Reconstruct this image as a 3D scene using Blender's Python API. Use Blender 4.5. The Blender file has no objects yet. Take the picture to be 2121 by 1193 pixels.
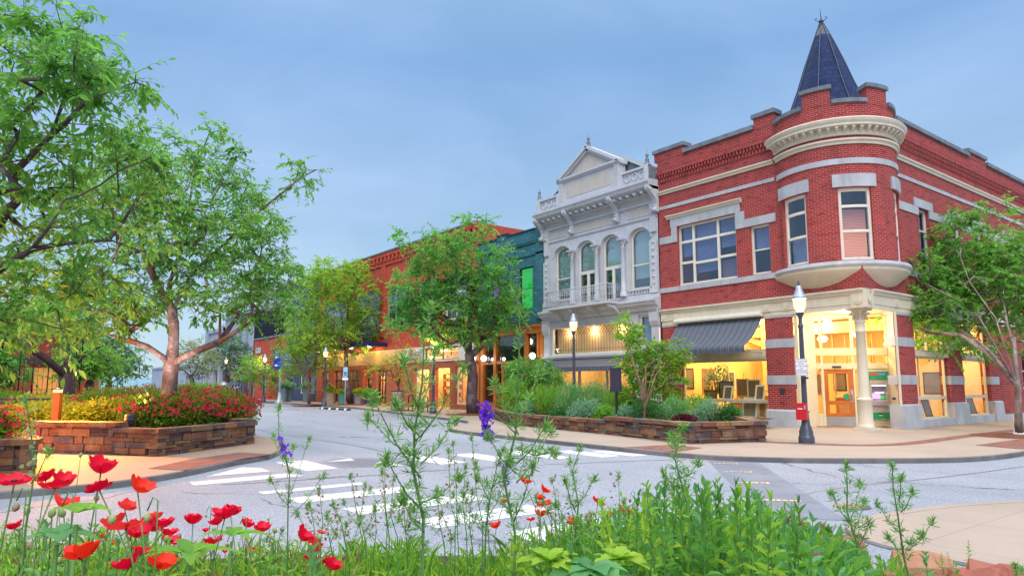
import bpy, bmesh, math, random
import numpy as np
from mathutils import Vector, Matrix
S = bpy.context.scene
R = math.radians
# ------------------------------------------------------------------ camera, sky, sun, exposure
YAW, PITCH, F_PX = R(37.16), R(7.06), 1411.0
CAM = np.array([-22.5465, -10.6550, 1.6])
cd = bpy.data.cameras.new('camera')
cam = bpy.data.objects.new('camera', cd); S.collection.objects.link(cam)
cam.location = CAM; cam.rotation_euler = (R(90) + PITCH, 0, -YAW)
cd.sensor_fit = 'HORIZONTAL'; cd.sensor_width = 36.0; cd.lens = 36.0 * F_PX / 2121.0
cd.shift_y = 24.75 / 2121.0; cd.clip_start = 0.05; cd.clip_end = 6000
S.camera = cam
S.view_settings.view_transform = 'Standard'; S.view_settings.look = 'None'
S.view_settings.exposure = 0.50; S.view_settings.gamma = 1.0; S.view_settings.use_curve_mapping = False
S.cycles.use_denoising = True
S.cycles.max_bounces = 6; S.cycles.diffuse_bounces = 3; S.cycles.glossy_bounces = 3
S.cycles.transparent_max_bounces = 12; S.cycles.transmission_bounces = 4
S.cycles.sample_clamp_indirect = 6.0

SUN_EL, SUN_AZ = R(38), R(215)          # high soft light from behind the camera
w = bpy.data.worlds.new('World'); S.world = w; w.use_nodes = True
nt = w.node_tree; nt.nodes.clear()
def wn(t, **k):
    n = nt.nodes.new(t)
    for a, b in k.items(): setattr(n, a, b)
    return n
def wl(a, b): nt.links.new(a, b)
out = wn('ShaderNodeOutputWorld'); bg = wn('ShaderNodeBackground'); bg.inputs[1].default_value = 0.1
sky = wn('ShaderNodeTexSky', sky_type='NISHITA', sun_disc=False)
sky.sun_elevation = SUN_EL; sky.sun_rotation = SUN_AZ; sky.air_density = 1.2; sky.dust_density = 1.0
tc = wn('ShaderNodeTexCoord'); sep = wn('ShaderNodeSeparateXYZ'); wl(tc.outputs['Generated'], sep.inputs[0])
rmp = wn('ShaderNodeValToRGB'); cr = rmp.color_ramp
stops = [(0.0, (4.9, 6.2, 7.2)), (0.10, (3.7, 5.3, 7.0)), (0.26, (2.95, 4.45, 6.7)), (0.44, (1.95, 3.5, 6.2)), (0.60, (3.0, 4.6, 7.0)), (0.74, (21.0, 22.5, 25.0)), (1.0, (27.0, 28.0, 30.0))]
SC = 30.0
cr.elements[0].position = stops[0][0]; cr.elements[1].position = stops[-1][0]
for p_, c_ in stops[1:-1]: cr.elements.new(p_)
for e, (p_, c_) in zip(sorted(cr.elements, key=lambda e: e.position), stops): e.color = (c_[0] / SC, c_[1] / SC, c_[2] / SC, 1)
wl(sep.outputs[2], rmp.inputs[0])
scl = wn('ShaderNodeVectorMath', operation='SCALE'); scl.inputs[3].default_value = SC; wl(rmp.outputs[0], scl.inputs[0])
mp = wn('ShaderNodeMapping'); mp.inputs['Scale'].default_value = (1.4, 1.4, 3.4); wl(tc.outputs['Generated'], mp.inputs[0])
ns = wn('ShaderNodeTexNoise'); ns.inputs['Scale'].default_value = 1.7; ns.inputs['Detail'].default_value = 6; ns.inputs['Roughness'].default_value = 0.55
ns.inputs['Distortion'].default_value = 0.6
wl(mp.outputs[0], ns.inputs[0])
cl = wn('ShaderNodeMapRange'); cl.inputs[1].default_value = 0.36; cl.inputs[2].default_value = 0.66
cl.inputs[3].default_value = 0.0; cl.inputs[4].default_value = 1.0; wl(ns.outputs[0], cl.inputs[0])
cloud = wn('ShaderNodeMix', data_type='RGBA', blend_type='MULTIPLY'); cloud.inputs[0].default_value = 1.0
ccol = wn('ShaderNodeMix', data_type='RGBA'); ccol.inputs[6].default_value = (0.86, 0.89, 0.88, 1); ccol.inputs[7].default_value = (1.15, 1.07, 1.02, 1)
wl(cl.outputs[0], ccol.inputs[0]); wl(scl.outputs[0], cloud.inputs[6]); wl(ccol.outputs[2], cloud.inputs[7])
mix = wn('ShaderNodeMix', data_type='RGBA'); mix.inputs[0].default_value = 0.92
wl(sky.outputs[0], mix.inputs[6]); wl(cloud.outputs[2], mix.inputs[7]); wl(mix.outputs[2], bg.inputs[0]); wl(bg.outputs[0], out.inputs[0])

sd = bpy.data.lights.new('sun', 'SUN'); sd.energy = 1.35; sd.angle = R(28); sd.color = (1.0, 0.95, 0.88)
sun = bpy.data.objects.new('sun', sd); S.collection.objects.link(sun)
# light travels towards +X +Y (onto both street fronts)
sdir = Vector((math.sin(SUN_AZ) * math.cos(SUN_EL), math.cos(SUN_AZ) * math.cos(SUN_EL), math.sin(SUN_EL)))
sun.rotation_euler = sdir.to_track_quat('Z', 'Y').to_euler()

# ------------------------------------------------------------------ helpers
FW = np.array([math.sin(YAW) * math.cos(PITCH), math.cos(YAW) * math.cos(PITCH), math.sin(PITCH)])
RT = np.array([math.cos(YAW), -math.sin(YAW), 0.0]); UP = np.cross(RT, FW)
def at(px, py, depth):
    """world point seen at photo pixel (px, py) at a forward distance"""
    return CAM + depth * (FW + (px - 1060.5) / F_PX * RT - (py - 596.5 - 24.75) / F_PX * UP)
def rng(seed): return np.random.default_rng(seed)

def tag(o, label=None, cat=None, group=None, kind=None):
    if label: o['label'] = label
    if cat: o['category'] = cat
    if group: o['group'] = group
    if kind: o['kind'] = kind
    return o
def thing(name, label, cat, loc=(0, 0, 0), rz=0.0, group=None):
    o = bpy.data.objects.new(name, None); S.collection.objects.link(o)
    o.location = loc; o.rotation_euler = (0, 0, rz); o.empty_display_size = 0.2
    return tag(o, label, cat, group)
def link(name, me, parent=None):
    o = bpy.data.objects.new(name, me); S.collection.objects.link(o)
    if parent is not None:
        o.parent = parent
    return o
def copy_tree(o, parent=None, loc=None, rz=None, sc=None, label=None):
    c = o.copy(); S.collection.objects.link(c)
    if parent is not None: c.parent = parent
    if loc is not None: c.location = loc
    if rz is not None: c.rotation_euler = (0, 0, rz)
    if sc is not None: c.scale = (sc, sc, sc) if not hasattr(sc, '__len__') else sc
    if label: c['label'] = label
    for ch in KIDS.get(o.name, ()): copy_tree(ch, c)
    return c
KIDS = {}
def reg(o):
    """remember a prototype's children so that copies can be made without a scene update"""
    for q in S.collection.objects:
        if q.parent is o:
            KIDS.setdefault(o.name, []).append(q)
    for q in KIDS.get(o.name, []): reg(q)

class MB:
    """collects faces (with uv in metres) and links them as ONE mesh object"""
    def __init__(s): s.v = []; s.f = []; s.m = []; s.uv = []; s.sm = []
    def V(s, p): s.v.append((float(p[0]), float(p[1]), float(p[2]))); return len(s.v) - 1
    def F(s, idx, mat=0, uv=None, smooth=False):
        if uv is None:
            P = [s.v[i] for i in idx]
            a = np.subtract(P[1], P[0]); b = np.subtract(P[2], P[0]); n = np.abs(np.cross(a, b))
            if n[2] > max(n[0], n[1]) * 1.5: uv = [(p[0], p[1]) for p in P]
            elif n[0] > n[1]: uv = [(p[1], p[2]) for p in P]
            else: uv = [(p[0], p[2]) for p in P]
        s.f.append(tuple(idx)); s.m.append(mat); s.uv.append(uv); s.sm.append(smooth)
    def face(s, pts, mat=0, uv=None, smooth=False): s.F([s.V(p) for p in pts], mat, uv, smooth)
    def box(s, x0, x1, y0, y1, z0, z1, mat=0):
        i = [s.V(p) for p in ((x0, y0, z0), (x1, y0, z0), (x1, y1, z0), (x0, y1, z0), (x0, y0, z1), (x1, y0, z1), (x1, y1, z1), (x0, y1, z1))]
        for q in ((3, 2, 1, 0), (4, 5, 6, 7), (0, 1, 5, 4), (1, 2, 6, 5), (2, 3, 7, 6), (3, 0, 4, 7)): s.F([i[k] for k in q], mat)
    def bar(s, p, q, r, n=6, mat=0, r2=None, smooth=True):
        p = Vector(p); q = Vector(q); d = (q - p)
        if d.length < 1e-6: return
        a = d.normalized().orthogonal().normalized(); b = d.normalized().cross(a)
        r2 = r if r2 is None else r2
        A = [s.V(p + (a * math.cos(2 * math.pi * k / n) + b * math.sin(2 * math.pi * k / n)) * r) for k in range(n)]
        B = [s.V(q + (a * math.cos(2 * math.pi * k / n) + b * math.sin(2 * math.pi * k / n)) * r2) for k in range(n)]
        for k in range(n): s.F((A[k], A[(k + 1) % n], B[(k + 1) % n], B[k]), mat, None, smooth)
        s.F(A[::-1], mat); s.F(B, mat)
    def tube(s, pts, rad, n=6, mat=0):
        """one continuous tube through pts"""
        pts = [Vector(p) for p in pts]; rings = []
        ref = Vector((0.31, 0.52, 0.79))
        L = 0
        for i, p in enumerate(pts):
            t = (pts[min(i + 1, len(pts) - 1)] - pts[max(i - 1, 0)]).normalized()
            a = t.cross(ref)
            if a.length < 0.1: a = t.cross(Vector((1, 0, 0)))
            a.normalize(); b = t.cross(a)
            r = rad[i] if hasattr(rad, '__len__') else rad
            if i: L += (p - pts[i - 1]).length
            rings.append(([s.V(p + (a * math.cos(2 * math.pi * k / n) + b * math.sin(2 * math.pi * k / n)) * r) for k in range(n)], L, r))
        for (A, l0, r0), (B, l1, r1) in zip(rings, rings[1:]):
            for k in range(n):
                u0, u1 = k / n, (k + 1) / n
                s.F((A[k], A[(k + 1) % n], B[(k + 1) % n], B[k]), mat, [(u0, l0), (u1, l0), (u1, l1), (u0, l1)], True)
        s.F(rings[-1][0], mat); s.F(rings[0][0][::-1], mat)
    def lathe(s, prof, c=(0, 0, 0), n=20, mat=0, a0=0.0, a1=2 * math.pi, smooth=True):
        full = abs(a1 - a0 - 2 * math.pi) < 1e-6; m = n if full else n + 1; rows = []
        for r, z in prof:
            rows.append([s.V((c[0] + r * math.cos(a0 + (a1 - a0) * k / n), c[1] + r * math.sin(a0 + (a1 - a0) * k / n), c[2] + z)) for k in range(m)])
        for (ra, A), (rb, B) in zip(zip(prof, rows), zip(prof[1:], rows[1:])):
            rr = max(ra[0], rb[0])
            for k in range(n):
                k2 = (k + 1) % m if full else k + 1
                u0, u1 = rr * (a0 + (a1 - a0) * k / n), rr * (a0 + (a1 - a0) * (k + 1) / n)
                s.F((A[k], A[k2], B[k2], B[k]), mat, [(u0, ra[1]), (u1, ra[1]), (u1, rb[1]), (u0, rb[1])], smooth)
    def prism(s, poly, z0, z1, mat=0, side=None):
        n = len(poly); A = [s.V((p[0], p[1], z0)) for p in poly]; B = [s.V((p[0], p[1], z1)) for p in poly]
        s.F(B, mat); s.F(A[::-1], mat); L = 0
        for k in range(n):
            k2 = (k + 1) % n; l = math.dist(poly[k], poly[k2])
            s.F((A[k], A[k2], B[k2], B[k]), mat if side is None else side, [(L, z0), (L + l, z0), (L + l, z1), (L, z1)]); L += l
    # --- mapped pieces: mp(s, d, z) -> xyz, s runs along a front, d outwards
    def cuts(s, a, b, step):
        n = 1 if not step else max(1, int(math.ceil((b - a) / step - 1e-6)))
        return [a + (b - a) * i / n for i in range(n + 1)]
    def mbox(s, mp, a, b, d0, d1, z0, z1, mat=0, step=None):
        c = s.cuts(a, b, step); sm = bool(step); R_ = []
        for q in c: R_.append([s.V(mp(q, d, z)) for d, z in ((d0, z0), (d1, z0), (d1, z1), (d0, z1))])
        for i in range(len(c) - 1):
            A, B = R_[i], R_[i + 1]
            for k in range(4):
                k2 = (k + 1) % 4
                v0, v1 = ((d0, d1), (z0, z1), (d1, d0), (z1, z0))[k]
                s.F((A[k], B[k], B[k2], A[k2]), mat, [(c[i], v0), (c[i + 1], v0), (c[i + 1], v1), (c[i], v1)])
        s.F(R_[0][::-1], mat); s.F(R_[-1], mat)
    def mprof(s, mp, a, b, prof, mat=0, step=None):
        """closed profile [(d, z)...] run from a to b"""
        c = s.cuts(a, b, step); n = len(prof); R_ = [[s.V(mp(q, d, z)) for d, z in prof] for q in c]
        for i in range(len(c) - 1):
            L = 0
            for k in range(n):
                k2 = (k + 1) % n; l = math.dist(prof[k], prof[k2])
                s.F((R_[i][k], R_[i + 1][k], R_[i + 1][k2], R_[i][k2]), mat, [(c[i], L), (c[i + 1], L), (c[i + 1], L + l), (c[i], L + l)]); L += l
        s.F(R_[0][::-1], mat); s.F(R_[-1], mat)
    def wall(s, mp, a, b, z0, z1, ops=(), rev=0.18, mat=0, rmat=None, step=None, d=0.0):
        """front face with openings (s0, s1, z0, z1[, arch rise]) and their reveals"""
        rmat = mat if rmat is None else rmat
        sc = {a, b}; zc = {z0, z1}
        for o in ops: sc |= {o[0], o[1]}; zc |= {o[2], o[3]}
        sc = sorted(q for q in sc if a - 1e-6 <= q <= b + 1e-6); zc = sorted(q for q in zc if z0 - 1e-6 <= q <= z1 + 1e-6)
        if step:
            e = []
            for p, q in zip(sc, sc[1:]): e += s.cuts(p, q, step)[:-1]
            sc = e + [sc[-1]]
        for p, q in zip(sc, sc[1:]):
            for u, v in zip(zc, zc[1:]):
                mx, mz = (p + q) / 2, (u + v) / 2
                if any(o[0] < mx < o[1] and o[2] < mz < o[3] for o in ops): continue
                s.face([mp(p, d, u), mp(q, d, u), mp(q, d, v), mp(p, d, v)], mat, [(p, u), (q, u), (q, v), (p, v)])
        for o in ops:
            p, q, u, v = o[:4]; h = o[4] if len(o) > 4 else 0
            for x in (p, q): s.face([mp(x, d, u), mp(x, d - rev, u), mp(x, d - rev, v - h), mp(x, d, v - h)], rmat, [(0, u), (rev, u), (rev, v), (0, v)])
            cs = s.cuts(p, q, (q - p) / 12 if h else step)
            f = (lambda x: v - h + h * math.sqrt(max(0, 1 - ((x - (p + q) / 2) / ((q - p) / 2)) ** 2))) if h else (lambda x: v)
            for x, y in zip(cs, cs[1:]):
                s.face([mp(x, d, u), mp(y, d, u), mp(y, d - rev, u), mp(x, d - rev, u)], rmat, [(x, 0), (y, 0), (y, rev), (x, rev)])
                s.face([mp(x, d, f(x)), mp(y, d, f(y)), mp(y, d - rev, f(y)), mp(x, d - rev, f(x))], rmat, [(x, 0), (y, 0), (y, rev), (x, rev)])
                if h:
                    s.face([mp(x, d, f(x)), mp(y, d, f(y)), mp(y, d, v), mp(x, d, v)], mat, [(x, f(x)), (y, f(y)), (y, v), (x, v)])
    def mesh(s, name, mats):
        me = bpy.data.meshes.new(name); me.from_pydata(s.v, [], s.f)
        for m in (mats if isinstance(mats, (list, tuple)) else [mats]): me.materials.append(M[m] if isinstance(m, str) else m)
        if s.f:
            me.polygons.foreach_set('material_index', s.m); me.polygons.foreach_set('use_smooth', s.sm)
            u = me.uv_layers.new(name='UVMap'); u.data.foreach_set('uv', [c for f in s.uv for p in f for c in p])
        me.validate(); me.update(); return me
    def build(s, name, mats, parent=None, fix=False):
        me = s.mesh(name, mats)
        if fix:
            bm = bmesh.new(); bm.from_mesh(me); bmesh.ops.remove_doubles(bm, verts=bm.verts, dist=1e-5); bmesh.ops.recalc_face_normals(bm, faces=bm.faces); bm.to_mesh(me); bm.free()
        return link(name, me, parent)

def np_mesh(name, verts, tris, mats, midx=None, smooth=False):
    """fast mesh from numpy arrays; tris is (n,3) or (n,4)"""
    k = tris.shape[1]; me = bpy.data.meshes.new(name)
    me.vertices.add(len(verts)); me.vertices.foreach_set('co', np.ascontiguousarray(verts, np.float32).ravel())
    me.loops.add(tris.size); me.loops.foreach_set('vertex_index', np.ascontiguousarray(tris, np.int32).ravel())
    me.polygons.add(len(tris)); me.polygons.foreach_set('loop_start', np.arange(0, tris.size, k, dtype=np.int32)); me.polygons.foreach_set('loop_total', np.full(len(tris), k, np.int32))
    for m in mats: me.materials.append(M[m])
    if midx is not None: me.polygons.foreach_set('material_index', np.ascontiguousarray(midx, np.int32))
    me.polygons.foreach_set('use_smooth', np.full(len(tris), smooth, bool))
    me.update(calc_edges=True); return me

def text_mesh(txt, size, mat, parent, loc, rot, name='lettering', extr=0.002, align='CENTER', kind=None):
    cu = bpy.data.curves.new('lettering', 'FONT'); cu.body = txt; cu.size = size; cu.align_x = align; cu.align_y = 'CENTER'; cu.extrude = extr; cu.space_line = 0.95
    t = bpy.data.objects.new('lettering_source', cu); S.collection.objects.link(t)
    me = bpy.data.meshes.new_from_object(t); bpy.data.objects.remove(t); bpy.data.curves.remove(cu)
    me.materials.clear(); me.materials.append(M[mat])
    o = link(name, me, parent); o.location = loc; o.rotation_euler = rot
    return o
# ------------------------------------------------------------------ materials
M = {}
class NT:
    def __init__(s, name):
        m = bpy.data.materials.new(name); m.use_nodes = True; s.m = m; s.t = m.node_tree; s.t.nodes.clear()
        s.out = s.n('ShaderNodeOutputMaterial'); M[name] = m
    def n(s, t, **k):
        q = s.t.nodes.new(t)
        for a, b in k.items(): setattr(q, a, b)
        return q
    def l(s, a, b): s.t.links.new(a, b)
    def uv(s, scale=None, coord='UV'):
        c = s.n('ShaderNodeTexCoord').outputs[coord]
        if scale is None: return c
        m = s.n('ShaderNodeMapping'); m.inputs['Scale'].default_value = scale if hasattr(scale, '__len__') else (scale,) * 3
        s.l(c, m.inputs[0]); return m.outputs[0]
    def noise(s, vec, scale, detail=4, rough=0.55):
        q = s.n('ShaderNodeTexNoise'); q.inputs['Scale'].default_value = scale; q.inputs['Detail'].default_value = detail; q.inputs['Roughness'].default_value = rough
        if vec is not None: s.l(vec, q.inputs['Vector'])
        return q.outputs[0]
    def ramp(s, fac, *st):
        q = s.n('ShaderNodeValToRGB'); c = q.color_ramp
        while len(c.elements) < len(st): c.elements.new(0.5)
        for e, (p, col) in zip(c.elements, st): e.position = p; e.color = (*col, 1) if hasattr(col, '__len__') else (col, col, col, 1)
        s.l(fac, q.inputs[0]); return q.outputs[0]
    def mix(s, fac, a, b, mode='MIX'):
        q = s.n('ShaderNodeMix', data_type='RGBA', blend_type=mode)
        for i, v in ((0, fac), (6, a), (7, b)):
            if hasattr(v, 'is_linked') or hasattr(v, 'links'): s.l(v, q.inputs[i])
            else: q.inputs[i].default_value = v if i == 0 else (*v, 1)
        return q.outputs[2]
    def math(s, op, a, b=0.0):
        q = s.n('ShaderNodeMath', operation=op)
        for i, v in ((0, a), (1, b)):
            if hasattr(v, 'links'): s.l(v, q.inputs[i])
            else: q.inputs[i].default_value = v
        return q.outputs[0]
    def bump(s, h, strength=0.3, dist=0.01):
        q = s.n('ShaderNodeBump'); q.inputs['Strength'].default_value = strength; q.inputs['Distance'].default_value = dist; s.l(h, q.inputs['Height']); return q.outputs[0]
    def pbsdf(s, col, rough=0.6, normal=None, metal=0.0, spec=0.4, emit=None, estr=0.0):
        q = s.n('ShaderNodeBsdfPrincipled')
        if hasattr(col, 'links'): s.l(col, q.inputs['Base Color'])
        else: q.inputs['Base Color'].default_value = (*col, 1)
        if hasattr(rough, 'links'): s.l(rough, q.inputs['Roughness'])
        else: q.inputs['Roughness'].default_value = rough
        q.inputs['Metallic'].default_value = metal; q.inputs['Specular IOR Level'].default_value = spec
        if normal is not None: s.l(normal, q.inputs['Normal'])
        if emit is not None:
            if hasattr(emit, 'links'): s.l(emit, q.inputs['Emission Color'])
            else: q.inputs['Emission Color'].default_value = (*emit, 1)
            q.inputs['Emission Strength'].default_value = estr
        return q
    def done(s, sh): s.l(sh.outputs[0] if hasattr(sh, 'outputs') else sh, s.out.inputs[0]); return s.m

def brick(name, c1, c2, mortar, bw=0.215, bh=0.0715, ms=0.010, dirt=0.18):
    t = NT(name); uv = t.uv()
    b = t.n('ShaderNodeTexBrick'); b.offset = 0.5; t.l(uv, b.inputs['Vector'])
    b.inputs['Scale'].default_value = 1.0; b.inputs['Brick Width'].default_value = bw; b.inputs['Row Height'].default_value = bh; b.inputs['Mortar Size'].default_value = ms
    b.inputs['Mortar Smooth'].default_value = 0.15; b.inputs['Bias'].default_value = -0.1
    b.inputs['Color1'].default_value = (*c1, 1); b.inputs['Color2'].default_value = (*c2, 1); b.inputs['Mortar'].default_value = (*mortar, 1)
    n1 = t.noise(t.uv(coord='Object'), 0.7, 5); n2 = t.noise(uv, 22, 3)
    n3 = t.noise(t.uv((1.6, 1.6, 0.22), 'Object'), 1.0, 5, 0.6); tone = t.noise(t.uv((1 / bw * 0.5, 1 / bh * 0.5, 1)), 1.0, 1)
    c = t.mix(t.ramp(n1, (0.35, 0.0), (0.7, dirt)), b.outputs[0], (0.10, 0.06, 0.06)); c = t.mix(t.ramp(n3, (0.50, 0.0), (0.75, dirt * 1.3)), c, (0.07, 0.045, 0.05))
    c = t.mix(t.ramp(tone, (0.56, 0.0), (0.74, 0.55)), c, tuple(x * 0.5 for x in c2)); c = t.mix(t.ramp(tone, (0.26, 0.4), (0.42, 0.0)), c, tuple(min(1, x * 1.25 + 0.02) for x in c1))
    c = t.mix(t.ramp(n2, (0.4, 0.0), (0.75, 0.25)), c, tuple(x * 0.45 for x in c1))
    return t.done(t.pbsdf(c, 0.8, t.bump(t.math('ADD', t.math('MULTIPLY', b.outputs[1], -1.0), t.math('MULTIPLY', n2, 0.4)), 0.5, 0.008), spec=0.08))
def mottled(name, c1, c2, scale=3.0, rough=0.7, fine=40.0, bump=0.15, spec=0.3, coord='Object', metal=0.0):
    t = NT(name); v = t.uv(coord=coord)
    a = t.noise(v, scale, 6, 0.6); f = t.noise(v, fine, 3)
    sk_ = t.noise(t.uv((2.2, 2.2, 0.3), coord), 1.3, 5, 0.65)
    c = t.mix(t.ramp(a, (0.3, 0.0), (0.7, 1.0)), c1, c2); c = t.mix(t.ramp(f, (0.35, 0.0), (0.8, 0.3)), c, tuple(x * 0.6 for x in c1)); c = t.mix(t.ramp(sk_, (0.50, 0.0), (0.78, 0.5)), c, tuple(x * 0.38 for x in c1))
    return t.done(t.pbsdf(c, rough, t.bump(f, bump, 0.01), metal=metal, spec=spec))
def plain(name, c, rough=0.5, metal=0.0, spec=0.4, var=0.12):
    t = NT(name); a = t.noise(t.uv(coord='Object'), 2.3, 5); sk_ = t.noise(t.uv((3.0, 3.0, 0.4), 'Object'), 1.4, 5, 0.65)
    col = t.mix(t.ramp(a, (0.3, 0.0), (0.75, 1.0)), c, tuple(x * (1 - var) for x in c)); col = t.mix(t.ramp(sk_, (0.52, 0.0), (0.80, min(0.6, var * 2.6))), col, tuple(x * 0.45 for x in c))
    return t.done(t.pbsdf(col, rough, None, metal, spec))
def emit(name, c, s):
    t = NT(name); return t.done(t.pbsdf(tuple(x * 0.35 for x in c), 0.5, emit=c, estr=s))
def glass(name, tint=(0.86, 0.9, 0.92), refl=0.10, rough=0.02):
    t = NT(name); tr = t.n('ShaderNodeBsdfTransparent'); tr.inputs[0].default_value = (*tint, 1)
    g = t.n('ShaderNodeBsdfGlossy'); g.inputs['Roughness'].default_value = rough; g.inputs[0].default_value = (0.9, 0.95, 1.0, 1)
    lw = t.n('ShaderNodeLayerWeight'); lw.inputs[0].default_value = 0.5
    mx = t.n('ShaderNodeMixShader'); t.l(t.math('ADD', t.math('MULTIPLY', t.math('POWER', lw.outputs['Facing'], 4.0), 0.45), refl), mx.inputs[0]); t.l(tr.outputs[0], mx.inputs[1]); t.l(g.outputs[0], mx.inputs[2])
    return t.done(mx)
def leaf(name, c1, c2, trans=0.45, c3=None, rough=0.55, vs=0.6, glow=(0.16, 0.40, 0.06)):
    if 'petal' in name or 'seed' in name or 'burg' in name: glow = tuple(x * 0.6 for x in c2)
    t = NT(name); g = t.n('ShaderNodeNewGeometry'); o = t.noise(t.uv(coord='Object'), vs, 4)
    fac = t.math('ADD', t.math('MULTIPLY', g.outputs['Random Per Island'], 0.6), t.math('MULTIPLY', t.ramp(o, (0.3, 0.0), (0.7, 1.0)), 0.4))
    st = [(0.1, c1), (0.75, c2)] + ([(0.97, c3)] if c3 else [])
    c = t.ramp(fac, *st)
    p = t.pbsdf(c, rough, spec=0.25); tl = t.n('ShaderNodeBsdfTranslucent'); t.l(t.mix(0.35, c, glow, 'ADD'), tl.inputs[0])
    mx = t.n('ShaderNodeMixShader'); mx.inputs[0].default_value = trans; t.l(p.outputs[0], mx.inputs[1]); t.l(tl.outputs[0], mx.inputs[2])
    return t.done(mx)
def island(name, cols, rough=0.8, noise=14.0, bump=0.6, nz=0.5):
    """random colour for each loose block of a mesh"""
    t = NT(name); g = t.n('ShaderNodeNewGeometry')
    q = t.n('ShaderNodeValToRGB'); q.color_ramp.interpolation = 'CONSTANT'
    while len(q.color_ramp.elements) < len(cols): q.color_ramp.elements.new(0.5)
    for i, (e, c) in enumerate(zip(q.color_ramp.elements, cols)): e.position = i / len(cols); e.color = (*c, 1)
    t.l(g.outputs['Random Per Island'], q.inputs[0])
    n = t.noise(t.uv(coord='Object'), noise, 6, 0.65); n2 = t.noise(t.uv(coord='Object'), 3.0, 4)
    c = t.mix(t.ramp(n, (0.35, 0.0), (0.75, nz)), q.outputs[0], (0.05, 0.035, 0.03)); c = t.mix(t.ramp(n2, (0.45, 0.0), (0.8, 0.35)), c, (0.42, 0.28, 0.16))
    return t.done(t.pbsdf(c, rough, t.bump(n, bump, 0.03), spec=0.25))

brick('brick_red', (0.39, 0.034, 0.034), (0.25, 0.022, 0.024), (0.40, 0.22, 0.20), ms=0.0085, dirt=0.22)
brick('brick_rust', (0.42, 0.055, 0.035), (0.30, 0.035, 0.026), (0.36, 0.14, 0.10), dirt=0.10)
brick('brick_orange', (0.50, 0.10, 0.035), (0.38, 0.07, 0.03), (0.40, 0.22, 0.15), ms=0.011)
brick('brick_teal', (0.060, 0.215, 0.270), (0.045, 0.170, 0.215), (0.022, 0.085, 0.115), bw=0.3, bh=0.1, ms=0.014)
brick('brick_terracotta', (0.58, 0.075, 0.045), (0.47, 0.055, 0.036), (0.40, 0.13, 0.09))
brick('brick_paver', (0.27, 0.125, 0.095), (0.20, 0.09, 0.075), (0.15, 0.10, 0.085), bw=0.2, bh=0.1, ms=0.008, dirt=0.1)
mottled('limestone', (0.46, 0.47, 0.50), (0.33, 0.34, 0.38), 1.6)
mottled('coping_stone', (0.20, 0.235, 0.27), (0.10, 0.12, 0.15), 2.4, bump=0.3)
plain('cream_paint', (0.66, 0.58, 0.42), 0.45, var=0.10)
plain('cream_trim', (0.62, 0.56, 0.44), 0.45, var=0.12)
plain('grey_white_paint', (0.49, 0.505, 0.555), 0.45, var=0.14)
plain('buff_panel', (0.48, 0.43, 0.39), 0.5)
plain('ivory_paint', (0.70, 0.66, 0.58), 0.45)
plain('white_paint', (0.78, 0.78, 0.76), 0.45)
plain('wood_orange', (0.52, 0.155, 0.025), 0.4, var=0.25)
plain('wood_door', (0.48, 0.145, 0.022), 0.35, var=0.25)
plain('wood_pale', (0.60, 0.36, 0.14), 0.5, var=0.2)
plain('yellow_wall', (0.80, 0.60, 0.24), 0.7, var=0.05)
plain('warm_wall', (0.78, 0.60, 0.38), 0.7)
plain('ceiling_cream', (0.78, 0.68, 0.46), 0.7)
plain('floor_wood', (0.50, 0.28, 0.11), 0.35, var=0.25)
plain('dark_metal', (0.045, 0.055, 0.085), 0.4, 0.3)
plain('lamp_post_paint', (0.070, 0.075, 0.105), 0.35, 0.2)
plain('black_paint', (0.012, 0.014, 0.02), 0.4)
plain('navy_paint', (0.012, 0.018, 0.09), 0.4, var=0.2)
plain('blue_paint', (0.012, 0.05, 0.34), 0.4)
plain('sky_blue_paint', (0.16, 0.42, 0.66), 0.4)
plain('steel', (0.52, 0.52, 0.54), 0.3, 0.9)
plain('galvanised', (0.36, 0.42, 0.50), 0.4, 0.4)
plain('red_paint', (0.55, 0.008, 0.02), 0.35)
plain('green_paint', (0.012, 0.30, 0.12), 0.4)
plain('grey_plastic', (0.42, 0.38, 0.36), 0.45)
plain('lilac_plastic', (0.42, 0.34, 0.46), 0.4)
plain('brown_paint', (0.10, 0.055, 0.05), 0.5)
plain('plaque_metal', (0.055, 0.045, 0.075), 0.4, 0.4)
plain('grey_board', (0.30, 0.32, 0.36), 0.5)
plain('tan_panel', (0.60, 0.42, 0.18), 0.5)
plain('terracotta', (0.50, 0.13, 0.055), 0.6)
plain('ceramic_blue', (0.16, 0.30, 0.38), 0.3)
plain('ceramic_navy', (0.02, 0.04, 0.13), 0.25)
plain('ceramic_tan', (0.46, 0.42, 0.36), 0.5)
plain('ceramic_teal', (0.10, 0.42, 0.40), 0.35)
plain('slatwood', (0.07, 0.05, 0.075), 0.5, var=0.3)
plain('chalk', (0.75, 0.72, 0.68), 0.8)
plain('barrel_wood', (0.22, 0.12, 0.085), 0.6, var=0.35)
plain('gold_emblem', (0.75, 0.55, 0.25), 0.35, 0.4)
plain('soil', (0.045, 0.03, 0.02), 0.95, var=0.5)
plain('mulch', (0.16, 0.05, 0.025), 0.95, var=0.5)
mottled('kerb_concrete', (0.27, 0.25, 0.27), (0.15, 0.14, 0.17), 1.2, 0.85, bump=0.3)
mottled('grey_stone', (0.34, 0.38, 0.46), (0.27, 0.30, 0.38), 0.8)
mottled('concrete_strip', (0.185, 0.21, 0.265), (0.125, 0.145, 0.19), 0.9, 0.75); mottled('kerb_face', (0.20, 0.185, 0.19), (0.10, 0.095, 0.105), 1.2, 0.9, bump=0.4)
t = NT('lamp_glow'); em = t.n('ShaderNodeEmission'); em.inputs[0].default_value = (1.0, 0.70, 0.34, 1); em.inputs[1].default_value = 1.0
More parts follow.
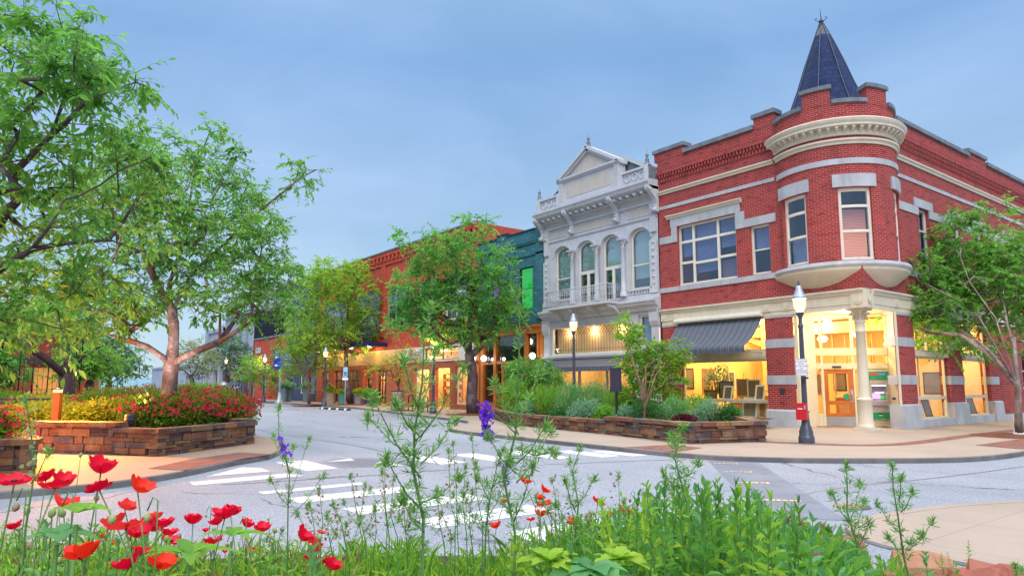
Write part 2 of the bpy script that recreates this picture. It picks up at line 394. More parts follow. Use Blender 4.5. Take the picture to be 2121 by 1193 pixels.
tr_ = t.n('ShaderNodeBsdfTransparent'); tr_.inputs[0].default_value = (0.55, 0.55, 0.55, 1); ad = t.n('ShaderNodeAddShader'); t.l(em.outputs[0], ad.inputs[0]); t.l(tr_.outputs[0], ad.inputs[1]); t.done(ad)
emit('globe_glow', (1.0, 0.95, 0.90), 3.2); emit('pendant_glow', (1.0, 0.80, 0.42), 5.0)
emit('fascia_glow', (1.0, 0.42, 0.10), 0.42); emit('green_light', (0.0, 1.0, 0.07), 0.68); emit('purple_light', (0.42, 0.04, 0.90), 0.62)
emit('screen_glow', (0.75, 0.5, 0.85), 0.8); emit('bollard_glow', (1.0, 0.50, 0.14), 3.5); emit('screen_red', (0.85, 0.03, 0.02), 0.6); emit('screen_blue', (0.16, 0.18, 0.62), 0.6)
glass('window_glass'); glass('shop_glass', (0.95, 0.95, 0.92), 0.02); glass('upper_glass', (0.70, 0.76, 0.88), 0.085); glass('arched_glass', (0.80, 0.86, 0.88), 0.16); glass('dim_glass', (0.7, 0.68, 0.66), 0.08)

# blinds with fine slats
def blind(name, c, n=38.0):
    t = NT(name); uv = t.uv(); wv = t.n('ShaderNodeTexWave', wave_type='BANDS', bands_direction='Y'); wv.inputs['Scale'].default_value = n / 6.28 * 1.0
    t.l(uv, wv.inputs[0]); a = t.noise(t.uv(coord='Object'), 1.1, 3)
    c_ = t.mix(t.ramp(wv.outputs[0], (0.1, 0.0), (0.5, 1.0)), tuple(x * 0.5 for x in c), c)
    t.done(t.pbsdf(t.mix(t.ramp(a, (0.3, 0.0), (0.7, 0.35)), c_, (0.1, 0.1, 0.14)), 0.6))
def lit_blind(name, c, n=38.0):
    t = NT(name); uv = t.uv(); wv = t.n('ShaderNodeTexWave', wave_type='BANDS', bands_direction='Y'); wv.inputs['Scale'].default_value = n / 6.28; t.l(uv, wv.inputs[0])
    c_ = t.mix(t.ramp(wv.outputs[0], (0.1, 0.0), (0.5, 1.0)), tuple(x * 0.5 for x in c), c); p = t.pbsdf(c_, 0.6); tl = t.n('ShaderNodeBsdfTranslucent'); t.l(c_, tl.inputs[0])
    mx = t.n('ShaderNodeMixShader'); mx.inputs[0].default_value = 0.6; t.l(p.outputs[0], mx.inputs[1]); t.l(tl.outputs[0], mx.inputs[2]); t.done(mx)
lit_blind('blind_lit', (0.80, 0.58, 0.46))
blind('blind_grey', (0.55, 0.57, 0.68)); blind('blind_pink', (0.60, 0.36, 0.34)); plain('shade_pale', (0.50, 0.53, 0.56), 0.8); plain('shade_green', (0.62, 0.70, 0.70), 0.8); plain('window_dark', (0.02, 0.02, 0.035), 0.4)

# striped canvas
t = NT('awning_stripe'); s_ = t.n('ShaderNodeSeparateXYZ'); t.l(t.uv(), s_.inputs[0])
fr = t.math('FRACT', t.math('MULTIPLY', s_.outputs[0], 1 / 0.265))
q = t.n('ShaderNodeValToRGB'); q.color_ramp.interpolation = 'CONSTANT'
cs = [(0.0, (0.060, 0.105, 0.135)), (0.60, (0.30, 0.26, 0.28)), (0.65, (0.16, 0.022, 0.050)), (0.80, (0.060, 0.105, 0.135)), (0.84, (0.30, 0.26, 0.28)), (0.885, (0.060, 0.105, 0.135))]
while len(q.color_ramp.elements) < len(cs): q.color_ramp.elements.new(0.5)
for e, (p_, c_) in zip(q.color_ramp.elements, cs): e.position = p_; e.color = (*c_, 1)
t.l(fr, q.inputs[0]); t.done(t.pbsdf(q.outputs[0], 0.8, spec=0.2))

# slates
t = NT('slate'); uv = t.uv(); b = t.n('ShaderNodeTexBrick'); b.offset = 0.5; t.l(uv, b.inputs['Vector'])
b.inputs['Scale'].default_value = 1; b.inputs['Brick Width'].default_value = 0.24; b.inputs['Row Height'].default_value = 0.19; b.inputs['Mortar Size'].default_value = 0.010
b.inputs['Color1'].default_value = (0.009, 0.019, 0.068, 1); b.inputs['Color2'].default_value = (0.017, 0.035, 0.105, 1); b.inputs['Mortar'].default_value = (0.006, 0.010, 0.03, 1)
t.done(t.pbsdf(b.outputs[0], 0.45, t.bump(b.outputs[1], -0.6, 0.012), spec=0.06))

# road surface: worn grey aggregate, darker patches and fine cracks
t = NT('asphalt'); o = t.uv(coord='Object')
a = t.noise(o, 0.22, 6, 0.62); f = t.noise(o, 55, 3, 0.7); f2 = t.noise(o, 9, 4)
c = t.mix(t.ramp(a, (0.32, 0.0), (0.68, 1.0)), (0.235, 0.262, 0.315), (0.345, 0.37, 0.43)); lane = t.noise(t.uv((1.1, 0.05, 1), 'Object'), 1.0, 4); c = t.mix(t.ramp(lane, (0.50, 0.0), (0.72, 0.45)), c, (0.15, 0.165, 0.20))
g2 = t.noise(o, 24, 4, 0.8)
c = t.mix(t.ramp(f, (0.36, 0.75), (0.56, 0.0)), c, (0.09, 0.10, 0.125)); c = t.mix(t.ramp(f, (0.56, 0.0), (0.70, 0.75)), c, (0.56, 0.58, 0.62)); c = t.mix(t.ramp(g2, (0.38, 0.6), (0.52, 0.0)), c, (0.12, 0.13, 0.16)); c = t.mix(t.ramp(g2, (0.56, 0.0), (0.68, 0.5)), c, (0.50, 0.52, 0.56))
c = t.mix(t.ramp(f2, (0.35, 0.25), (0.55, 0.0)), c, (0.14, 0.15, 0.18))
dn = t.n('ShaderNodeTexNoise'); dn.inputs['Scale'].default_value = 0.8; dn.inputs['Detail'].default_value = 5; t.l(o, dn.inputs[0])
vm = t.n('ShaderNodeVectorMath', operation='MULTIPLY_ADD'); vm.inputs[1].default_value = (1.6, 1.6, 0); t.l(dn.outputs[1], vm.inputs[0]); t.l(o, vm.inputs[2])
vo = t.n('ShaderNodeTexVoronoi', feature='DISTANCE_TO_EDGE'); vo.inputs['Scale'].default_value = 0.16; t.l(vm.outputs[0], vo.inputs['Vector'])
gap = t.ramp(t.noise(o, 0.35, 2), (0.45, 0.0), (0.55, 0.85))
crk = t.math('MULTIPLY', t.ramp(vo.outputs[0], (0.002, 1.0), (0.0055, 0.0)), gap)
c = t.mix(crk, c, (0.035, 0.035, 0.045))
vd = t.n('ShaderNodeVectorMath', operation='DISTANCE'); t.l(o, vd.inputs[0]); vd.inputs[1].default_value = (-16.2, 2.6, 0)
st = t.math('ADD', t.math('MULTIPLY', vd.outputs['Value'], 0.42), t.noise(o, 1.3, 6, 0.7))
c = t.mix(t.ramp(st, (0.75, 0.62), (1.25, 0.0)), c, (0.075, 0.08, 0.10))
t.done(t.pbsdf(c, 0.85, t.bump(t.math('SUBTRACT', f, crk), 0.35, 0.01), spec=0.25))

t = NT('road_paint'); o = t.uv(coord='Object'); a = t.noise(o, 5, 6, 0.7); f = t.noise(o, 45, 3, 0.7)
c = t.mix(t.ramp(a, (0.36, 0.65), (0.62, 0.0)), (0.62, 0.62, 0.61), (0.36, 0.38, 0.42)); c = t.mix(t.ramp(f, (0.34, 0.6), (0.62, 0.0)), c, (0.36, 0.38, 0.42)); t.done(t.pbsdf(c, 0.7, t.bump(f, 0.2, 0.005)))

# pale pavement with scored joints
def pavement(name, c1, c2, joint=1.5):
    t = NT(name); o = t.uv(coord='Object'); a = t.noise(o, 0.45, 6, 0.6); f = t.noise(o, 70, 2, 0.6)
    b = t.n('ShaderNodeTexBrick'); b.offset = 0.0; t.l(o, b.inputs[0]); b.inputs['Scale'].default_value = 1; b.inputs['Brick Width'].default_value = joint; b.inputs['Row Height'].default_value = joint; b.inputs['Mortar Size'].default_value = 0.006
    c = t.mix(t.ramp(a, (0.3, 0.0), (0.72, 1.0)), c1, c2); c = t.mix(t.ramp(f, (0.35, 0.25), (0.6, 0.0)), c, tuple(x * 0.55 for x in c1)); c = t.mix(t.math('MULTIPLY', b.outputs[1], 0.5), c, (0.12, 0.10, 0.09))
    t.done(t.pbsdf(c, 0.8, t.bump(f, 0.2, 0.006), spec=0.25))
pavement('pavement_tan', (0.36, 0.29, 0.235), (0.275, 0.225, 0.19)); pavement('pavement_plaza', (0.36, 0.265, 0.20), (0.28, 0.21, 0.165), 3.1)
island('flagstone', [(0.20, 0.085, 0.045), (0.11, 0.055, 0.050), (0.26, 0.125, 0.055), (0.075, 0.055, 0.065), (0.17, 0.105, 0.065), (0.145, 0.055, 0.045), (0.24, 0.15, 0.085), (0.09, 0.075, 0.085), (0.18, 0.07, 0.05)])
island('red_rock', [(0.42, 0.12, 0.06), (0.32, 0.09, 0.06), (0.36, 0.17, 0.10)], noise=7, bump=1.0)
island('goods', [(0.35, 0.06, 0.05), (0.5, 0.33, 0.12), (0.12, 0.2, 0.3), (0.55, 0.5, 0.42), (0.1, 0.07, 0.06), (0.45, 0.16, 0.06), (0.25, 0.3, 0.18), (0.6, 0.42, 0.25)], nz=0.2)
island('canvas_art', [(0.45, 0.42, 0.34), (0.30, 0.36, 0.38), (0.20, 0.16, 0.10), (0.50, 0.36, 0.16)], noise=6)
island('distant_wall', [(0.36, 0.36, 0.38), (0.28, 0.30, 0.33), (0.42, 0.40, 0.38)])

# bark
def bark(name, c1, c2, scale=6, white=None):
    t = NT(name); o = t.uv((1, 1, 0.35), 'Object'); a = t.noise(o, scale, 6, 0.7); b = t.noise(t.uv(coord='Object'), 2.2, 3); f = t.noise(t.uv((1, 1, 4.0), 'Object'), scale * 1.6, 3)
    c = t.mix(t.ramp(a, (0.35, 0.0), (0.65, 1.0)), c1, c2); c = t.mix(t.ramp(b, (0.52, 0.0), (0.62, 0.5)), c, white or tuple(x * 1.7 for x in c2)); c = t.mix(t.ramp(f, (0.58, 0.0), (0.66, 0.6)), c, tuple(x * 0.4 for x in c1))
    t.done(t.pbsdf(c, 0.85, t.bump(a, 0.8, 0.03), spec=0.2))
bark('bark_grey', (0.12, 0.085, 0.075), (0.26, 0.20, 0.18), 5, (0.36, 0.31, 0.28)); bark('bark_cherry', (0.10, 0.055, 0.055), (0.26, 0.18, 0.17), 5, (0.46, 0.38, 0.36)); bark('bark_dark', (0.055, 0.035, 0.045), (0.13, 0.085, 0.09), 6, (0.24, 0.22, 0.20)); bark('bark_brown', (0.10, 0.055, 0.04), (0.19, 0.11, 0.08)); bark('bark_pale', (0.26, 0.22, 0.19), (0.45, 0.41, 0.36), 5, (0.70, 0.68, 0.64))
# leaves and petals
leaf('leaf_cherry', (0.045, 0.165, 0.032), (0.220, 0.480, 0.075), 0.54, (0.52, 0.68, 0.18))
leaf('leaf_maple', (0.032, 0.190, 0.060), (0.200, 0.490, 0.065), 0.52, (0.25, 0.45, 0.06))
leaf('leaf_lime', (0.160, 0.330, 0.025), (0.360, 0.570, 0.050), 0.50, (0.46, 0.54, 0.08))
leaf('leaf_right', (0.070, 0.250, 0.045), (0.240, 0.500, 0.075), 0.52, (0.30, 0.45, 0.10))
leaf('leaf_dark', (0.015, 0.085, 0.030), (0.050, 0.190, 0.045), 0.4)
leaf('leaf_fresh', (0.085, 0.240, 0.028), (0.230, 0.460, 0.050), 0.48, (0.40, 0.56, 0.09))
leaf('leaf_spring', (0.120, 0.300, 0.025), (0.300, 0.540, 0.055), 0.5, (0.46, 0.64, 0.10))
leaf('leaf_yellow', (0.30, 0.33, 0.02), (0.50, 0.46, 0.03), 0.45)
leaf('leaf_grey', (0.10, 0.23, 0.14), (0.22, 0.39, 0.25), 0.4)
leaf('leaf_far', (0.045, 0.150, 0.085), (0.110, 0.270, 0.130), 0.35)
leaf('leaf_pale', (0.20, 0.25, 0.12), (0.34, 0.37, 0.20), 0.4)
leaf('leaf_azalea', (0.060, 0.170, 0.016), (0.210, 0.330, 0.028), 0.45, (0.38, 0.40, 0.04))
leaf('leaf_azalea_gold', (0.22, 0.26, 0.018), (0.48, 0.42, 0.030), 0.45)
leaf('leaf_meadow', (0.080, 0.240, 0.030), (0.260, 0.500, 0.065), 0.48, (0.46, 0.60, 0.10), vs=3)
leaf('leaf_dark_meadow', (0.050, 0.180, 0.035), (0.150, 0.380, 0.060), 0.42, vs=3)
leaf('leaf_bluegreen', (0.08, 0.25, 0.09), (0.19, 0.43, 0.16), 0.45, vs=3)
leaf('leaf_bright', (0.22, 0.42, 0.03), (0.42, 0.56, 0.06), 0.45, vs=3)
leaf('leaf_feather', (0.11, 0.29, 0.06), (0.24, 0.46, 0.11), 0.4, vs=3)
leaf('leaf_burgundy', (0.05, 0.008, 0.02), (0.12, 0.02, 0.04), 0.3)
leaf('petal_crimson', (0.58, 0.002, 0.018), (0.76, 0.004, 0.040), 0.35, rough=0.45, vs=9)
leaf('petal_scarlet', (0.70, 0.016, 0.006), (0.85, 0.040, 0.010), 0.35, rough=0.45, vs=9)
leaf('petal_coral', (0.72, 0.018, 0.018), (0.85, 0.055, 0.045), 0.35, rough=0.45, vs=9)
leaf('petal_azalea', (0.42, 0.010, 0.030), (0.66, 0.030, 0.080), 0.3)
leaf('petal_violet', (0.12, 0.02, 0.55), (0.28, 0.07, 0.72), 0.3, vs=9)
leaf('petal_magenta', (0.5, 0.02, 0.45), (0.7, 0.08, 0.6), 0.3)
leaf('petal_yellow', (0.70, 0.45, 0.01), (0.85, 0.62, 0.03), 0.3)
leaf('seed_brown', (0.20, 0.13, 0.07), (0.34, 0.22, 0.12), 0.2)
leaf('pod_green', (0.20, 0.30, 0.10), (0.34, 0.40, 0.16), 0.2)
plain('poppy_eye', (0.02, 0.02, 0.015), 0.7); plain('stem_green', (0.10, 0.22, 0.05), 0.6, var=0.3); plain('stem_brown', (0.14, 0.12, 0.05), 0.6, var=0.3)
plain('person_skin', (0.45, 0.26, 0.18), 0.6)
emit('pendant_white', (1.0, 0.92, 1.0), 2.0)
t = NT('hazed_wood'); n_ = t.noise(t.uv(coord='Object'), 0.02, 6); t.done(t.pbsdf(t.mix(n_, (0.10, 0.20, 0.26), (0.17, 0.30, 0.36)), 0.9))  # distance haze over the wooded hills painted in as a blue-green base colour
plain('plum', (0.16, 0.05, 0.16), 0.5); plain('pale_blue', (0.34, 0.60, 0.72), 0.45); plain('blue_grey_metal', (0.10, 0.17, 0.30), 0.35, 0.4); plain('red_orange', (0.60, 0.08, 0.02), 0.45)
# ------------------------------------------------------------------ the setting
def structure(mb, name, mats, fix=False):
    o = mb.build(name, mats, None, fix); o['kind'] = 'structure'; return o
g = MB(); g.face([(-3000, -3000, -0.03), (3000, -3000, -0.03), (3000, 3000, -0.03), (-3000, 3000, -0.03)]); structure(g, 'ground', 'leaf_far' if False else 'asphalt')
g = MB()
g.face([(-60, -60, 0), (90, -60, 0), (90, 140, 0), (-60, 140, 0)]); structure(g, 'road', 'asphalt')

def rounded(poly, it=2):
    for _ in range(it):
        q = []
        for a, b in zip(poly, poly[1:] + poly[:1]): q += [(a[0] * .75 + b[0] * .25, a[1] * .75 + b[1] * .25), (a[0] * .25 + b[0] * .75, a[1] * .25 + b[1] * .75)]
        poly = q
    return poly
def open_smooth(pts, it=2):
    for _ in range(it):
        q = [pts[0]]
        for a, b in zip(pts, pts[1:]): q += [(a[0] * .75 + b[0] * .25, a[1] * .75 + b[1] * .25), (a[0] * .25 + b[0] * .75, a[1] * .25 + b[1] * .75)]
        pts = q + [pts[-1]]
    return pts
def offset(pts, d):
    out_ = []
    for i, p in enumerate(pts):
        a = pts[max(i - 1, 0)]; b = pts[min(i + 1, len(pts) - 1)]
        tx, ty = b[0] - a[0], b[1] - a[1]; l = math.hypot(tx, ty) or 1
        out_.append((p[0] - ty / l * d, p[1] + tx / l * d))
    return out_
KZ = 0.11
def kerbed(name_p, name_k, edge, close, mat, inner, h=KZ):
    """pavement inside an edge line with a real kerb along the edge; inner = side (+1 left / -1 right of travel)"""
    kin = offset(edge, 0.16 * inner)
    g = MB(); g.face([(p[0], p[1], h - 0.004) for p in kin + close]); structure(g, name_p, mat)
    k = MB(); L = 0
    for i in range(len(edge) - 1):
        a, b, c, d = edge[i], edge[i + 1], kin[i + 1], kin[i]
        k.face([(a[0], a[1], 0), (b[0], b[1], 0), (b[0], b[1], h - 0.02), (a[0], a[1], h - 0.02)], 1)
        a2, b2 = [(q[0] + (r[0] - q[0]) * .15, q[1] + (r[1] - q[1]) * .15) for q, r in ((a, d), (b, c))]
        k.face([(a[0], a[1], h - 0.02), (b[0], b[1], h - 0.02), (b2[0], b2[1], h), (a2[0], a2[1], h)], 1)
        k.face([(a2[0], a2[1], h), (b2[0], b2[1], h), (c[0], c[1], h), (d[0], d[1], h)])
        k.face([(c[0], c[1], h), (d[0], d[1], h), (d[0], d[1], h - .1), (c[0], c[1], h - .1)])
    structure(k, name_k, [mat, 'kerb_face'])
edge_r = open_smooth([(-3.0, 100), (-3.0, 34), (-3.9, 28), (-5.1, 22), (-5.9, 17), (-6.6, 13.4), (-7.7, 11.7), (-9.2, 10.8), (-10.0, 9.5), (-10.3, 8), (-10.35, 5), (-10.4, 2), (-10.4, .3), (-10.35, -.9), (-10.1, -1.8), (-9.4, -2.7), (-8.6, -3.4), (-7.4, -4.3), (-6.4, -4.85), (-5.2, -5.1), (-3.6, -5.15), (60, -5.15)])
kerbed('pavement', 'kerb', edge_r, [(60, 1.5), (12, .4), (5, .4), (4, 4), (.4, 5), (.4, 12), (1.5, 100)], 'pavement_tan', 1)
edge_l = open_smooth([(-40, 0.6), (-26, 1.4), (-22.2, 1.55), (-21.1, 1.6), (-20.3, 2.05), (-19.5, 2.7), (-18.7, 3.6), (-17.6, 4.4), (-16.8, 6.0), (-16.3, 8.0), (-16.1, 11), (-16.0, 60)])
kerbed('pavement', 'kerb', edge_l, [(-45, 60), (-45, 0.8)], 'pavement_plaza', 1)
edge_n = open_smooth([(-15.4, -30), (-15.6, -9), (-15.5, -7.3), (-15.0, -6.65), (-14.2, -6.45), (-13.2, -6.55), (-11.9, -6.85), (-10.4, -7.6), (-9.3, -9), (-9.0, -11), (-9.0, -30)])
kerbed('pavement', 'kerb', edge_n, [], 'pavement_tan', -1, .03)

# road markings: two zebra crossings, parking lines, plain lines
m = MB(); r_ = random.Random(4)
def rect(mb, x0, x1, y0, y1, z=0.004, rot=0.0):
    cx, cy = (x0 + x1) / 2, (y0 + y1) / 2; c, s = math.cos(rot), math.sin(rot)
    mb.face([(cx + (x - cx) * c - (y - cy) * s, cy + (x - cx) * s + (y - cy) * c, z) for x, y in ((x0, y0), (x1, y0), (x1, y1), (x0, y1))])
for x0, x1, y0, y1 in ((-17.76, -17.12, 2.0, 3.78), (-15.22, -14.58, 1.37, 3.28), (-14.05, -13.42, 1.14, 2.9), (-12.78, -12.2, .7, 2.75), (-11.68, -11.1, .37, 2.05), (-10.98, -10.5, .1, 1.5)): rect(m, x0, x1, y0, y1)
m.face([(-16.45, 1.99, .004), (-15.89, 1.67, .004), (-15.91, 2.66, .004)]); m.face([(-16.9, 3.2, .004), (-16.3, 3.1, .004), (-16.2, 3.55, .004)])
m.face([(-19.45, 2.30, .004), (-18.31, 2.35, .004), (-18.29, 3.0, .004), (-18.55, 3.35, .004)])
m.face([(-19.86, 1.28, .004), (-18.02, 1.38, .004), (-18.16, 1.9, .004), (-19.83, 1.74, .004)])
for y0, y1, x0, x1 in ((-.27, 0.02, -19.25, -17.58), (-1.33, -.82, -19.1, -17.3), (-2.6, -2.05, -18.8, -16.86), (-3.86, -3.28, -18.45, -16.7), (-5.1, -4.5, -18.0, -16.6), (-6.3, -5.75, -17.6, -16.2)): rect(m, x0, x1, y0, y1)
structure(m, 'crosswalk_marking', 'road_paint')
m = MB()
for y in (24.6, 27.4, 30.2, 33.0, 36.0, 39.0): rect(m, -6.9, -4.2 if y < 34 else -3.4, y - .05, y + .05, rot=0.35)
for y in (30.5, 31.1, 31.7, 32.3): rect(m, -6.6, -4.4, y - .05, y + .05, rot=-0.5)
structure(m, 'parking_marking', 'road_paint')
# concrete band across the side street with gold emblems
m = MB(); m.face([(-10.15, -1.25, .004), (-14.95, -5.7, .004), (-14.35, -6.42, .004), (-9.45, -1.95, .004)]); structure(m, 'concrete_band', 'concrete_strip')
m = MB()
for (x, y) in ((-10.55, -2.02), (-11.48, -2.95), (-12.50, -3.95), (-13.70, -5.18)):
    e = Vector((-.62, -.58, 0)); f = Vector((.68, -.73, 0)); c = Vector((x, y, .009))
    for k in range(6):
        u = (k - 2.5) * .085; m.face([tuple(c + f * (u - .032) + e * a) if True else 0 for a in (-.05 - .03 * (k % 2), .05)] + [tuple(c + f * (u + .032) + e * a) for a in (.05, -.05 - .02 * (k % 3))])
structure(m, 'gold_emblem_row', 'gold_emblem')
# brick paving bands on the pavements
m = MB()
def strip(mb, pts, wd, z):
    a, b = offset(pts, wd / 2), offset(pts, -wd / 2); L = 0
    for i in range(len(pts) - 1):
        l = math.dist(pts[i], pts[i + 1]); mb.face([(*a[i], z), (*a[i + 1], z), (*b[i + 1], z), (*b[i], z)], 0, [(L, 0), (L + l, 0), (L + l, wd), (L, wd)]); L += l
strip(m, open_smooth([(-7.0, 1.4), (-6.3, -.1), (-5.6, -2.0), (-4.7, -2.6), (-3.0, -2.7), (1, -2.5), (40, -2.4)]), .42, KZ + .003)
structure(m, 'brick_paving', 'brick_paver')
m = MB(); m.prism([(-10.36, .95), (-10.34, -.55), (-9.0, -.25), (-8.95, .75)], KZ - .003, KZ + .004); structure(m, 'brick_paving', 'brick_paver')
m = MB(); m.prism([(-19.75, 2.5), (-18.75, 3.55), (-17.6, 4.4), (-18.1, 5.2), (-19.3, 4.3), (-20.2, 3.2)], KZ - .003, KZ + .004); structure(m, 'brick_paving', 'brick_paver')
m = MB(); m.prism([(-3.4, -5.1), (2.0, -5.1), (2.0, -3.9), (-3.0, -3.9)], KZ - .003, KZ + .004); structure(m, 'brick_paving', 'brick_paver')
m = MB()
d_ = lambda px, py: (lambda v: CAM + v * (.03 - CAM[2]) / v[2])(FW + (px - 1060.5) / F_PX * RT - (py - 596.5 - 24.75) / F_PX * UP)
m.prism([tuple(d_(*q)[:2]) for q in ((1640, 1110), (1785, 1106), (1800, 1150), (1640, 1165))], .024, .034); structure(m, 'brick_paving', 'brick_paver')
m = MB(); m.lathe([(0.0, .012), (.20, .012), (.23, .004)], (-13.41, -6.0, 0), 24); structure(m, 'manhole_cover', 'dark_metal')
m = MB()   # dark worn patch, kept as a thin tar seam running along the street
strip(m, open_smooth([(-15.2, 2.6), (-14.7, 6.5), (-15.1, 11.7), (-14.6, 20), (-14.3, 34)]), .03, .0035); strip(m, open_smooth([(-19.5, 1.1), (-17.5, .75), (-14.8, .5), (-12, -.4), (-10.5, -1.0)]), .03, .0035); strip(m, open_smooth([(-14.2, -5.4), (-12.5, -4.9), (-9, -5.6), (-4, -6)]), .02, .0035)
structure(m, 'tar_seam', 'black_paint')
# far hills beyond the town
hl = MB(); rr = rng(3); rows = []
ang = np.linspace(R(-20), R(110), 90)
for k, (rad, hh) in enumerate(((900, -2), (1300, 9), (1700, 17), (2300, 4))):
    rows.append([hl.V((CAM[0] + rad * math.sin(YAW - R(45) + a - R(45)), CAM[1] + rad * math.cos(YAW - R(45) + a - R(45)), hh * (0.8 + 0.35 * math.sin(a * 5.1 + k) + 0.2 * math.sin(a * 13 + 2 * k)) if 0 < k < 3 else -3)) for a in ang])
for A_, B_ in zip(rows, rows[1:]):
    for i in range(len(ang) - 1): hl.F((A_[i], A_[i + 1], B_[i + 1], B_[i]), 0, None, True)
structure(hl, 'hills', 'hazed_wood')
# ------------------------------------------------------------------ buildings: shared bits
mA = lambda s, d, z: (-d, s, z)
mB = lambda s, d, z: (s, -d, z)
TC, TR = (1.6, 1.6), 2.05
def mT(s, d, z):
    a = s / TR; return (TC[0] + (TR + d) * math.cos(a), TC[1] + (TR + d) * math.sin(a), z)
def mC(e, d, z):
    q = .70710678; return (1.8 + (e - d) * q, 1.8 - (e + d) * q, z)
def two(p, q):
    """map along the straight line p -> q, d to the right of travel"""
    L = math.dist(p, q); t = ((q[0] - p[0]) / L, (q[1] - p[1]) / L)
    return (lambda s, d, z: (p[0] + t[0] * s + t[1] * d, p[1] + t[1] * s - t[0] * d, z)), L
def window(parent, mp, s0, s1, z0, z1, d=-.1, fr=.07, vs=(), hs=(), fm='ivory_paint', gm='upper_glass', bl=None, step=None, dep=.09, arch=0, name='window', bar=.05, label=None):
    w_ = MB()
    def bx(a, b, u, v, dd=0.0): w_.mbox(mp, a, b, d - dep, d + dd, u, v, 0, step)
    bx(s0, s1, z0, z0 + fr, .02); bx(s0, s1, z1 - fr, z1)
    bx(s0, s0 + fr, z0 + fr, z1 - fr, -.003); bx(s1 - fr, s1, z0 + fr, z1 - fr, -.003)
    for v in vs:
        v, a, b = v if hasattr(v, '__len__') else (v, z0, z1)
        bx(v - bar / 2, v + bar / 2, max(a, z0 + fr), min(b, z1 - fr), -.006)
    for h in hs:
        h, a, b = h if hasattr(h, '__len__') else (h, s0, s1)
        bx(max(a, s0 + fr), min(b, s1 - fr), h - bar / 2, h + bar / 2, -.010)
    if arch:
        c = (s0 + s1) / 2; hw = (s1 - s0) / 2; pr = 0
        n = 14
        for i in range(n):
            a, b = math.pi * i / n, math.pi * (i + 1) / n
            f = lambda q, k: (c - k * hw * math.cos(q), z1 - arch + (arch if k == 1 else arch - (1 - k) * hw) * math.sin(q))
            P = [f(a, 1), f(b, 1), f(b, 1 - fr / hw), f(a, 1 - fr / hw)]
            w_.face([mp(p[0], d + .004, p[1]) for p in P]); w_.face([mp(p[0], d - dep, p[1]) for p in (P[2], P[3])] + [mp(p[0], d + .004, p[1]) for p in (P[3], P[2])])
    o = w_.build(name, fm, parent)
    if label: o['label'] = label
    g_ = MB(); g_.mbox(mp, s0 + fr * .6, s1 - fr * .6, d - dep * .55, d - dep * .45, z0 + fr * .6, z1 - fr * .6, 0, step); g_.build('pane', gm, o)
    for b in (bl or ()):
        m_, u, v = b[:3]; a, e = (b[3], b[4]) if len(b) > 3 else (s0 + fr, s1 - fr)
        q_ = MB(); q_.mbox(mp, a, e, d - dep - .10, d - dep - .085, u, v, 0, step); q_.build('blind', m_, o)
    return o
def room_light(name, parent, loc, energy, col=(1.0, .72, .36), rad=.25):
    l = bpy.data.lights.new(name, 'POINT'); l.energy = energy; l.color = col; l.shadow_soft_size = rad
    o = bpy.data.objects.new(name, l); S.collection.objects.link(o); o.location = loc
    if parent: o.parent = parent
    return o
def quads(mb, pts, mat=0): mb.face(pts, mat)
def part(parent, name, mats, fn, fix=False):
    mb = MB(); fn(mb); return mb.build(name, mats, parent, fix)

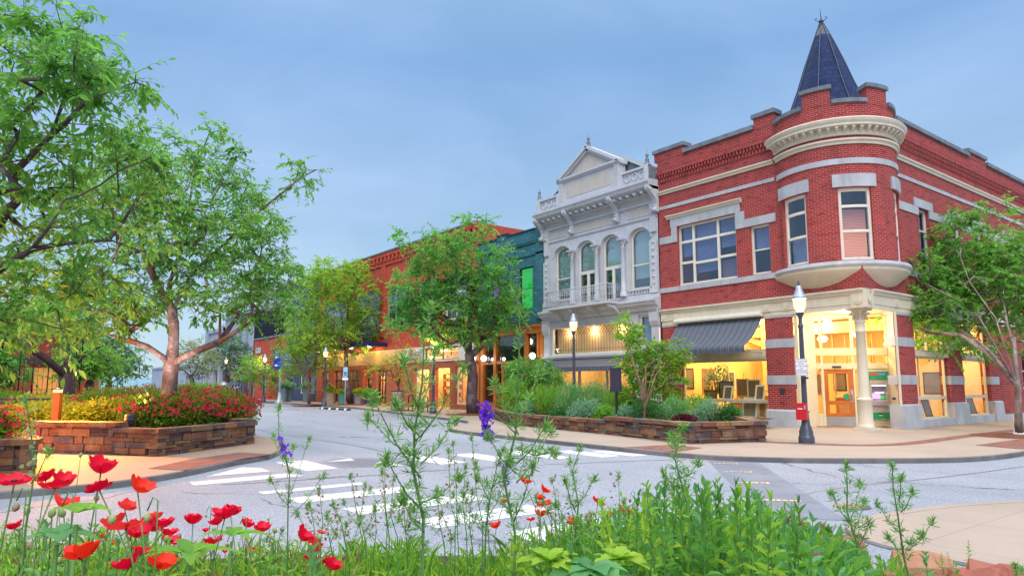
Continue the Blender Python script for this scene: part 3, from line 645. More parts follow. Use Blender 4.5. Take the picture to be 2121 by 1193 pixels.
# ------------------------------------------------------------------ red brick corner building with the turret
CB = thing('corner_building', 'two storey red brick corner building with round turret, pointed slate roof and striped awning', 'building')
D2 = 8.55; BX = 26.0; TOPZ = 11.28
aW = [(4.73, 7.57, 5.67, 8.20), (3.30, 4.13, 5.68, 7.55)]
bW = [(4.55, 5.50, 5.72, 8.17), (7.62, 8.57, 5.72, 8.17), (10.0, 10.95, 5.72, 8.17), (13.6, 14.55, 5.72, 8.17), (17.0, 17.95, 5.72, 8.17)]
thL, thR = math.atan2(1.28, -1.6), 2 * math.pi + math.atan2(-1.6, 1.28)
tw = [R(165), R(225), R(285)]; hw = R(15.2)
tW = [((a - hw) * TR, (a + hw) * TR, 5.72, 8.20) for a in tw]
def f(b):
    b.wall(mA, 0.0, D2, 4.60, 5.50); b.wall(mA, 2.88, D2, 5.50, TOPZ, aW)
    b.wall(mB, 0.0, BX, 4.60, 5.50); b.wall(mB, 2.88, BX, 5.50, TOPZ - .05, bW)
    b.wall(mT, thL * TR, thR * TR, 5.50, 11.18, tW, step=.16)
    b.wall(mA, 7.62, 8.50, .02, 4.06); b.wall(mA, 2.55, 3.66, .02, 4.06)          # piers
    b.face([(0, 3.66, .02), (.35, 3.66, .02), (.35, 3.66, 4.06), (0, 3.66, 4.06)]); b.face([(0, 7.62, .02), (.35, 7.62, .02), (.35, 7.62, 4.06), (0, 7.62, 4.06)])
    b.wall(mB, 1.95, 3.45, .02, 4.06); b.wall(mB, 6.33, 7.62, .02, 4.06); b.wall(mB, 10.40, 13.2, .02, 4.06); b.wall(mB, 13.2, BX, .02, 4.06, [(14.2, 15.4, 1.4, 3.0)])
    for x in (3.45, 6.33, 7.62, 10.4): b.face([(x, 0, .02), (x, .35, .02), (x, .35, 4.06), (x, 0, 4.06)])
    b.face([(BX, 0, 0), (BX, 20, 0), (BX, 20, TOPZ - .4), (BX, 0, TOPZ - .4)]); b.face([(0, D2, 4.4), (BX, D2, 4.4), (BX, D2, TOPZ), (0, D2, TOPZ)])
    # parapet thickness and merlons
    for s0, s1, z in ((7.12, 8.70, 11.62), (2.90, 3.75, 11.68)): b.mbox(mA, s0, s1, -.42, .012, TOPZ - .02, z)
    for s0, s1, z in ((10.0, 11.9, 11.45), (18.0, 19.6, 11.45)): b.mbox(mB, s0, s1, -.42, .012, TOPZ - .06, z)
    b.mbox(mA, 2.88, D2 - .01, -.40, -.36, 10.6, TOPZ - .01); b.mbox(mB, 2.88, BX, -.40, -.36, 10.6, TOPZ - .06)
    for a in (195, 255): b.mbox(mT, R(a - 13) * TR, R(a + 13) * TR, -.36, 0.004, 11.16, 11.73, 0, .16)
    b.mbox(mT, thL * TR, thR * TR, -.34, -.30, 10.6, 11.17, 0, .16)
    # corbel table: two rows of projecting headers
    b.mbox(mA, 3.05, 8.55, 0, .10, 10.62, 10.76); b.mbox(mB, 3.05, BX, 0, .10, 10.58, 10.72); b.mbox(mA, 3.05, 8.55, 0, .05, 10.44, 10.455); b.mbox(mB, 3.05, BX, 0, .05, 10.40, 10.415)
    k = 3.1
    while k < 8.5:
        b.mbox(mA, k, k + .07, .003, .085, 10.46, 10.62); b.mbox(mA, k + .07, k + .14, .003, .06, 10.26, 10.42); k += .15
    k = 3.1
    while k < BX - .2:
        b.mbox(mB, k, k + .07, .003, .085, 10.42, 10.58); b.mbox(mB, k + .07, k + .14, .003, .06, 10.22, 10.38); k += .15
part(CB, 'brick_wall', 'brick_red', f)
def f(b):
    b.face([(.38, .38, 10.9), (BX, .38, 10.9), (BX, D2, 10.9), (.38, D2, 10.9)])
part(CB, 'flat_roof', 'coping_stone', f)
def f(b):   # limestone trim
    for mp, e in ((mA, D2), (mB, BX)):
        b.mbox(mp, 3.0, e, -.02, .035, 9.07, 9.21)
        b.mbox(mp, 2.9, e, -.02, .05, 5.46, 5.66)
    b.mbox(mT, thL * TR, thR * TR, -.02, .035, 9.02, 9.22, 0, .16)
    b.mbox(mA, 4.50, 7.90, -.02, .045, 8.203, 8.56)
    b.mbox(mA, 7.573, 7.86, -.02, .042, 7.55, 8.20); b.mbox(mA, 7.862, 8.50, -.02, .040, 7.55, 7.85)
    b.mbox(mA, 4.32, 4.727, -.02, .042, 7.55, 8.20); b.mbox(mA, 3.02, 4.318, -.02, .040, 7.553, 7.87)
    for a in tw: b.mbox(mT, (a - R(19.5)) * TR, (a + R(19.5)) * TR, -.02, .065, 8.22, 8.66, 0, .16)
    p = 2.95
    for s0, s1, *_ in bW:
        b.mbox(mB, s0 - .33, s1 + .33, -.02, .045, 8.173, 8.50); b.mbox(mB, p, s0 - .003, -.02, .04, 7.86, 8.17); p = s1 + .003
    b.mbox(mB, p, BX, -.02, .04, 7.86, 8.17)
    # pier courses
    for s0, s1, mp in ((7.60, 8.52, mA), (2.53, 3.68, mA), (1.93, 3.47, mB), (6.31, 7.64, mB), (10.38, 11.3, mB)):
        for u, v in ((1.60, 1.92), (2.91, 3.23), (4.0, 4.10)): b.mbox(mp, s0, s1, -.3, .02, u, v)
        h = .72 if mp is mA else .93
        b.mprof(mp, s0 - .02, s1 + .02, [(-.3, 0), (.14, 0), (.10, h - .06), (.03, h), (-.3, h)])
    b.mbox(mA, 3.70, 7.58, -.3, .05, 0, .30); b.mbox(mB, 3.49, 6.29, -.3, .05, 0, .36); b.mbox(mB, 7.66, 10.36, -.3, .05, 0, .38); b.mbox(mB, 11.32, BX, -.3, .07, 0, .36)
    b.mprof(mT, thL * TR, thR * TR, [(-.1, 5.48), (.22, 5.48), (.26, 5.55), (.22, 5.66), (.02, 5.70), (-.1, 5.70)], 0, .16)
part(CB, 'stone_trim', 'limestone', f)
def f(b):   # coping stones on parapet and merlons
    b.mbox(mA, 3.76, 7.11, -.46, .09, TOPZ, TOPZ + .17); b.mbox(mA, 7.04, 8.76, -.46, .09, 11.62, 11.78); b.mbox(mA, 2.84, 3.82, -.46, .09, 11.68, 11.84)
    b.mbox(mB, 3.2, 9.98, -.46, .09, TOPZ - .05, TOPZ + .11); b.mbox(mB, 9.92, 11.98, -.46, .09, 11.45, 11.61); b.mbox(mB, 12.0, 17.95, -.46, .09, TOPZ - .05, TOPZ + .11); b.mbox(mB, 19.7, BX, -.46, .09, TOPZ - .05, TOPZ + .11)
    for a0, a1 in ((141.6, 181), (209, 241), (269, 308.4)): b.mbox(mT, R(a0) * TR, R(a1) * TR, -.42, .08, 11.18, 11.32, 0, .16)
    for a in (195, 255): b.mbox(mT, R(a - 14.5) * TR, R(a + 14.5) * TR, -.44, .08, 11.73, 11.87, 0, .16)
    for mp, a, e in ((mA, 3.9, 7.0), (mB, 3.4, 9.9), (mB, 12.1, 17.9)):      # little roof spikes along the coping
        k = a
        while k < e: b.bar(mp(k, -.1, TOPZ + .1), mp(k, -.1, TOPZ + .26), .012, 4); k += .42
part(CB, 'coping', 'coping_stone', f)
def f(b):   # cream painted cornices and turret bowl
    for mp, e in ((mA, D2), (mB, BX)):
        b.mprof(mp, 3.0, e, [(-.02, 9.72), (.05, 9.72), (.07, 9.79), (.12, 9.83), (.12, 9.88), (-.02, 9.90)])
    b.mprof(mT, thL * TR, thR * TR, [(-.02, 9.71), (.05, 9.71), (.07, 9.79), (.13, 9.83), (.13, 9.89), (-.02, 9.91)], 0, .16)
    b.mprof(mT, (thL - R(3)) * TR, (thR + R(3)) * TR, [(-.02, 10.02), (.05, 10.02), (.08, 10.10), (.10, 10.27), (.31, 10.29), (.31, 10.36), (.36, 10.43), (.39, 10.51), (.36, 10.55), (-.02, 10.57)], 0, .12)
    a = thL + R(3)
    while a < thR: b.mprof(mT, a * TR, (a + R(2.6)) * TR, [(.05, 10.285), (.27, 10.285), (.27, 10.22), (.20, 10.16), (.05, 10.10)]); a += R(6.6)
    b.lathe([(.9, 4.66), (1.15, 4.68), (1.45, 4.80), (1.78, 5.02), (2.02, 5.22), (2.20, 5.36), (2.24, 5.43), (2.24, 5.485)], (*TC, 0), 64, 0, thL - .2, thR + .2)
    b.mprof(mA, 4.42, 8.08, [(-.02, 8.563), (.07, 8.563), (.10, 8.63), (.16, 8.68), (.16, 8.72), (-.02, 8.74)])
    for mp, s0, e in ((mA, -.02, D2 - .05), (mB, .40, BX)):
        k = .002 if mp is mB else 0
        b.mprof(mp, s0, e, [(-.35, 4.08 + k), (.03 - k, 4.08 + k), (.03 - k, 4.22), (.055 - k, 4.24), (.055 - k, 4.53), (.10 - k, 4.56), (.13 - k, 4.64), (.19 - k, 4.67), (.19 - k, 4.73 - k), (-.35, 4.74 - k)])
    for mp, ss in ((mA, (2.60, 3.38, 7.62, 8.20)), (mB, (1.98, 3.12, 6.38, 7.28, 10.45))):
        for s in ss:
            b.mbox(mp, s, s + .30, .05, .085, 4.24, 4.53); P = mp(s + .15, .085, 4.385); Q = mp(s + .15, .105, 4.385); b.bar(P, Q, .09, 14)
    b.box(-.10, .42, -.10, .42, 4.10, 4.56)
    for c in ((-.115, .16), (.16, -.115)):
        d_ = Vector((c[0] - .16 if c[0] < 0 else 0, c[1] - .16 if c[1] < 0 else 0, 0)).normalized(); q = Vector((c[0], c[1], 4.34)); b.bar(q, q + d_ * .02, .13, 18); b.bar(q + d_ * .02, q + d_ * .04, .05, 12)
part(CB, 'cornice', 'cream_trim', f)
def f(b):
    b.lathe([(1.62, 11.1), (1.42, 11.45), (1.25, 11.9), (.98, 12.62), (.68, 13.55), (.41, 14.3), (.20, 14.85), (.05, 15.2)], (1.55, 1.69, 0), 40)
rf = part(CB, 'turret_roof', 'slate', f)
def f(b):
    for k in range(8):
        a = 2 * math.pi * (k + .35) / 8
        b.tube([(1.55 + (r + .012) * math.cos(a), 1.69 + (r + .012) * math.sin(a), z) for r, z in ((1.62, 11.1), (1.42, 11.45), (1.25, 11.9), (.98, 12.62), (.68, 13.55), (.41, 14.3), (.20, 14.85), (.05, 15.2))], .022, 5)
    b.lathe([(.30, 14.62), (.20, 14.87), (.06, 15.2), (.08, 15.22), (.10, 15.27), (.05, 15.34), (.02, 15.4), (0, 15.41)], (1.55, 1.69, 0), 12)
    b.bar((1.55, 1.69, 15.4), (1.54, 1.70, 15.78), .012, 5)
    for k in range(4):
        a = k * math.pi / 2 + .5; c, s = math.cos(a), math.sin(a)
        b.tube([(1.55 + c * (.04 + .17 * math.sin(t)), 1.69 + s * (.04 + .17 * math.sin(t)), 15.25 + .14 * t * .9 - .06 * t * t * .4) for t in np.linspace(0, 2.6, 9)], .014, 5)
part(rf, 'finial', 'dark_metal', f)
# upper windows
window(CB, mA, 4.73, 7.57, 5.67, 8.20, -.12, .09, [5.64, 6.84], [7.50, (6.55, 5.64, 6.84), (6.62, 4.73, 5.64), (6.62, 6.84, 7.57)], 'ivory_paint', 'upper_glass', [('blind_grey', 6.9, 8.12, 6.86, 7.48), ('blind_grey', 6.15, 8.12, 5.68, 6.8), ('blind_grey', 7.0, 8.12, 4.83, 5.6), ('blind_pink', 5.76, 6.5, 4.83, 5.6)], bar=.10)
window(CB, mA, 3.30, 4.13, 5.68, 7.55, -.12, .08, [], [6.62], 'ivory_paint', 'upper_glass', [('blind_grey', 6.62, 7.46)])
for i, o in enumerate(tW):
    window(CB, mT, *o, -.10, .10, [], [7.58, 6.72], 'ivory_paint', 'upper_glass', [('blind_lit' if i == 1 else 'blind_grey', 5.82, 7.5 if i == 1 else 6.7)], step=.12, bar=.09)
for i, o in enumerate(bW): window(CB, mB, *o, -.12, .09, [], [7.35, 6.5], 'ivory_paint', 'upper_glass', [('shade_green', 6.4, 8.0)])
lt = room_light('turret_room_light', CB, (.95, .95, 6.2), 230, (1.0, .56, .24), .12)
# ground floor shop fronts
shopfr = 'cream_trim'
window(CB, mA, 3.70, 7.58, .30, .98, -.14, .06, [5.64], [], shopfr, 'shop_glass', name='shop_window')
window(CB, mA, 3.70, 7.58, .985, 2.52, -.14, .06, [], [], shopfr, 'shop_glass', name='shop_window')
window(CB, mA, 3.70, 7.58, 2.84, 4.08, -.14, .06, [5.64], [], shopfr, 'shop_glass', name='transom_window')
for s0, s1, sl in ((3.50, 6.29, .92), (7.66, 10.36, .95)):
    window(CB, mB, s0, s1, .36, 2.60, -.14, .07, [], [(1.12, s0, s1)], shopfr, 'shop_glass', name='shop_window', bar=.12)
    window(CB, mB, s0, s1, 2.78, 4.08, -.14, .07, [(s0 + s1) / 2], [], shopfr, 'shop_glass', name='transom_window')
window(CB, mB, 14.2, 15.4, 1.4, 3.0, -.12, .08, [], [2.2], shopfr, 'upper_glass')
def f(b):
    b.mbox(mA, 3.68, 7.60, -.24, .02, 2.522, 2.838); b.mbox(mA, 3.68, 7.60, -.22, .05, 2.60, 2.70)
    b.mbox(mB, 3.48, 6.31, -.24, .01, 2.602, 2.778); b.mbox(mB, 7.64, 10.38, -.24, .01, 2.602, 2.778)
    m1, L1 = two((1.1, 2.50), (0.02, 2.53)); b.mbox(m1, 0, L1, -.12, 0, .10, 4.08)
    for u, v in ((.2, 1.0), (1.1, 2.5), (2.6, 4.0)): b.mbox(m1, .12, L1 - .12, -.14, -.12, u, v) if False else b.mbox(m1, .12, L1 - .12, 0, .02, u, v)
    m2, L2 = two((2.92, .69), (1.97, .03)); b.mbox(m2, 0, L2, -.12, 0, .10, 4.08)
    # chamfer frame
    for a, c in ((-1.02, -.90), (-.72, -.64), (.36, .42), (.80, .88), (1.53, 1.60)): b.mbox(mC, a, c, -.10, .02, .10, 4.08)
    for u, v in ((2.16, 2.36), (2.64, 2.90), (4.02, 4.085)): b.mbox(mC, -.90, 1.53, -.095, .035, u, v)
    for a, c in ((-.90, -.72), (.42, .80)): b.mbox(mC, a, c, -.09, .0, .10, .55)
    b.mbox(mC, .88, 1.53, -.35, .0, .10, .36); b.mbox(mC, .88, 1.53, -.35, .0, 2.06, 2.16)
part(CB, 'shopfront_frame', 'cream_paint', f)
def f(b):
    for a, c, u, v in ((-.90, -.72, .55, 2.16), (.42, .80, .55, 2.16), (-.90, .80, 2.36, 2.64), (.88, 1.53, 2.36, 2.64), (-.90, .80, 2.90, 4.02), (.88, 1.53, 2.90, 4.02)): b.mbox(mC, a, c, -.05, -.04, u, v)
part(CB, 'entrance_glazing', 'shop_glass', f)
def f(b):
    b.face([(-.02, 2.6, 4.11), (-.02, -.02, 4.11), (2.0, -.02, 4.11), (3.0, .75, 4.11), (1.1, 2.6, 4.11)])
part(CB, 'porch_soffit', 'cream_paint', f)
# door
def f(b):
    for a, c, u, v in ((-.64, -.50, .12, 2.14), (.22, .36, .12, 2.14), (-.50, .22, 1.98, 2.14), (-.50, .22, .88, 1.02), (-.50, .22, .46, .58)): b.mbox(mC, a, c, -.06, .0, u, v)
dr = part(CB, 'door', 'wood_door', f)
part(dr, 'pane', 'shop_glass', lambda b: (b.mbox(mC, -.50, .22, -.035, -.025, 1.02, 1.98), b.mbox(mC, -.50, .22, -.035, -.025, .58, .88)))
part(dr, 'kick_plate', 'steel', lambda b: b.mbox(mC, -.64, .36, -.055, .006, .12, .46))
part(dr, 'handle', 'steel', lambda b: (b.mbox(mC, .235, .325, .0, .012, .98, 1.42), b.bar(mC(.27, .05, 1.05), mC(.27, .05, 1.36), .015), b.bar(mC(.27, .0, 1.08), mC(.27, .05, 1.08), .012), b.bar(mC(.27, .0, 1.33), mC(.27, .05, 1.33), .012)))
part(dr, 'door_sticker', 'green_paint', lambda b: b.bar(mC(.10, -.024, 1.17), mC(.10, -.021, 1.17), .11, 18))
part(dr, 'door_closer', 'dark_metal', lambda b: b.mbox(mC, -.35, -.05, .035, .07, 2.19, 2.26))
# corner column
def f(b):
    b.box(.08, .72, .08, .72, .09, .20)
    b.lathe([(.26, .20), (.27, .24), (.24, .28), (.225, .32), (.225, 1.05), (.25, 1.08), (.25, 1.13), (.19, 1.16), (.178, 1.2), (.165, 2.0), (.155, 3.30), (.18, 3.32), (.18, 3.37), (.155, 3.40), (.155, 3.62), (.19, 3.66), (.19, 3.69), (.16, 3.72), (.17, 3.84), (.23, 3.98), (.30, 4.06)], (.4, .4, 0), 26)
    b.box(.10, .70, .10, .70, 4.03, 4.10)
    for k in range(8):
        a = k * math.pi / 4 + .2; b.tube([(.4 + math.cos(a) * r, .4 + math.sin(a) * r, z) for r, z in ((.17, 3.74), (.23, 3.88), (.29, 3.97), (.32, 3.94), (.30, 3.89))], .026, 6)
part(CB, 'column', 'cream_trim', f)
# interior of the gallery
def f(b):
    b.face([(.32, D2 - .08, .1), (11.2, D2 - .08, .1), (11.2, D2 - .08, 4.3), (.32, D2 - .08, 4.3)]); b.face([(8.2, .3, .1), (8.2, D2, .1), (8.2, D2, 4.3), (8.2, .3, 4.3)])
    b.face([(11.2, .3, .1), (11.2, D2, .1), (11.2, D2, 4.3), (11.2, .3, 4.3)])
    b.box(3.2, 3.45, 5.6, 5.9, .1, 4.2); b.box(5.5, 5.9, .9, 8, 3.75, 4.2)
    for y in (4.2, 6.6): b.box(8.05, 8.19, y - .5, y + .5, 2.2, 3.4)
part(CB, 'interior_wall', 'yellow_wall', f)
part(CB, 'interior_ceiling', 'ceiling_cream', lambda b: b.face([(.06, .06, 4.32), (11.2, .06, 4.32), (11.2, D2 - .1, 4.32), (.06, D2 - .1, 4.32)]))
part(CB, 'interior_floor', 'floor_wood', lambda b: b.face([(.3, 2.9, .125), (3.3, .3, .125), (11.2, .3, .125), (11.2, D2 - .1, .125), (.3, D2 - .1, .125)]))
part(CB, 'interior_beam', 'wood_pale', lambda b: [b.bar((2.4 + 5.5 * k / 14, 3.0, 2.2), (2.9 + 5.5 * k / 14, 8.0, 4.1), .03, 4) for k in range(3)] + [b.box(6.0, 6.12, y, y + .03, .2, 3.7) for y in np.arange(1.0, 8.0, .55)])
part(CB, 'upper_floor', 'window_dark', lambda b: b.face([(.2, .2, 5.3), (BX, .2, 5.3), (BX, D2 - .1, 5.3), (.2, D2 - .1, 5.3)]))
part(CB, 'upper_back_wall', 'window_dark', lambda b: b.face([(3.4, 3.4, 5.3), (3.4, D2 - .05, 5.3), (3.4, D2 - .05, 10.8), (3.4, 3.4, 10.8)]) or b.face([(3.4, 3.4, 5.3), (BX, 3.4, 5.3), (BX, 3.4, 10.8), (3.4, 3.4, 10.8)]))
# pier sign plate, wall boxes
part(CB, 'wall_plaque', 'dark_metal', lambda b: b.mbox(mA, 2.98, 3.16, .02, .035, 1.28, 1.46))
part(CB, 'entry_keypad', 'dark_metal', lambda b: b.bar((2.32, .25, 1.12), (2.24, .33, 1.12), .05, 4))
# awning
AW = thing('awning', 'dark teal striped canvas awning with maroon lines over the lit gallery window', 'awning')
AW.location = (0, 0, 0)
rows = []
n = 10
ap = [(.02 + 1.22 * t, 4.10 - 1.12 * t - .22 * math.sin(math.pi * t) * .8) for t in np.linspace(0, 1, n)]
def f(b):
    cs = b.cuts(3.74, 7.66, .25); rw = []
    pr = ap + [(1.235, 2.98 - .12), (1.22, 2.72)]
    for s in cs: rw.append([b.V(mA(s, d, z + (0 if k < len(pr) - 1 else .03 * math.cos((s - 3.74) * 47)))) for k, (d, z) in enumerate(pr)])
    for i in range(len(cs) - 1):
        for k in range(len(pr) - 1): b.F((rw[i][k], rw[i + 1][k], rw[i + 1][k + 1], rw[i][k + 1]), 0, [(cs[i], k), (cs[i + 1], k), (cs[i + 1], k + 1), (cs[i], k + 1)], True)
part(AW, 'canvas', 'awning_stripe', f)
def f(b):
    for s in (3.8, 7.6):
        b.tube([mA(s, .05, 2.75), mA(s, .7, 2.80), mA(s, 1.2, 2.93)], .018, 6)
    b.bar(mA(3.74, 1.2, 2.96), mA(7.66, 1.2, 2.96), .02, 6)
part(AW, 'awning_frame', 'galvanised', f)
part(AW, 'awning_box', 'ivory_paint', lambda b: b.mprof(mA, 3.70, 7.70, [(.06, 4.10), (.25, 4.10), (.27, 4.16), (.25, 4.26), (.06, 4.30)]))
# cash machine
AT = thing('cash_machine', 'green and grey cash machine set beside the corner entrance', 'cash machine')
part(AT, 'casing', 'grey_plastic', lambda b: (b.mbox(mC, .89, 1.52, -.30, .04, .62, .86), b.mbox(mC, .89, .95, -.30, .04, .86, 1.62), b.mbox(mC, 1.46, 1.52, -.30, .04, .86, 1.62), b.mbox(mC, .89, 1.52, -.30, .05, 1.58, 1.78), b.mbox(mC, .89, 1.52, -.30, .09, .86, .95)))
part(AT, 'canopy_panel', 'green_paint', lambda b: b.mbox(mC, .885, 1.525, -.28, .07, 1.78, 2.055))
part(AT, 'lower_panel', 'green_paint', lambda b: (b.mbox(mC, .885, 1.525, -.28, .05, .38, .62),))
part(AT, 'recess', 'lilac_plastic', lambda b: (b.mbox(mC, .95, 1.46, -.30, -.26, .95, 1.58), b.mprof(mC, .95, 1.46, [(-.26, .95), (.04, .95), (.04, 1.0), (-.26, 1.08)])))
part(AT, 'light_bar', 'pendant_white', lambda b: (b.mbox(mC, .97, 1.44, -.02, .0, 1.545, 1.575), b.mbox(mC, 1.15, 1.45, -.255, -.24, 1.30, 1.325)))
part(AT, 'screen', 'screen_glow', lambda b: b.mprof(mC, 1.02, 1.32, [(-.255, 1.09), (-.20, 1.09), (-.24, 1.29), (-.258, 1.29)]))
part(AT, 'card_reader', 'green_light', lambda b: b.mbox(mC, 1.37, 1.44, -.255, -.22, 1.10, 1.20))
part(AT, 'sign_strip', ['screen_red', 'screen_blue'], lambda b: (b.mbox(mC, .90, 1.16, .07, .078, 1.93, 2.0, 0), b.mbox(mC, 1.162, 1.42, .07, .078, 1.93, 2.0, 1)))
part(AT, 'handle', ['black_paint', 'white_paint'], lambda b: (b.mbox(mC, 1.13, 1.25, .05, .06, .555, .58, 0), b.mbox(mC, 1.13, 1.25, .05, .058, .50, .53, 1)))
# pendants inside and their real lamps
for (x, y, z, L) in ((2.6, 2.9, 3.35, 'pendant lamp hanging inside left of the corner column'), (3.9, 2.2, 3.55, 'pendant lamp hanging inside above the door, mostly behind the column'), (3.7, .95, 3.10, 'pendant lamp hanging inside right of the corner column')):
    p = thing('pendant_lamp', L, 'lamp', (x, y, z), 0, 'pendant lamps in the gallery')
    part(p, 'globe', 'pendant_glow', lambda b: b.lathe([(0, -.15), (.10, -.14), (.18, -.06), (.19, 0), (.12, .07), (.04, .09)], (0, 0, 0), 16))
    part(p, 'rod', 'dark_metal', lambda b: b.bar((0, 0, .09), (0, 0, 4.31 - z), .015, 6))
    room_light('pendant_light', p, (0, 0, -.28), 80)
for x, y, e in ((2.0, 5.6, 230), (2.2, 7.4, 150), (5.0, 4.5, 200), (5.0, 1.3, 230), (9.4, 2.2, 380), (4.6, 6.8, 170)): room_light('ceiling_light', CB, (x, y, 3.9), e, (1.0, .66, .27), .3)
# things in the gallery room
rr = random.Random(21)
def wall_picture(label, mp, s, z, w, h, fm):
    t = thing('wall_picture', label, 'picture', (0, 0, 0), 0, 'pictures hung inside the gallery')
    part(t, 'frame', fm, lambda b: (b.mbox(mp, s, s + w, 0, .03, z, z + .05), b.mbox(mp, s, s + w, 0, .03, z + h - .05, z + h), b.mbox(mp, s, s + .05, 0, .03, z + .05, z + h - .05), b.mbox(mp, s + w - .05, s + w, 0, .03, z + .05, z + h - .05)))
    part(t, 'canvas', 'canvas_art', lambda b: b.mbox(mp, s + .05, s + w - .05, 0, .015, z + .05, z + h - .05))
bw_ = lambda s, d, z: (8.19 - d, s, z)
sw_ = lambda s, d, z: (s, D2 - .09 - d, z)
for s, z, w, h, fm, L in ((1.0, 1.2, .7, .9, 'black_paint', 'dark framed picture on the back wall, seen through the first side window'), (2.0, 1.5, .5, .7, 'wood_door', 'brown framed picture on the back wall seen right of the door'), (3.1, 1.2, .9, .7, 'white_paint', 'wide white framed picture on the gallery back wall'), (4.9, 1.3, .6, .8, 'black_paint', 'dark framed picture on the gallery back wall behind the easels'), (6.0, 1.1, .8, 1.0, 'wood_pale', 'tall pale framed picture on the gallery back wall'), (7.3, 1.4, .6, .6, 'black_paint', 'small square dark picture at the far left of the gallery back wall')): wall_picture(L, bw_, s, z, w, h, fm)
for s, z, w, h, fm, L in ((1.2, 1.4, .7, .9, 'black_paint', 'dark framed picture on the left gallery wall near the window'), (2.5, 1.2, .9, 1.1, 'wood_door', 'large brown framed picture on the left gallery wall'), (4.2, 1.4, .7, .8, 'white_paint', 'white framed picture deep on the left gallery wall')): wall_picture(L, sw_, s, z, w, h, fm)
ct = thing('sales_counter', 'wooden sales counter inside the gallery, seen through the door', 'counter', (4.6, 2.4, .125), R(20))
part(ct, 'body', 'wood_door', lambda b: b.box(-.35, .35, -1.0, 1.0, .0, .95)); part(ct, 'top', 'wood_pale', lambda b: b.box(-.42, .42, -1.06, 1.06, .95, 1.0)); part(ct, 'panel', 'floor_wood', lambda b: [b.box(-.365, -.35, y, y + .55, .15, .8) for y in (-.9, -.28, .34)])
for q, (x, y, rz, L) in enumerate(((2.9, 4.6, .3, 'wooden chair inside the gallery behind the right easels'), (3.1, 6.6, 2.2, 'wooden chair inside the gallery behind the left easels'), (3.9, 1.2, 1.0, 'wooden chair inside behind the cash machine'))):
    ch = thing('chair', L, 'chair', (x, y, .125), rz, 'wooden chairs in the gallery')
    part(ch, 'seat', 'wood_door', lambda b: b.box(-.22, .22, -.22, .22, .43, .47)); part(ch, 'backrest', 'wood_door', lambda b: (b.box(.19, .22, -.2, .2, .72, .95), b.box(.19, .22, -.2, .2, .58, .64)))
    for u, v in ((-1, -1), (-1, 1), (1, -1), (1, 1)): part(ch, 'leg', 'wood_door', lambda b: b.box(u * .20 - .02, u * .20 + .02, v * .20 - .02, v * .20 + .02, 0, .43 if u < 0 else .95))
cab = thing('cabinet', 'low cabinet with small framed prints standing under the middle of the gallery window', 'cabinet', (2.3, 5.3, .125))
part(cab, 'body', 'wood_door', lambda b: b.box(-.25, .25, -1.5, 1.5, 0, .72)); part(cab, 'door', 'wood_pale', lambda b: [b.box(-.262, -.25, y, y + .66, .06, .66) for y in (-1.45, -.72, .04, .77)]); part(cab, 'prints', 'goods', lambda b: [b.box(-.15 + .05 * k % .2, -.12 + .05 * k % .2, -1.4 + .28 * k, -1.2 + .28 * k, .722, .72 + .2 + .1 * (k % 3)) for k in range(10)])
room_light('porch_light', CB, (.95, 1.0, 3.85), 150, (1.0, .72, .40), .2)
# ------------------------------------------------------------------ white ornate building
WB = thing('ornate_building', 'narrow grey white building with triangular pediment, arched windows and iron balcony', 'building')
W0, W1 = 8.60, 16.28; WM = 12.44
wW = [(14.22, 15.50, 5.80, 8.52, .50), (12.50, 13.80, 5.45, 8.52, .50), (10.84, 12.08, 5.45, 8.52, .50), (9.02, 10.32, 5.80, 8.52, .50)]
def f(b):
    b.wall(mA, W0, W1, 4.75, 9.65, wW, .22); b.wall(mA, 8.6, W1, 2.88, 4.76, [(10.25, 15.70, 3.05, 4.42), (8.85, 9.86, 3.33, 4.64)], .2)
    b.wall(mA, 8.6, 10.25, .02, 2.88, [(9.0, 9.9, .9, 2.6)], .2); b.wall(mA, 15.7, W1, .02, 2.88)
    b.face([(0, W1, 0), (20, W1, 0), (20, W1, 10), (0, W1, 10)]); b.face([(0, W0, 9.5), (20, W0, 9.5), (20, W0, 10.2), (0, W0, 10.2)])
    b.mbox(mA, W0, W1, -.4, .0, 9.65, 10.9)
part(WB, 'wall', 'grey_white_paint', f)
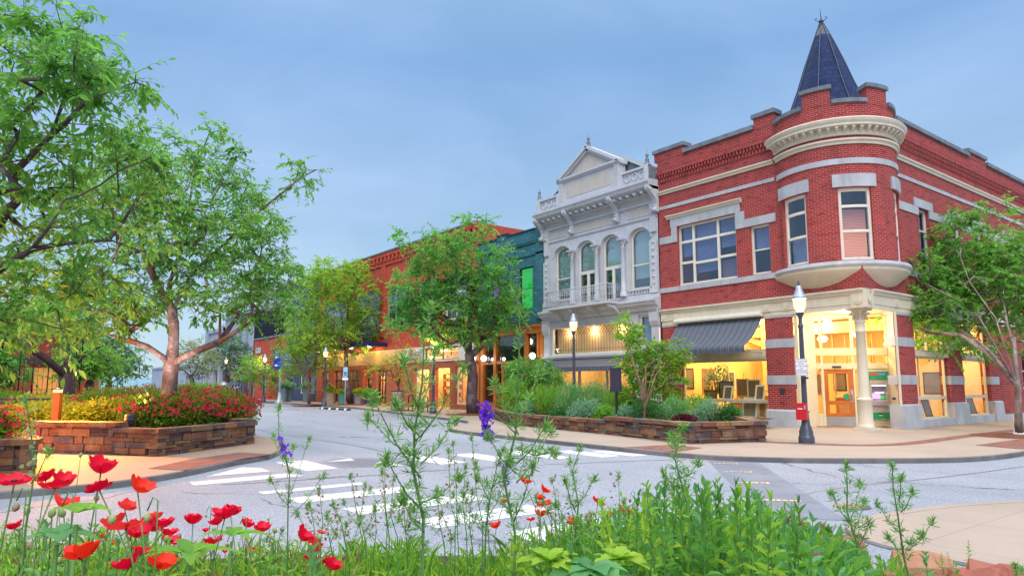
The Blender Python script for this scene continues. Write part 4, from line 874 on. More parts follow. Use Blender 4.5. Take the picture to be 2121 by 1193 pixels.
def f(b):   # mouldings, ledges, cornice, balustrade, attic
    P = lambda s0, s1, pr: b.mprof(mA, s0, s1, pr)
    P(W0, W1, [(-.05, 9.50), (.10, 9.50), (.12, 9.58), (.06, 9.62), (.06, 9.80), (.22, 9.86), (.22, 9.95), (-.05, 10.0)])
    P(8.5, 16.4, [(-.05, 10.02), (.40, 10.02), (.62, 10.12), (.66, 10.22), (.72, 10.30), (.72, 10.42), (-.05, 10.46)])
    P(W0, W1, [(0, 8.84), (.05, 8.84), (.07, 8.90), (.03, 8.94), (0, 8.94)]); P(W0, W1, [(0, 9.46), (.04, 9.46), (.05, 9.50), (0, 9.52)])
    # ledge between the floors
    P(8.55, W1 + .06, [(0, 4.78), (.12, 4.78), (.16, 4.92), (.34, 5.02), (.38, 5.12), (.44, 5.16), (.44, 5.26), (.10, 5.34), (.10, 5.50), (0, 5.52)])
    P(W0, W1, [(0, 2.84), (.10, 2.84), (.16, 2.92), (.16, 3.0), (0, 3.03)])
    # balustrade and attic
    for a, c in ((8.62, 10.45), (14.45, 16.26)):
        b.mbox(mA, a, c, .30, .48, 10.45, 10.53); b.mbox(mA, a, c, .28, .52, 11.0, 11.10); b.mbox(mA, a, c, .33, .42, 10.53, 11.0)
    for s in (8.62, 10.20, 14.45, 16.02): b.mbox(mA, s, s + .26, .28, .54, 10.45, 11.14)
    b.mbox(mA, 10.45, 14.45, .10, .46, 10.45, 11.62)
    for s in (10.36, 14.22): b.mbox(mA, s, s + .32, .08, .52, 10.45, 11.62)
    P(10.25, 14.65, [(.05, 11.60), (.50, 11.60), (.62, 11.70), (.62, 11.78), (.05, 11.80)])
    # pediment rails
    for s in (-1, 1):
        a = Vector(mA(WM + s * 2.12, .50, 11.80)); c = Vector(mA(WM, .50, 13.02)); u = (c - a).normalized(); nrm = Vector((0, -u.z * s, u.y * s)) if False else Vector((0, -u.z, u.y)) * (1 if u.y * 1 > 0 else -1)
        for (t0, t1, dd) in ((-.02, .13, .12), (.13, .24, .03)):
            q = [a - nrm * t0, c - nrm * t0, c - nrm * t1, a - nrm * t1]
            for X0, X1 in ((-.5 - dd, -.06),):
                F_ = [(X0, p.y, p.z) for p in q]; B_ = [(X1, p.y, p.z) for p in q]
                b.face(F_); b.face(B_[::-1])
                for k in range(4): b.face([F_[k], F_[(k + 1) % 4], B_[(k + 1) % 4], B_[k]])
    F_ = [mA(WM - 2.0, .40, 11.79), mA(WM + 2.0, .40, 11.79), mA(WM, .40, 12.94)]; b.face(F_)
    # frames of the frieze panels
    for a, c in ((8.95, 10.35), (10.95, 13.95), (14.55, 16.0)):
        for u, v in ((9.02, 9.06), (9.38, 9.42)): b.mbox(mA, a, c, .0, .03, u, v)
        for x in (a, c - .04): b.mbox(mA, x, x + .04, .0, .028, 9.06, 9.38)
    # pilasters
    for s in (8.62, 15.84):
        b.mbox(mA, s, s + .42, 0, .10, 5.52, 7.85); b.mbox(mA, s + .04, s + .38, 0, .10, 8.2, 9.5); b.mbox(mA, s - .02, s + .44, 0, .14, 5.52, 5.75)
    for s in (8.62, 15.84): b.mbox(mA, s, s + .42, 0, .08, .3, 4.78); b.mbox(mA, s - .02, s + .44, 0, .14, .02, .55); b.mprof(mA, s - .03, s + .45, [(0, 4.1), (.12, 4.1), (.2, 4.3), (.22, 4.7), (.3, 4.78), (0, 4.78)])
    for s in (15.52, 10.33): b.mbox(mA, s, s + .30 if s > 15 else s + .30, 0, .05, 5.52, 7.9)
    b.mbox(mA, 15.52, 16.25, 0, .07, 2.9, 3.05)
    # window hoods above each arch
    for s0, s1, z0, z1, h in wW:
        c = (s0 + s1) / 2; hw_ = (s1 - s0) / 2
        for i in range(14):
            a, e = math.pi * i / 14, math.pi * (i + 1) / 14
            ff = lambda q, k: (c - (hw_ + k) * math.cos(q), z1 - h + (h + k) * math.sin(q))
            Pp = [ff(a, .02), ff(e, .02), ff(e, .12), ff(a, .12)]
            b.face([mA(p[0], .05, p[1]) for p in Pp]); b.face([mA(Pp[3][0], .05, Pp[3][1]), mA(Pp[2][0], .05, Pp[2][1]), mA(Pp[2][0], 0, Pp[2][1]), mA(Pp[3][0], 0, Pp[3][1])]); b.face([mA(Pp[0][0], .05, Pp[0][1]), mA(Pp[1][0], .05, Pp[1][1]), mA(Pp[1][0], 0, Pp[1][1]), mA(Pp[0][0], 0, Pp[0][1])])
    for s0, s1, z0 in ((14.22, 15.5, 5.8), (9.02, 10.32, 5.8)):
        b.mbox(mA, s0 - .06, s1 + .06, -.1, .10, z0 - .08, z0)
        k = s0
        while k < s1: b.mbox(mA, k, k + .08, 0, .06, z0 - .24, z0 - .08); k += .17
part(WB, 'moulding', 'grey_white_paint', f)
def f(b):
    for a, c in ((8.99, 10.31), (10.99, 13.91), (14.59, 15.96)): b.mbox(mA, a, c, .0, .010, 9.06, 9.38)
    b.mbox(mA, 10.9, 14.0, .46, .475, 10.75, 11.45); b.face([mA(WM - 1.45, .408, 11.86), mA(WM + 1.45, .408, 11.86), mA(WM, .408, 12.70)])
    for s in (10.43, 14.29):
        for u, v in ((10.62, 10.98), (11.12, 11.5)): b.mbox(mA, s, s + .18, .52, .53, u, v)
    b.mbox(mA, W0 + .1, W1 - .1, .063, .075, 9.66, 9.78)
part(WB, 'inset_panel', 'buff_panel', f)
for c in (9.05, 9.48, 9.92, 14.88, 15.30, 15.74): part(WB, 'ring_ornament', 'grey_white_paint', lambda b: b.tube([mA(c + .15 * math.cos(t), .44, 10.76 + .17 * math.sin(t)) for t in np.linspace(0, 2 * math.pi, 17)], .035, 6))
for s in (8.83, 16.05):
    for z in np.arange(5.95, 7.8, .30): part(WB, 'rosette', 'grey_white_paint', lambda b: b.bar(mA(s, .10, z), mA(s, .14, z), .085, 10, r2=.05))
    part(WB, 'shield_ornament', 'grey_white_paint', lambda b: (b.bar(mA(s, .10, 9.05), mA(s, .16, 9.0), .12, 8, r2=.08), b.bar(mA(s, .10, 9.2), mA(s, .16, 9.16), .09, 8, r2=.07)))
for s in (10.58, 12.29, 14.01):      # slender columns between the arched windows
    def f(b):
        b.lathe([(.17, 5.52), (.17, 5.72), (.13, 5.76), (.145, 5.80), (.12, 5.86), (.11, 6.4), (.10, 7.75), (.13, 7.78), (.10, 7.82), (.12, 7.95), (.19, 8.08), (.20, 8.10)], (-.12, s, 0), 14)
        b.box(-.34, .05, s - .2, s + .2, 8.10, 8.17)
        for k in range(6):
            a = k * math.pi / 3 + .3; b.tube([(-.12 + math.cos(a) * r, s + math.sin(a) * r, z) for r, z in ((.12, 7.84), (.16, 7.95), (.21, 8.04), (.19, 7.99))], .03, 5)
    part(WB, 'column', 'grey_white_paint', f)
for s in (8.5, 10.85, 13.95, 16.2):   # big scrolled brackets under the cornice
    part(WB, 'bracket', 'grey_white_paint', lambda b: (b.mprof(mA, s, s + .22, [(.02, 9.0), (.14, 9.02), (.20, 9.12), (.14, 9.22), (.14, 9.42), (.24, 9.62), (.44, 9.80), (.62, 9.92), (.68, 10.02), (.68, 10.15), (.02, 10.15)]), b.bar(mA(s - .03, .17, 9.12), mA(s + .25, .17, 9.12), .10, 12), b.bar(mA(s - .03, .58, 9.98), mA(s + .25, .58, 9.98), .07, 12)))
for k in np.arange(9.0, 16.0, .42): part(WB, 'cornice_block', 'grey_white_paint', lambda b: b.mbox(mA, k, k + .16, .22, .50, 9.90, 10.02))
for s, z in ((8.75, 11.14), (WM, 12.98), (16.15, 11.14)):
    part(WB, 'finial', 'coping_stone', lambda b: b.lathe([(.13, 0), (.13, .06), (.07, .10), (.10, .20), (.06, .28), (.05, .34), (.085, .40), (.05, .46), (.015, .5), (.008, .66), (0, .67)], (-.42 if z < 12 else -.40, s, z), 10))
def f(b):
    [b.face([(.05, WM - 3.68, 10.9), (.05, WM + 3.68, 10.9), (.05, WM, 13.0)]), b.box(.0, 9, W0 + .01, W0 + .12, 10.2, 11.05), b.box(-.50, -.002, W0 + .012, W0 + .14, 10.40, 11.06), b.box(-.50, -.002, W1 - .14, W1 - .012, 10.40, 11.06), b.box(.0, 9, W1 - .12, W1 - .01, 10.2, 11.05)] and [b.face([(-.06, WM, 13.03), (9, WM, 13.03), (9, WM + q * 3.7, 10.9), (-.06, WM + q * 3.7, 10.9)]) for q in (-1, 1)]
    b.face([(-.3, W0, 10.9), (20, W0, 10.9), (20, W1, 10.9), (-.3, W1, 10.9)])
part(WB, 'roof', 'coping_stone', f)
part(WB, 'inside_dark', 'window_dark', lambda b: (b.box(2.5, 2.6, W0 + .1, W1 - .1, 5.0, 9.4), b.face([(.1, W0 + .02, 4.8), (3, W0 + .02, 4.8), (3, W1 - .02, 4.8), (.1, W1 - .02, 4.8)])))
for i, o in enumerate(wW):
    door = i in (1, 2); s0, s1, z0, z1, h = o; c = (s0 + s1) / 2
    window(WB, mA, s0 + .02, s1 - .02, z0, z1, -.14, .08, [(c, z0, 6.95)] if door else [], [7.0 if door else 6.9], 'ivory_paint', 'arched_glass', [('shade_green', 6.95 if door else 6.3, 8.4)], arch=h - .02, bar=.16 if door else .06, name='balcony_door' if door else 'window')
window(WB, mA, 8.85, 9.86, 3.33, 4.64, -.12, .09, [], [], 'ivory_paint', 'upper_glass', [('shade_green', 3.4, 4.6)])
window(WB, mA, 9.0, 9.9, .9, 2.6, -.12, .09, [], [], 'ivory_paint', 'shop_glass', name='shop_window')
# balcony
BL = part(WB, 'balcony_floor', 'grey_white_paint', lambda b: (b.mbox(mA, 10.72, 14.92, .40, 1.06, 5.20, 5.29), [b.mprof(mA, s, s + .12, [(.1, 4.72), (.2, 4.72), (.34, 4.85), (.55, 5.0), (.86, 5.06), (.9, 5.2), (.1, 5.2)]) for s in (10.8, 12.1, 13.4, 14.7)]))
def f(b):
    for d0, d1, s0, s1 in ((1.02, 1.02, 10.74, 14.9), (.2, 1.02, 10.74, 10.74), (.2, 1.02, 14.9, 14.9)):
        p, q = (s0, d0), (s1, d1)
        for z, r in ((5.36, .018), (5.62, .012), (5.92, .012), (6.08, .024)): b.bar(mA(p[0], p[1], z), mA(q[0], q[1], z), r, 5)
        L = math.dist(p, q); n = max(2, int(L / .13))
        for k in range(n + 1):
            u = k / n; s = p[0] + (q[0] - p[0]) * u; d = p[1] + (q[1] - p[1]) * u
            b.bar(mA(s, d, 5.29), mA(s, d, 6.08), .011, 4)
            if s1 > s0 and k < n:
                e = s + .065
                b.tube([mA(e + .05 * math.cos(t), d, 5.77 + .13 * math.sin(t) * math.cos(t * .5)) for t in np.linspace(0, 6.28, 9)], .009, 4)
                b.tube([mA(e + .045 * math.cos(t), d, 6.0 + .05 * math.sin(t)) for t in np.linspace(0, 6.28, 8)], .009, 4)
                b.tube([mA(e + .05 * math.cos(t), d, 5.49 + .08 * math.sin(t)) for t in np.linspace(0, 6.28, 8)], .009, 4)
part(WB, 'balcony_railing', 'grey_white_paint', f)
# lattice transom, lit from behind
def f(b):
    b.mbox(mA, 10.25, 15.70, -.10, 0.0, 4.36, 4.42); b.mbox(mA, 10.25, 15.70, -.10, .0, 3.05, 3.12)
    for x in (10.25, 15.63): b.mbox(mA, x, x + .07, -.10, 0.0, 3.12, 4.36)
fr_ = part(WB, 'transom_window', 'ivory_paint', f)
def f(b):
    k = 10.34; st = .19
    while k < 15.6:
        b.bar(mA(k, -.04, 3.12), mA(k, -.04, 3.98), .010, 4); k += st
    n = int((15.6 - 10.34) / st)
    for i in range(-2, n + 1):
        for sg in (1, -1):
            a0 = 10.34 + i * st + (0 if sg > 0 else 2 * st); a1 = a0 + sg * 2 * st
            if 10.3 < min(a0, a1) and max(a0, a1) < 15.66: b.bar(mA(a0, -.04, 3.98), mA(a1, -.04, 4.37), .010, 4)
    b.bar(mA(10.3, -.04, 3.28), mA(15.65, -.04, 3.28), .009, 4)
part(fr_, 'lattice', 'brown_paint', f)
part(fr_, 'pane', 'shop_glass', lambda b: b.mbox(mA, 10.3, 15.65, -.085, -.075, 3.1, 4.38))
part(WB, 'window_curtain', 'warm_wall', lambda b: b.mprof(mA, 10.2, 15.75, [(-.42, 3.0), (-.40, 3.0), (-.40, 4.5), (-.42, 4.5)]))
part(WB, 'interior_wall', 'warm_wall', lambda b: (b.face([(3.5, 10.0, 0), (3.5, 15.9, 0), (3.5, 15.9, 2.9), (3.5, 10.0, 2.9)]), b.face([(.2, 10.0, 0), (3.5, 10.0, 0), (3.5, 10.0, 2.9), (.2, 10.0, 2.9)]), b.face([(.2, 15.9, 0), (3.5, 15.9, 0), (3.5, 15.9, 2.9), (.2, 15.9, 2.9)]), b.face([(.1, 10, 2.9), (3.5, 10, 2.9), (3.5, 15.9, 2.9), (.1, 15.9, 2.9)]), b.box(1.2, 1.4, 12.2, 12.7, .1, 2.8), b.face([(.1, 10, .12), (3.5, 10, .12), (3.5, 15.9, .12), (.1, 15.9, .12)])))
window(WB, mA, 10.25, 15.70, .45, 2.70, -.14, .08, [12.0, 13.9], [], 'ivory_paint', 'shop_glass', name='shop_window', bar=.12)
part(WB, 'stall_riser', 'grey_white_paint', lambda b: (b.mbox(mA, 10.25, 15.70, -.25, -.06, .02, .45), b.mbox(mA, 10.25, 15.70, -.25, -.02, 2.70, 2.84)))
room_light('transom_light', WB, (.25, 13.0, 4.15), 26, (1.0, .66, .32), .1); room_light('transom_light', WB, (.25, 11.2, 4.15), 18, (1.0, .66, .32), .1); room_light('transom_light', WB, (.25, 14.8, 4.15), 18, (1.0, .66, .32), .1)
room_light('shop_light', WB, (2.0, 11.5, 2.6), 70); room_light('shop_light', WB, (2.0, 14.6, 2.6), 45)
A2 = thing('awning', 'narrow dark striped canvas awning above the white building shop window', 'awning')
def f(b):
    pr = [(.02, 2.82), (.55, 2.62), (1.0, 2.42), (1.0, 2.20)]; cs = b.cuts(10.3, 15.6, .27); rw = [[b.V(mA(s, d, z)) for d, z in pr] for s in cs]
    for i in range(len(cs) - 1):
        for k in range(3): b.F((rw[i][k], rw[i + 1][k], rw[i + 1][k + 1], rw[i][k + 1]), 0, [(cs[i], k), (cs[i + 1], k), (cs[i + 1], k + 1), (cs[i], k + 1)])
part(A2, 'canvas', 'awning_stripe', f)
part(A2, 'awning_frame', 'galvanised', lambda b: (b.bar(mA(10.3, .98, 2.41), mA(15.6, .98, 2.41), .02), b.bar(mA(10.3, .0, 2.3), mA(10.3, .98, 2.41), .015), b.bar(mA(15.6, .0, 2.3), mA(15.6, .98, 2.41), .015)))

# ------------------------------------------------------------------ teal brick building
TB = thing('teal_building', 'dark teal painted brick building with green and purple lit windows and orange timber shopfront', 'building')
T0, T1 = 16.30, 22.42
tWn = [(17.28, 18.42, 5.58, 7.86), (20.12, 21.06, 5.55, 7.58)]
def f(b):
    b.wall(mA, T0, T1, 4.70, 9.70, tWn, .2); b.mbox(mA, T0, T1, -.3, -.004, 9.70, 9.72)
    b.mbox(mA, T0, 17.0, -.3, .0, 9.70, 10.0); b.mbox(mA, 19.6, 20.5, -.3, .02, 9.70, 9.98); b.mbox(mA, 17.0, 19.6, -.3, .0, 9.70, 9.84); b.mbox(mA, 20.5, T1, -.3, .0, 9.70, 9.84)
    for s0, s1, z0, z1 in ((T0, 16.95, 5.0, 9.3), (18.85, 19.55, 5.0, 9.3), (21.7, T1, 5.0, 9.3)): b.mbox(mA, s0, s1, 0, .06, z0, z1)
    b.mbox(mA, T0, T1, 0, .08, 9.1, 9.2); b.mbox(mA, T0, T1, 0, .11, 9.2, 9.34); b.mbox(mA, T0, T1, 0, .06, 8.45, 8.55)
    b.face([(0, T1, 0), (18, T1, 0), (18, T1, 9.7), (0, T1, 9.7)]); b.face([(0, T0 + .01, 5), (18, T0 + .01, 5), (18, T0 + .01, 9.7), (0, T0 + .01, 9.7)])
part(TB, 'brick_wall', 'brick_teal', f)
part(TB, 'coping', 'dark_metal', lambda b: (b.mbox(mA, T0, 17.04, -.34, .06, 10.0, 10.08), b.mbox(mA, 19.56, 20.54, -.34, .07, 9.98, 10.06), b.mbox(mA, 17.04, 19.56, -.34, .06, 9.84, 9.91), b.mbox(mA, 20.54, T1, -.34, .06, 9.84, 9.91)))
part(TB, 'roof', 'coping_stone', lambda b: b.face([(.2, T0, 9.5), (18, T0, 9.5), (18, T1, 9.5), (.2, T1, 9.5)]))
for (s0, s1, z0, z1), gm in zip(tWn, ('green_light', 'purple_light')):
    o = part(TB, 'window', 'dark_metal', lambda b: [b.mbox(mA, *q) for q in ((s0, s1, -.14, -.06, z0, z0 + .05), (s0, s1, -.14, -.06, z1 - .05, z1), (s0, s0 + .05, -.14, -.062, z0, z1), (s1 - .05, s1, -.14, -.062, z0, z1))])
    part(o, 'pane', 'dim_glass', lambda b: b.mbox(mA, s0 + .05, s1 - .05, -.10, -.095, z0 + .05, z1 - .05)); part(o, 'lit_screen', gm, lambda b: b.mbox(mA, s0 + .02, s1 - .02, -.19, -.17, z0 + .45, z1 - .02)); part(o, 'sill_shade', 'window_dark' if False else gm, lambda b: b.mbox(mA, s0 + .02, s1 - .02, -.26, -.24, z0, z0 + .45)); part(o, 'glazing_bar', 'dark_metal', lambda b: b.mbox(mA, s0 + .05, s1 - .05, -.13, -.105, (z0 + z1) / 2 - .02, (z0 + z1) / 2 + .02)); part(o, 'lintel', 'brick_teal', lambda b: b.mbox(mA, s0 - .15, s1 + .15, .0, .05, z1, z1 + .25))
def f(b):
    b.mprof(mA, T0, T1, [(-.2, 4.28), (.10, 4.28), (.10, 4.56), (.22, 4.62), (.22, 4.70), (-.2, 4.72)])
    for s0, s1 in ((T0 + .02, 16.62), (16.72, 16.88), (17.74, 17.96), (20.52, 20.76), (21.75, 22.05), (22.15, T1 - .02)): b.mbox(mA, s0, s1, -.2, .06, .12, 4.28)
    b.mbox(mA, 17.96, 21.75, -.18, .03, 2.72, 2.88); b.mbox(mA, 20.76, 21.75, -.18, .02, .12, .55); b.mbox(mA, 19.9, 20.02, -.18, .03, .12, 2.72); b.mbox(mA, 18.9, 19.0, -.18, .03, .12, 2.72); b.mbox(mA, 17.96, 18.9, -.18, .02, .12, .5); b.mbox(mA, 16.62, 16.72, -.2, .0, .12, 4.28); b.mbox(mA, 16.88, 17.74, -.18, .02, .12, .5)
part(TB, 'timber_shopfront', 'wood_orange', f)
part(TB, 'glazing', 'dim_glass', lambda b: (b.mbox(mA, 16.88, 21.75, -.10, -.09, 2.88, 4.28), b.mbox(mA, 16.88, 18.9, -.10, -.09, .5, 2.72), b.mbox(mA, 20.02, 21.75, -.10, -.09, .55, 2.72)))
part(TB, 'door', 'wood_door', lambda b: (b.mbox(mA, 19.02, 19.88, -.14, -.08, .12, .9), b.mbox(mA, 19.02, 19.14, -.14, -.08, .9, 2.65), b.mbox(mA, 19.76, 19.88, -.14, -.08, .9, 2.65), b.mbox(mA, 19.14, 19.76, -.14, -.08, 2.5, 2.65)))
part(TB, 'interior_wall', 'brown_paint', lambda b: (b.face([(4, T0, 0), (4, T1, 0), (4, T1, 4.6), (4, T0, 4.6)]), b.face([(.2, T0 + .05, 0), (4, T0 + .05, 0), (4, T0 + .05, 4.6), (.2, T0 + .05, 4.6)]), b.face([(.1, T0, 4.6), (4, T0, 4.6), (4, T1, 4.6), (.1, T1, 4.6)]), b.face([(.1, T0, .12), (4, T0, .12), (4, T1, .12), (.1, T1, .12)])))
room_light('shop_light', TB, (2.4, 19.0, 3.6), 60, (1.0, .5, .25))
for s, L in ((16.80, 'white globe wall lamp beside the grey white building, above the round shrub'), (21.18, 'white globe wall lamp just right of the leaning tree trunk'), (22.30, 'white globe wall lamp at the left edge of the orange shopfront, touching the trunk')):
    g_ = thing('globe_lamp', L, 'lamp', (0, s, 3.06), 0, 'globe lamps on the timber shopfront')
    part(g_, 'globe', 'globe_glow', lambda b: b.lathe([(.0001, -.17), (.09, -.145), (.15, -.08), (.17, 0), (.15, .08), (.09, .145), (.0001, .17)], (-.42, 0, 0), 18))
    part(g_, 'bracket', 'dark_metal', lambda b: (b.tube([(-.06, 0, -.18), (-.25, 0, -.24), (-.42, 0, -.20), (-.42, 0, -.15)], .018, 6), b.box(-.08, -.05, -.06, .06, -.28, -.08)))
    room_light('globe_light', g_, (-.80, 0, 0), 8, (1, .93, .86), .1)
pl = thing('pendant_lamp', 'warm cup shaped pendant lamp inside the upper panes of the orange shopfront', 'lamp', (.5, 18.15, 3.95))
part(pl, 'shade', 'pendant_glow', lambda b: b.lathe([(.10, -.2), (.16, -.12), (.17, .02), (.05, .12)], (0, 0, 0), 14)); part(pl, 'rod', 'dark_metal', lambda b: b.bar((0, 0, .1), (0, 0, .6), .012))

# ------------------------------------------------------------------ long two storey red brick block
RB = thing('red_block', 'long two storey red brick block with stepped brick cornice and street level shops', 'building')
R0, R1 = 22.46, 47.2; RZ = 11.25
rW = [(23.6, 26.2, 5.6, 8.5), (27.2, 29.6, 5.6, 8.5), (30.6, 34.2, 5.6, 8.5), (35.4, 40.2, 5.2, 8.6), (41.4, 46.4, 5.2, 8.6)]
def f(b):
    b.wall(mA, R0, R1, 4.05, RZ, rW, .25)
    for s0, s1 in ((R0, 23.2), (29.9, 30.3), (34.5, 35.1), (40.5, 41.1), (46.7, R1)): b.mbox(mA, s0, s1, 0, .08, 5.0, 10.3)
    b.mbox(mA, R0, R1, 0, .14, 10.96, RZ); b.mbox(mA, R0, R1, 0, .09, 10.3, 10.42)
    k = R0 + .1
    while k < R1 - .2: b.mbox(mA, k, k + .28, 0, .13, 10.62, 10.96); k += .62
    b.face([(0, R0, 9), (20, R0, 9), (20, R0, RZ), (0, R0, RZ)]); b.face([(0, R1, 0), (20, R1, 0), (20, R1, RZ), (0, R1, RZ)])
part(RB, 'brick_wall', 'brick_terracotta', f)
part(RB, 'coping', 'coping_stone', lambda b: b.mbox(mA, R0, R1, -.4, .2, RZ, RZ + .1))
part(RB, 'roof', 'coping_stone', lambda b: b.face([(.3, R0, 10.8), (20, R0, 10.8), (20, R1, 10.8), (.3, R1, 10.8)]))
for s0, s1, z0, z1 in rW:
    n = max(2, round((s1 - s0) / 1.2)); vs = [s0 + (s1 - s0) * k / n for k in range(1, n)]
    window(RB, mA, s0, s1, z0, z1, -.12, .10, vs, [7.3], 'galvanised' if s0 > 30 else 'white_paint', 'upper_glass', [('shade_pale', 7.0, 8.4)], bar=.12)
part(RB, 'inside_dark', 'window_dark', lambda b: b.face([(3, R0, 4.9), (3, R1, 4.9), (3, R1, 10.5), (3, R0, 10.5)]) or b.face([(.2, R0, 4.9), (3, R0, 4.9), (3, R1, 4.9), (.2, R1, 4.9)]))
def f(b):   # near shop, orange brick
    b.wall(mA, R0, 31.2, .11, 3.05, [(23.3, 24.86, .40, 2.72), (25.45, 27.3, .11, 2.62), (28.0, 29.9, .45, 2.66)], .3)
    b.wall(mA, 31.2, 31.6, .11, 3.05)
part(RB, 'shop_brick', 'brick_orange', f)
part(RB, 'shop_fascia', 'ivory_paint', lambda b: (b.mbox(mA, R0, 24.45, -.15, .05, 3.05, 4.05), b.mbox(mA, 28.65, 31.5, -.15, .05, 3.05, 4.05), b.mbox(mA, 24.45, 28.65, -.15, .05, 3.05, 3.15), b.mbox(mA, 24.45, 28.65, -.15, .05, 3.95, 4.05)))
window(RB, mA, 24.45, 28.65, 3.15, 3.95, -.10, .05, [26.5], [], 'brown_paint', 'dim_glass', name='transom_window')
window(RB, mA, 23.3, 24.86, .40, 2.72, -.16, .10, [], [], 'ivory_paint', 'shop_glass', name='shop_window')
window(RB, mA, 28.0, 29.9, .45, 2.66, -.16, .10, [], [], 'ivory_paint', 'shop_glass', name='shop_window')
part(RB, 'door', 'wood_pale', lambda b: (b.mbox(mA, 25.6, 25.72, -1.12, -1.05, .12, 2.5), b.mbox(mA, 26.5, 26.62, -1.12, -1.05, .12, 2.5), b.mbox(mA, 25.72, 26.5, -1.12, -1.05, 2.36, 2.5), b.mbox(mA, 25.72, 26.5, -1.12, -1.05, .12, .45)))
part(RB, 'sign_board', 'grey_board', lambda b: b.mbox(mA, 28.9, 30.6, .06, .10, 3.10, 3.80))
part(RB, 'sign_marks', 'black_paint', lambda b: [b.mbox(mA, s, s + .22, .10, .104, z, z + .06) for s, z in ((29.2, 3.5), (29.55, 3.56), (29.3, 3.3), (29.7, 3.28), (30.1, 3.5))])
def shop(parent, s0, s1, dep, z1, wallm, e, col=(1.0, .66, .30), floor='floor_wood'):
    b = MB(); b.face([(dep, s0, .1), (dep, s1, .1), (dep, s1, z1), (dep, s0, z1)]); b.face([(.3, s0, .1), (dep, s0, .1), (dep, s0, z1), (.3, s0, z1)]); b.face([(.3, s1, .1), (dep, s1, .1), (dep, s1, z1), (.3, s1, z1)]); b.face([(.12, s0, z1), (dep, s0, z1), (dep, s1, z1), (.12, s1, z1)]); b.build('interior_wall', wallm, parent)
    b = MB(); b.face([(.1, s0, .125), (dep, s0, .125), (dep, s1, .125), (.1, s1, .125)]); b.build('interior_floor', floor, parent)
    n = max(1, round((s1 - s0) / 3.5))
    for k in range(n): room_light('shop_light', parent, (dep * .45, s0 + (s1 - s0) * (k + .5) / n, z1 - .35), e, col)
shop(RB, R0 + .05, 31.3, 5.0, 3.9, 'warm_wall', 260)
# far part: brick piers, black frames, dark canopy over a lit fascia
def f(b):
    for s0, s1 in ((31.6, 33.9), (35.5, 36.2), (37.7, 38.45), (43.3, 44.4), (46.1, 47.2)): b.mbox(mA, s0, s1, -.3, .06, .11, 2.72)
    b.mbox(mA, 31.6, R1, -.3, .04, 2.72, 3.05)
part(RB, 'brick_pier', 'brick_orange', f)
part(RB, 'fascia_panel', 'tan_panel', lambda b: b.mbox(mA, 31.7, R1, -.2, .02, 3.05, 4.05))
part(RB, 'canopy', 'navy_paint', lambda b: (b.mbox(mA, 33.9, 47.1, .06, 1.5, 4.30, 4.55), b.mbox(mA, 33.9, 47.1, 1.3, 1.52, 4.55, 4.75)))
def f(b):
    k = 34.0
    while k < 47.0: b.bar(mA(k, 1.42, 4.75), mA(k, 1.42, 5.6), .018, 4); k += .25
    b.bar(mA(33.95, 1.42, 5.6), mA(47.05, 1.42, 5.6), .03, 5); b.bar(mA(33.95, 1.42, 5.15), mA(47.05, 1.42, 5.15), .02, 5)
part(RB, 'balcony_railing', 'black_paint', f)
for s0, s1 in ((33.9, 35.5), (38.45, 40.7), (40.9, 43.3), (44.4, 46.1)):
    n = 3; window(RB, mA, s0, s1, .25, 2.70, -.15, .10, [s0 + (s1 - s0) * k / n for k in range(1, n)], [1.9, .7], 'black_paint', 'shop_glass', name='shop_window', bar=.09)
part(RB, 'door', 'black_paint', lambda b: (b.mbox(mA, 36.4, 37.5, -.3, -.24, .12, .5), b.mbox(mA, 36.4, 36.55, -.3, -.24, .5, 2.5), b.mbox(mA, 37.35, 37.5, -.3, -.24, .5, 2.5), b.mbox(mA, 36.55, 37.35, -.3, -.24, 2.35, 2.5)))
shop(RB, 31.9, 47.0, 4.0, 2.95, 'brown_paint', 240, (1.0, .58, .25))
for s in (35.5, 38.6, 41.8, 45.0): room_light('canopy_light', RB, (-.7, s, 4.2), 55, (1.0, .60, .24), .1)
# goods on shelves in the lit shops
def goods(name, label, s0, s1, x, z0, z1, seed, n=70):
    t = thing(name, label, 'shelf'); r = rng(seed)
    part(t, 'rack', 'wood_pale', lambda b: [b.box(x, x + .35, s0, s1, z, z + .03) for z in np.linspace(z0, z1, 5)] + [b.box(x + .05, x + .3, s, s + .04, z0, z1) for s in (s0, s1 - .04)])
    def f(b):
        for z in np.linspace(z0, z1, 5)[:-1]:
            s = s0 + .05
            while s < s1 - .15:
                w_ = r.uniform(.08, .28); b.box(x + .04, x + .04 + r.uniform(.1, .26), s, s + w_, z + .035, z + .035 + r.uniform(.10, .34)); s += w_ + r.uniform(.01, .06)
    part(t, 'goods', 'goods', f)
goods('display_shelf', 'shelf of colourful goods seen through the recessed shop door', 25.2, 27.5, 3.2, .2, 2.4, 1); goods('display_shelf', 'shelf of goods behind the large pale framed shop window', 23.0, 25.0, 2.6, .2, 2.3, 2); goods('display_shelf', 'shelf of goods behind the window next to the sandwich board', 28.0, 30.6, 2.6, .2, 2.3, 3)
goods('display_shelf', 'goods behind the black framed window nearest the sandwich board', 33.8, 35.6, 1.8, .2, 2.2, 4); goods('display_shelf', 'goods behind the black framed windows beyond the parking sign', 38.5, 43.2, 1.8, .2, 2.2, 5)
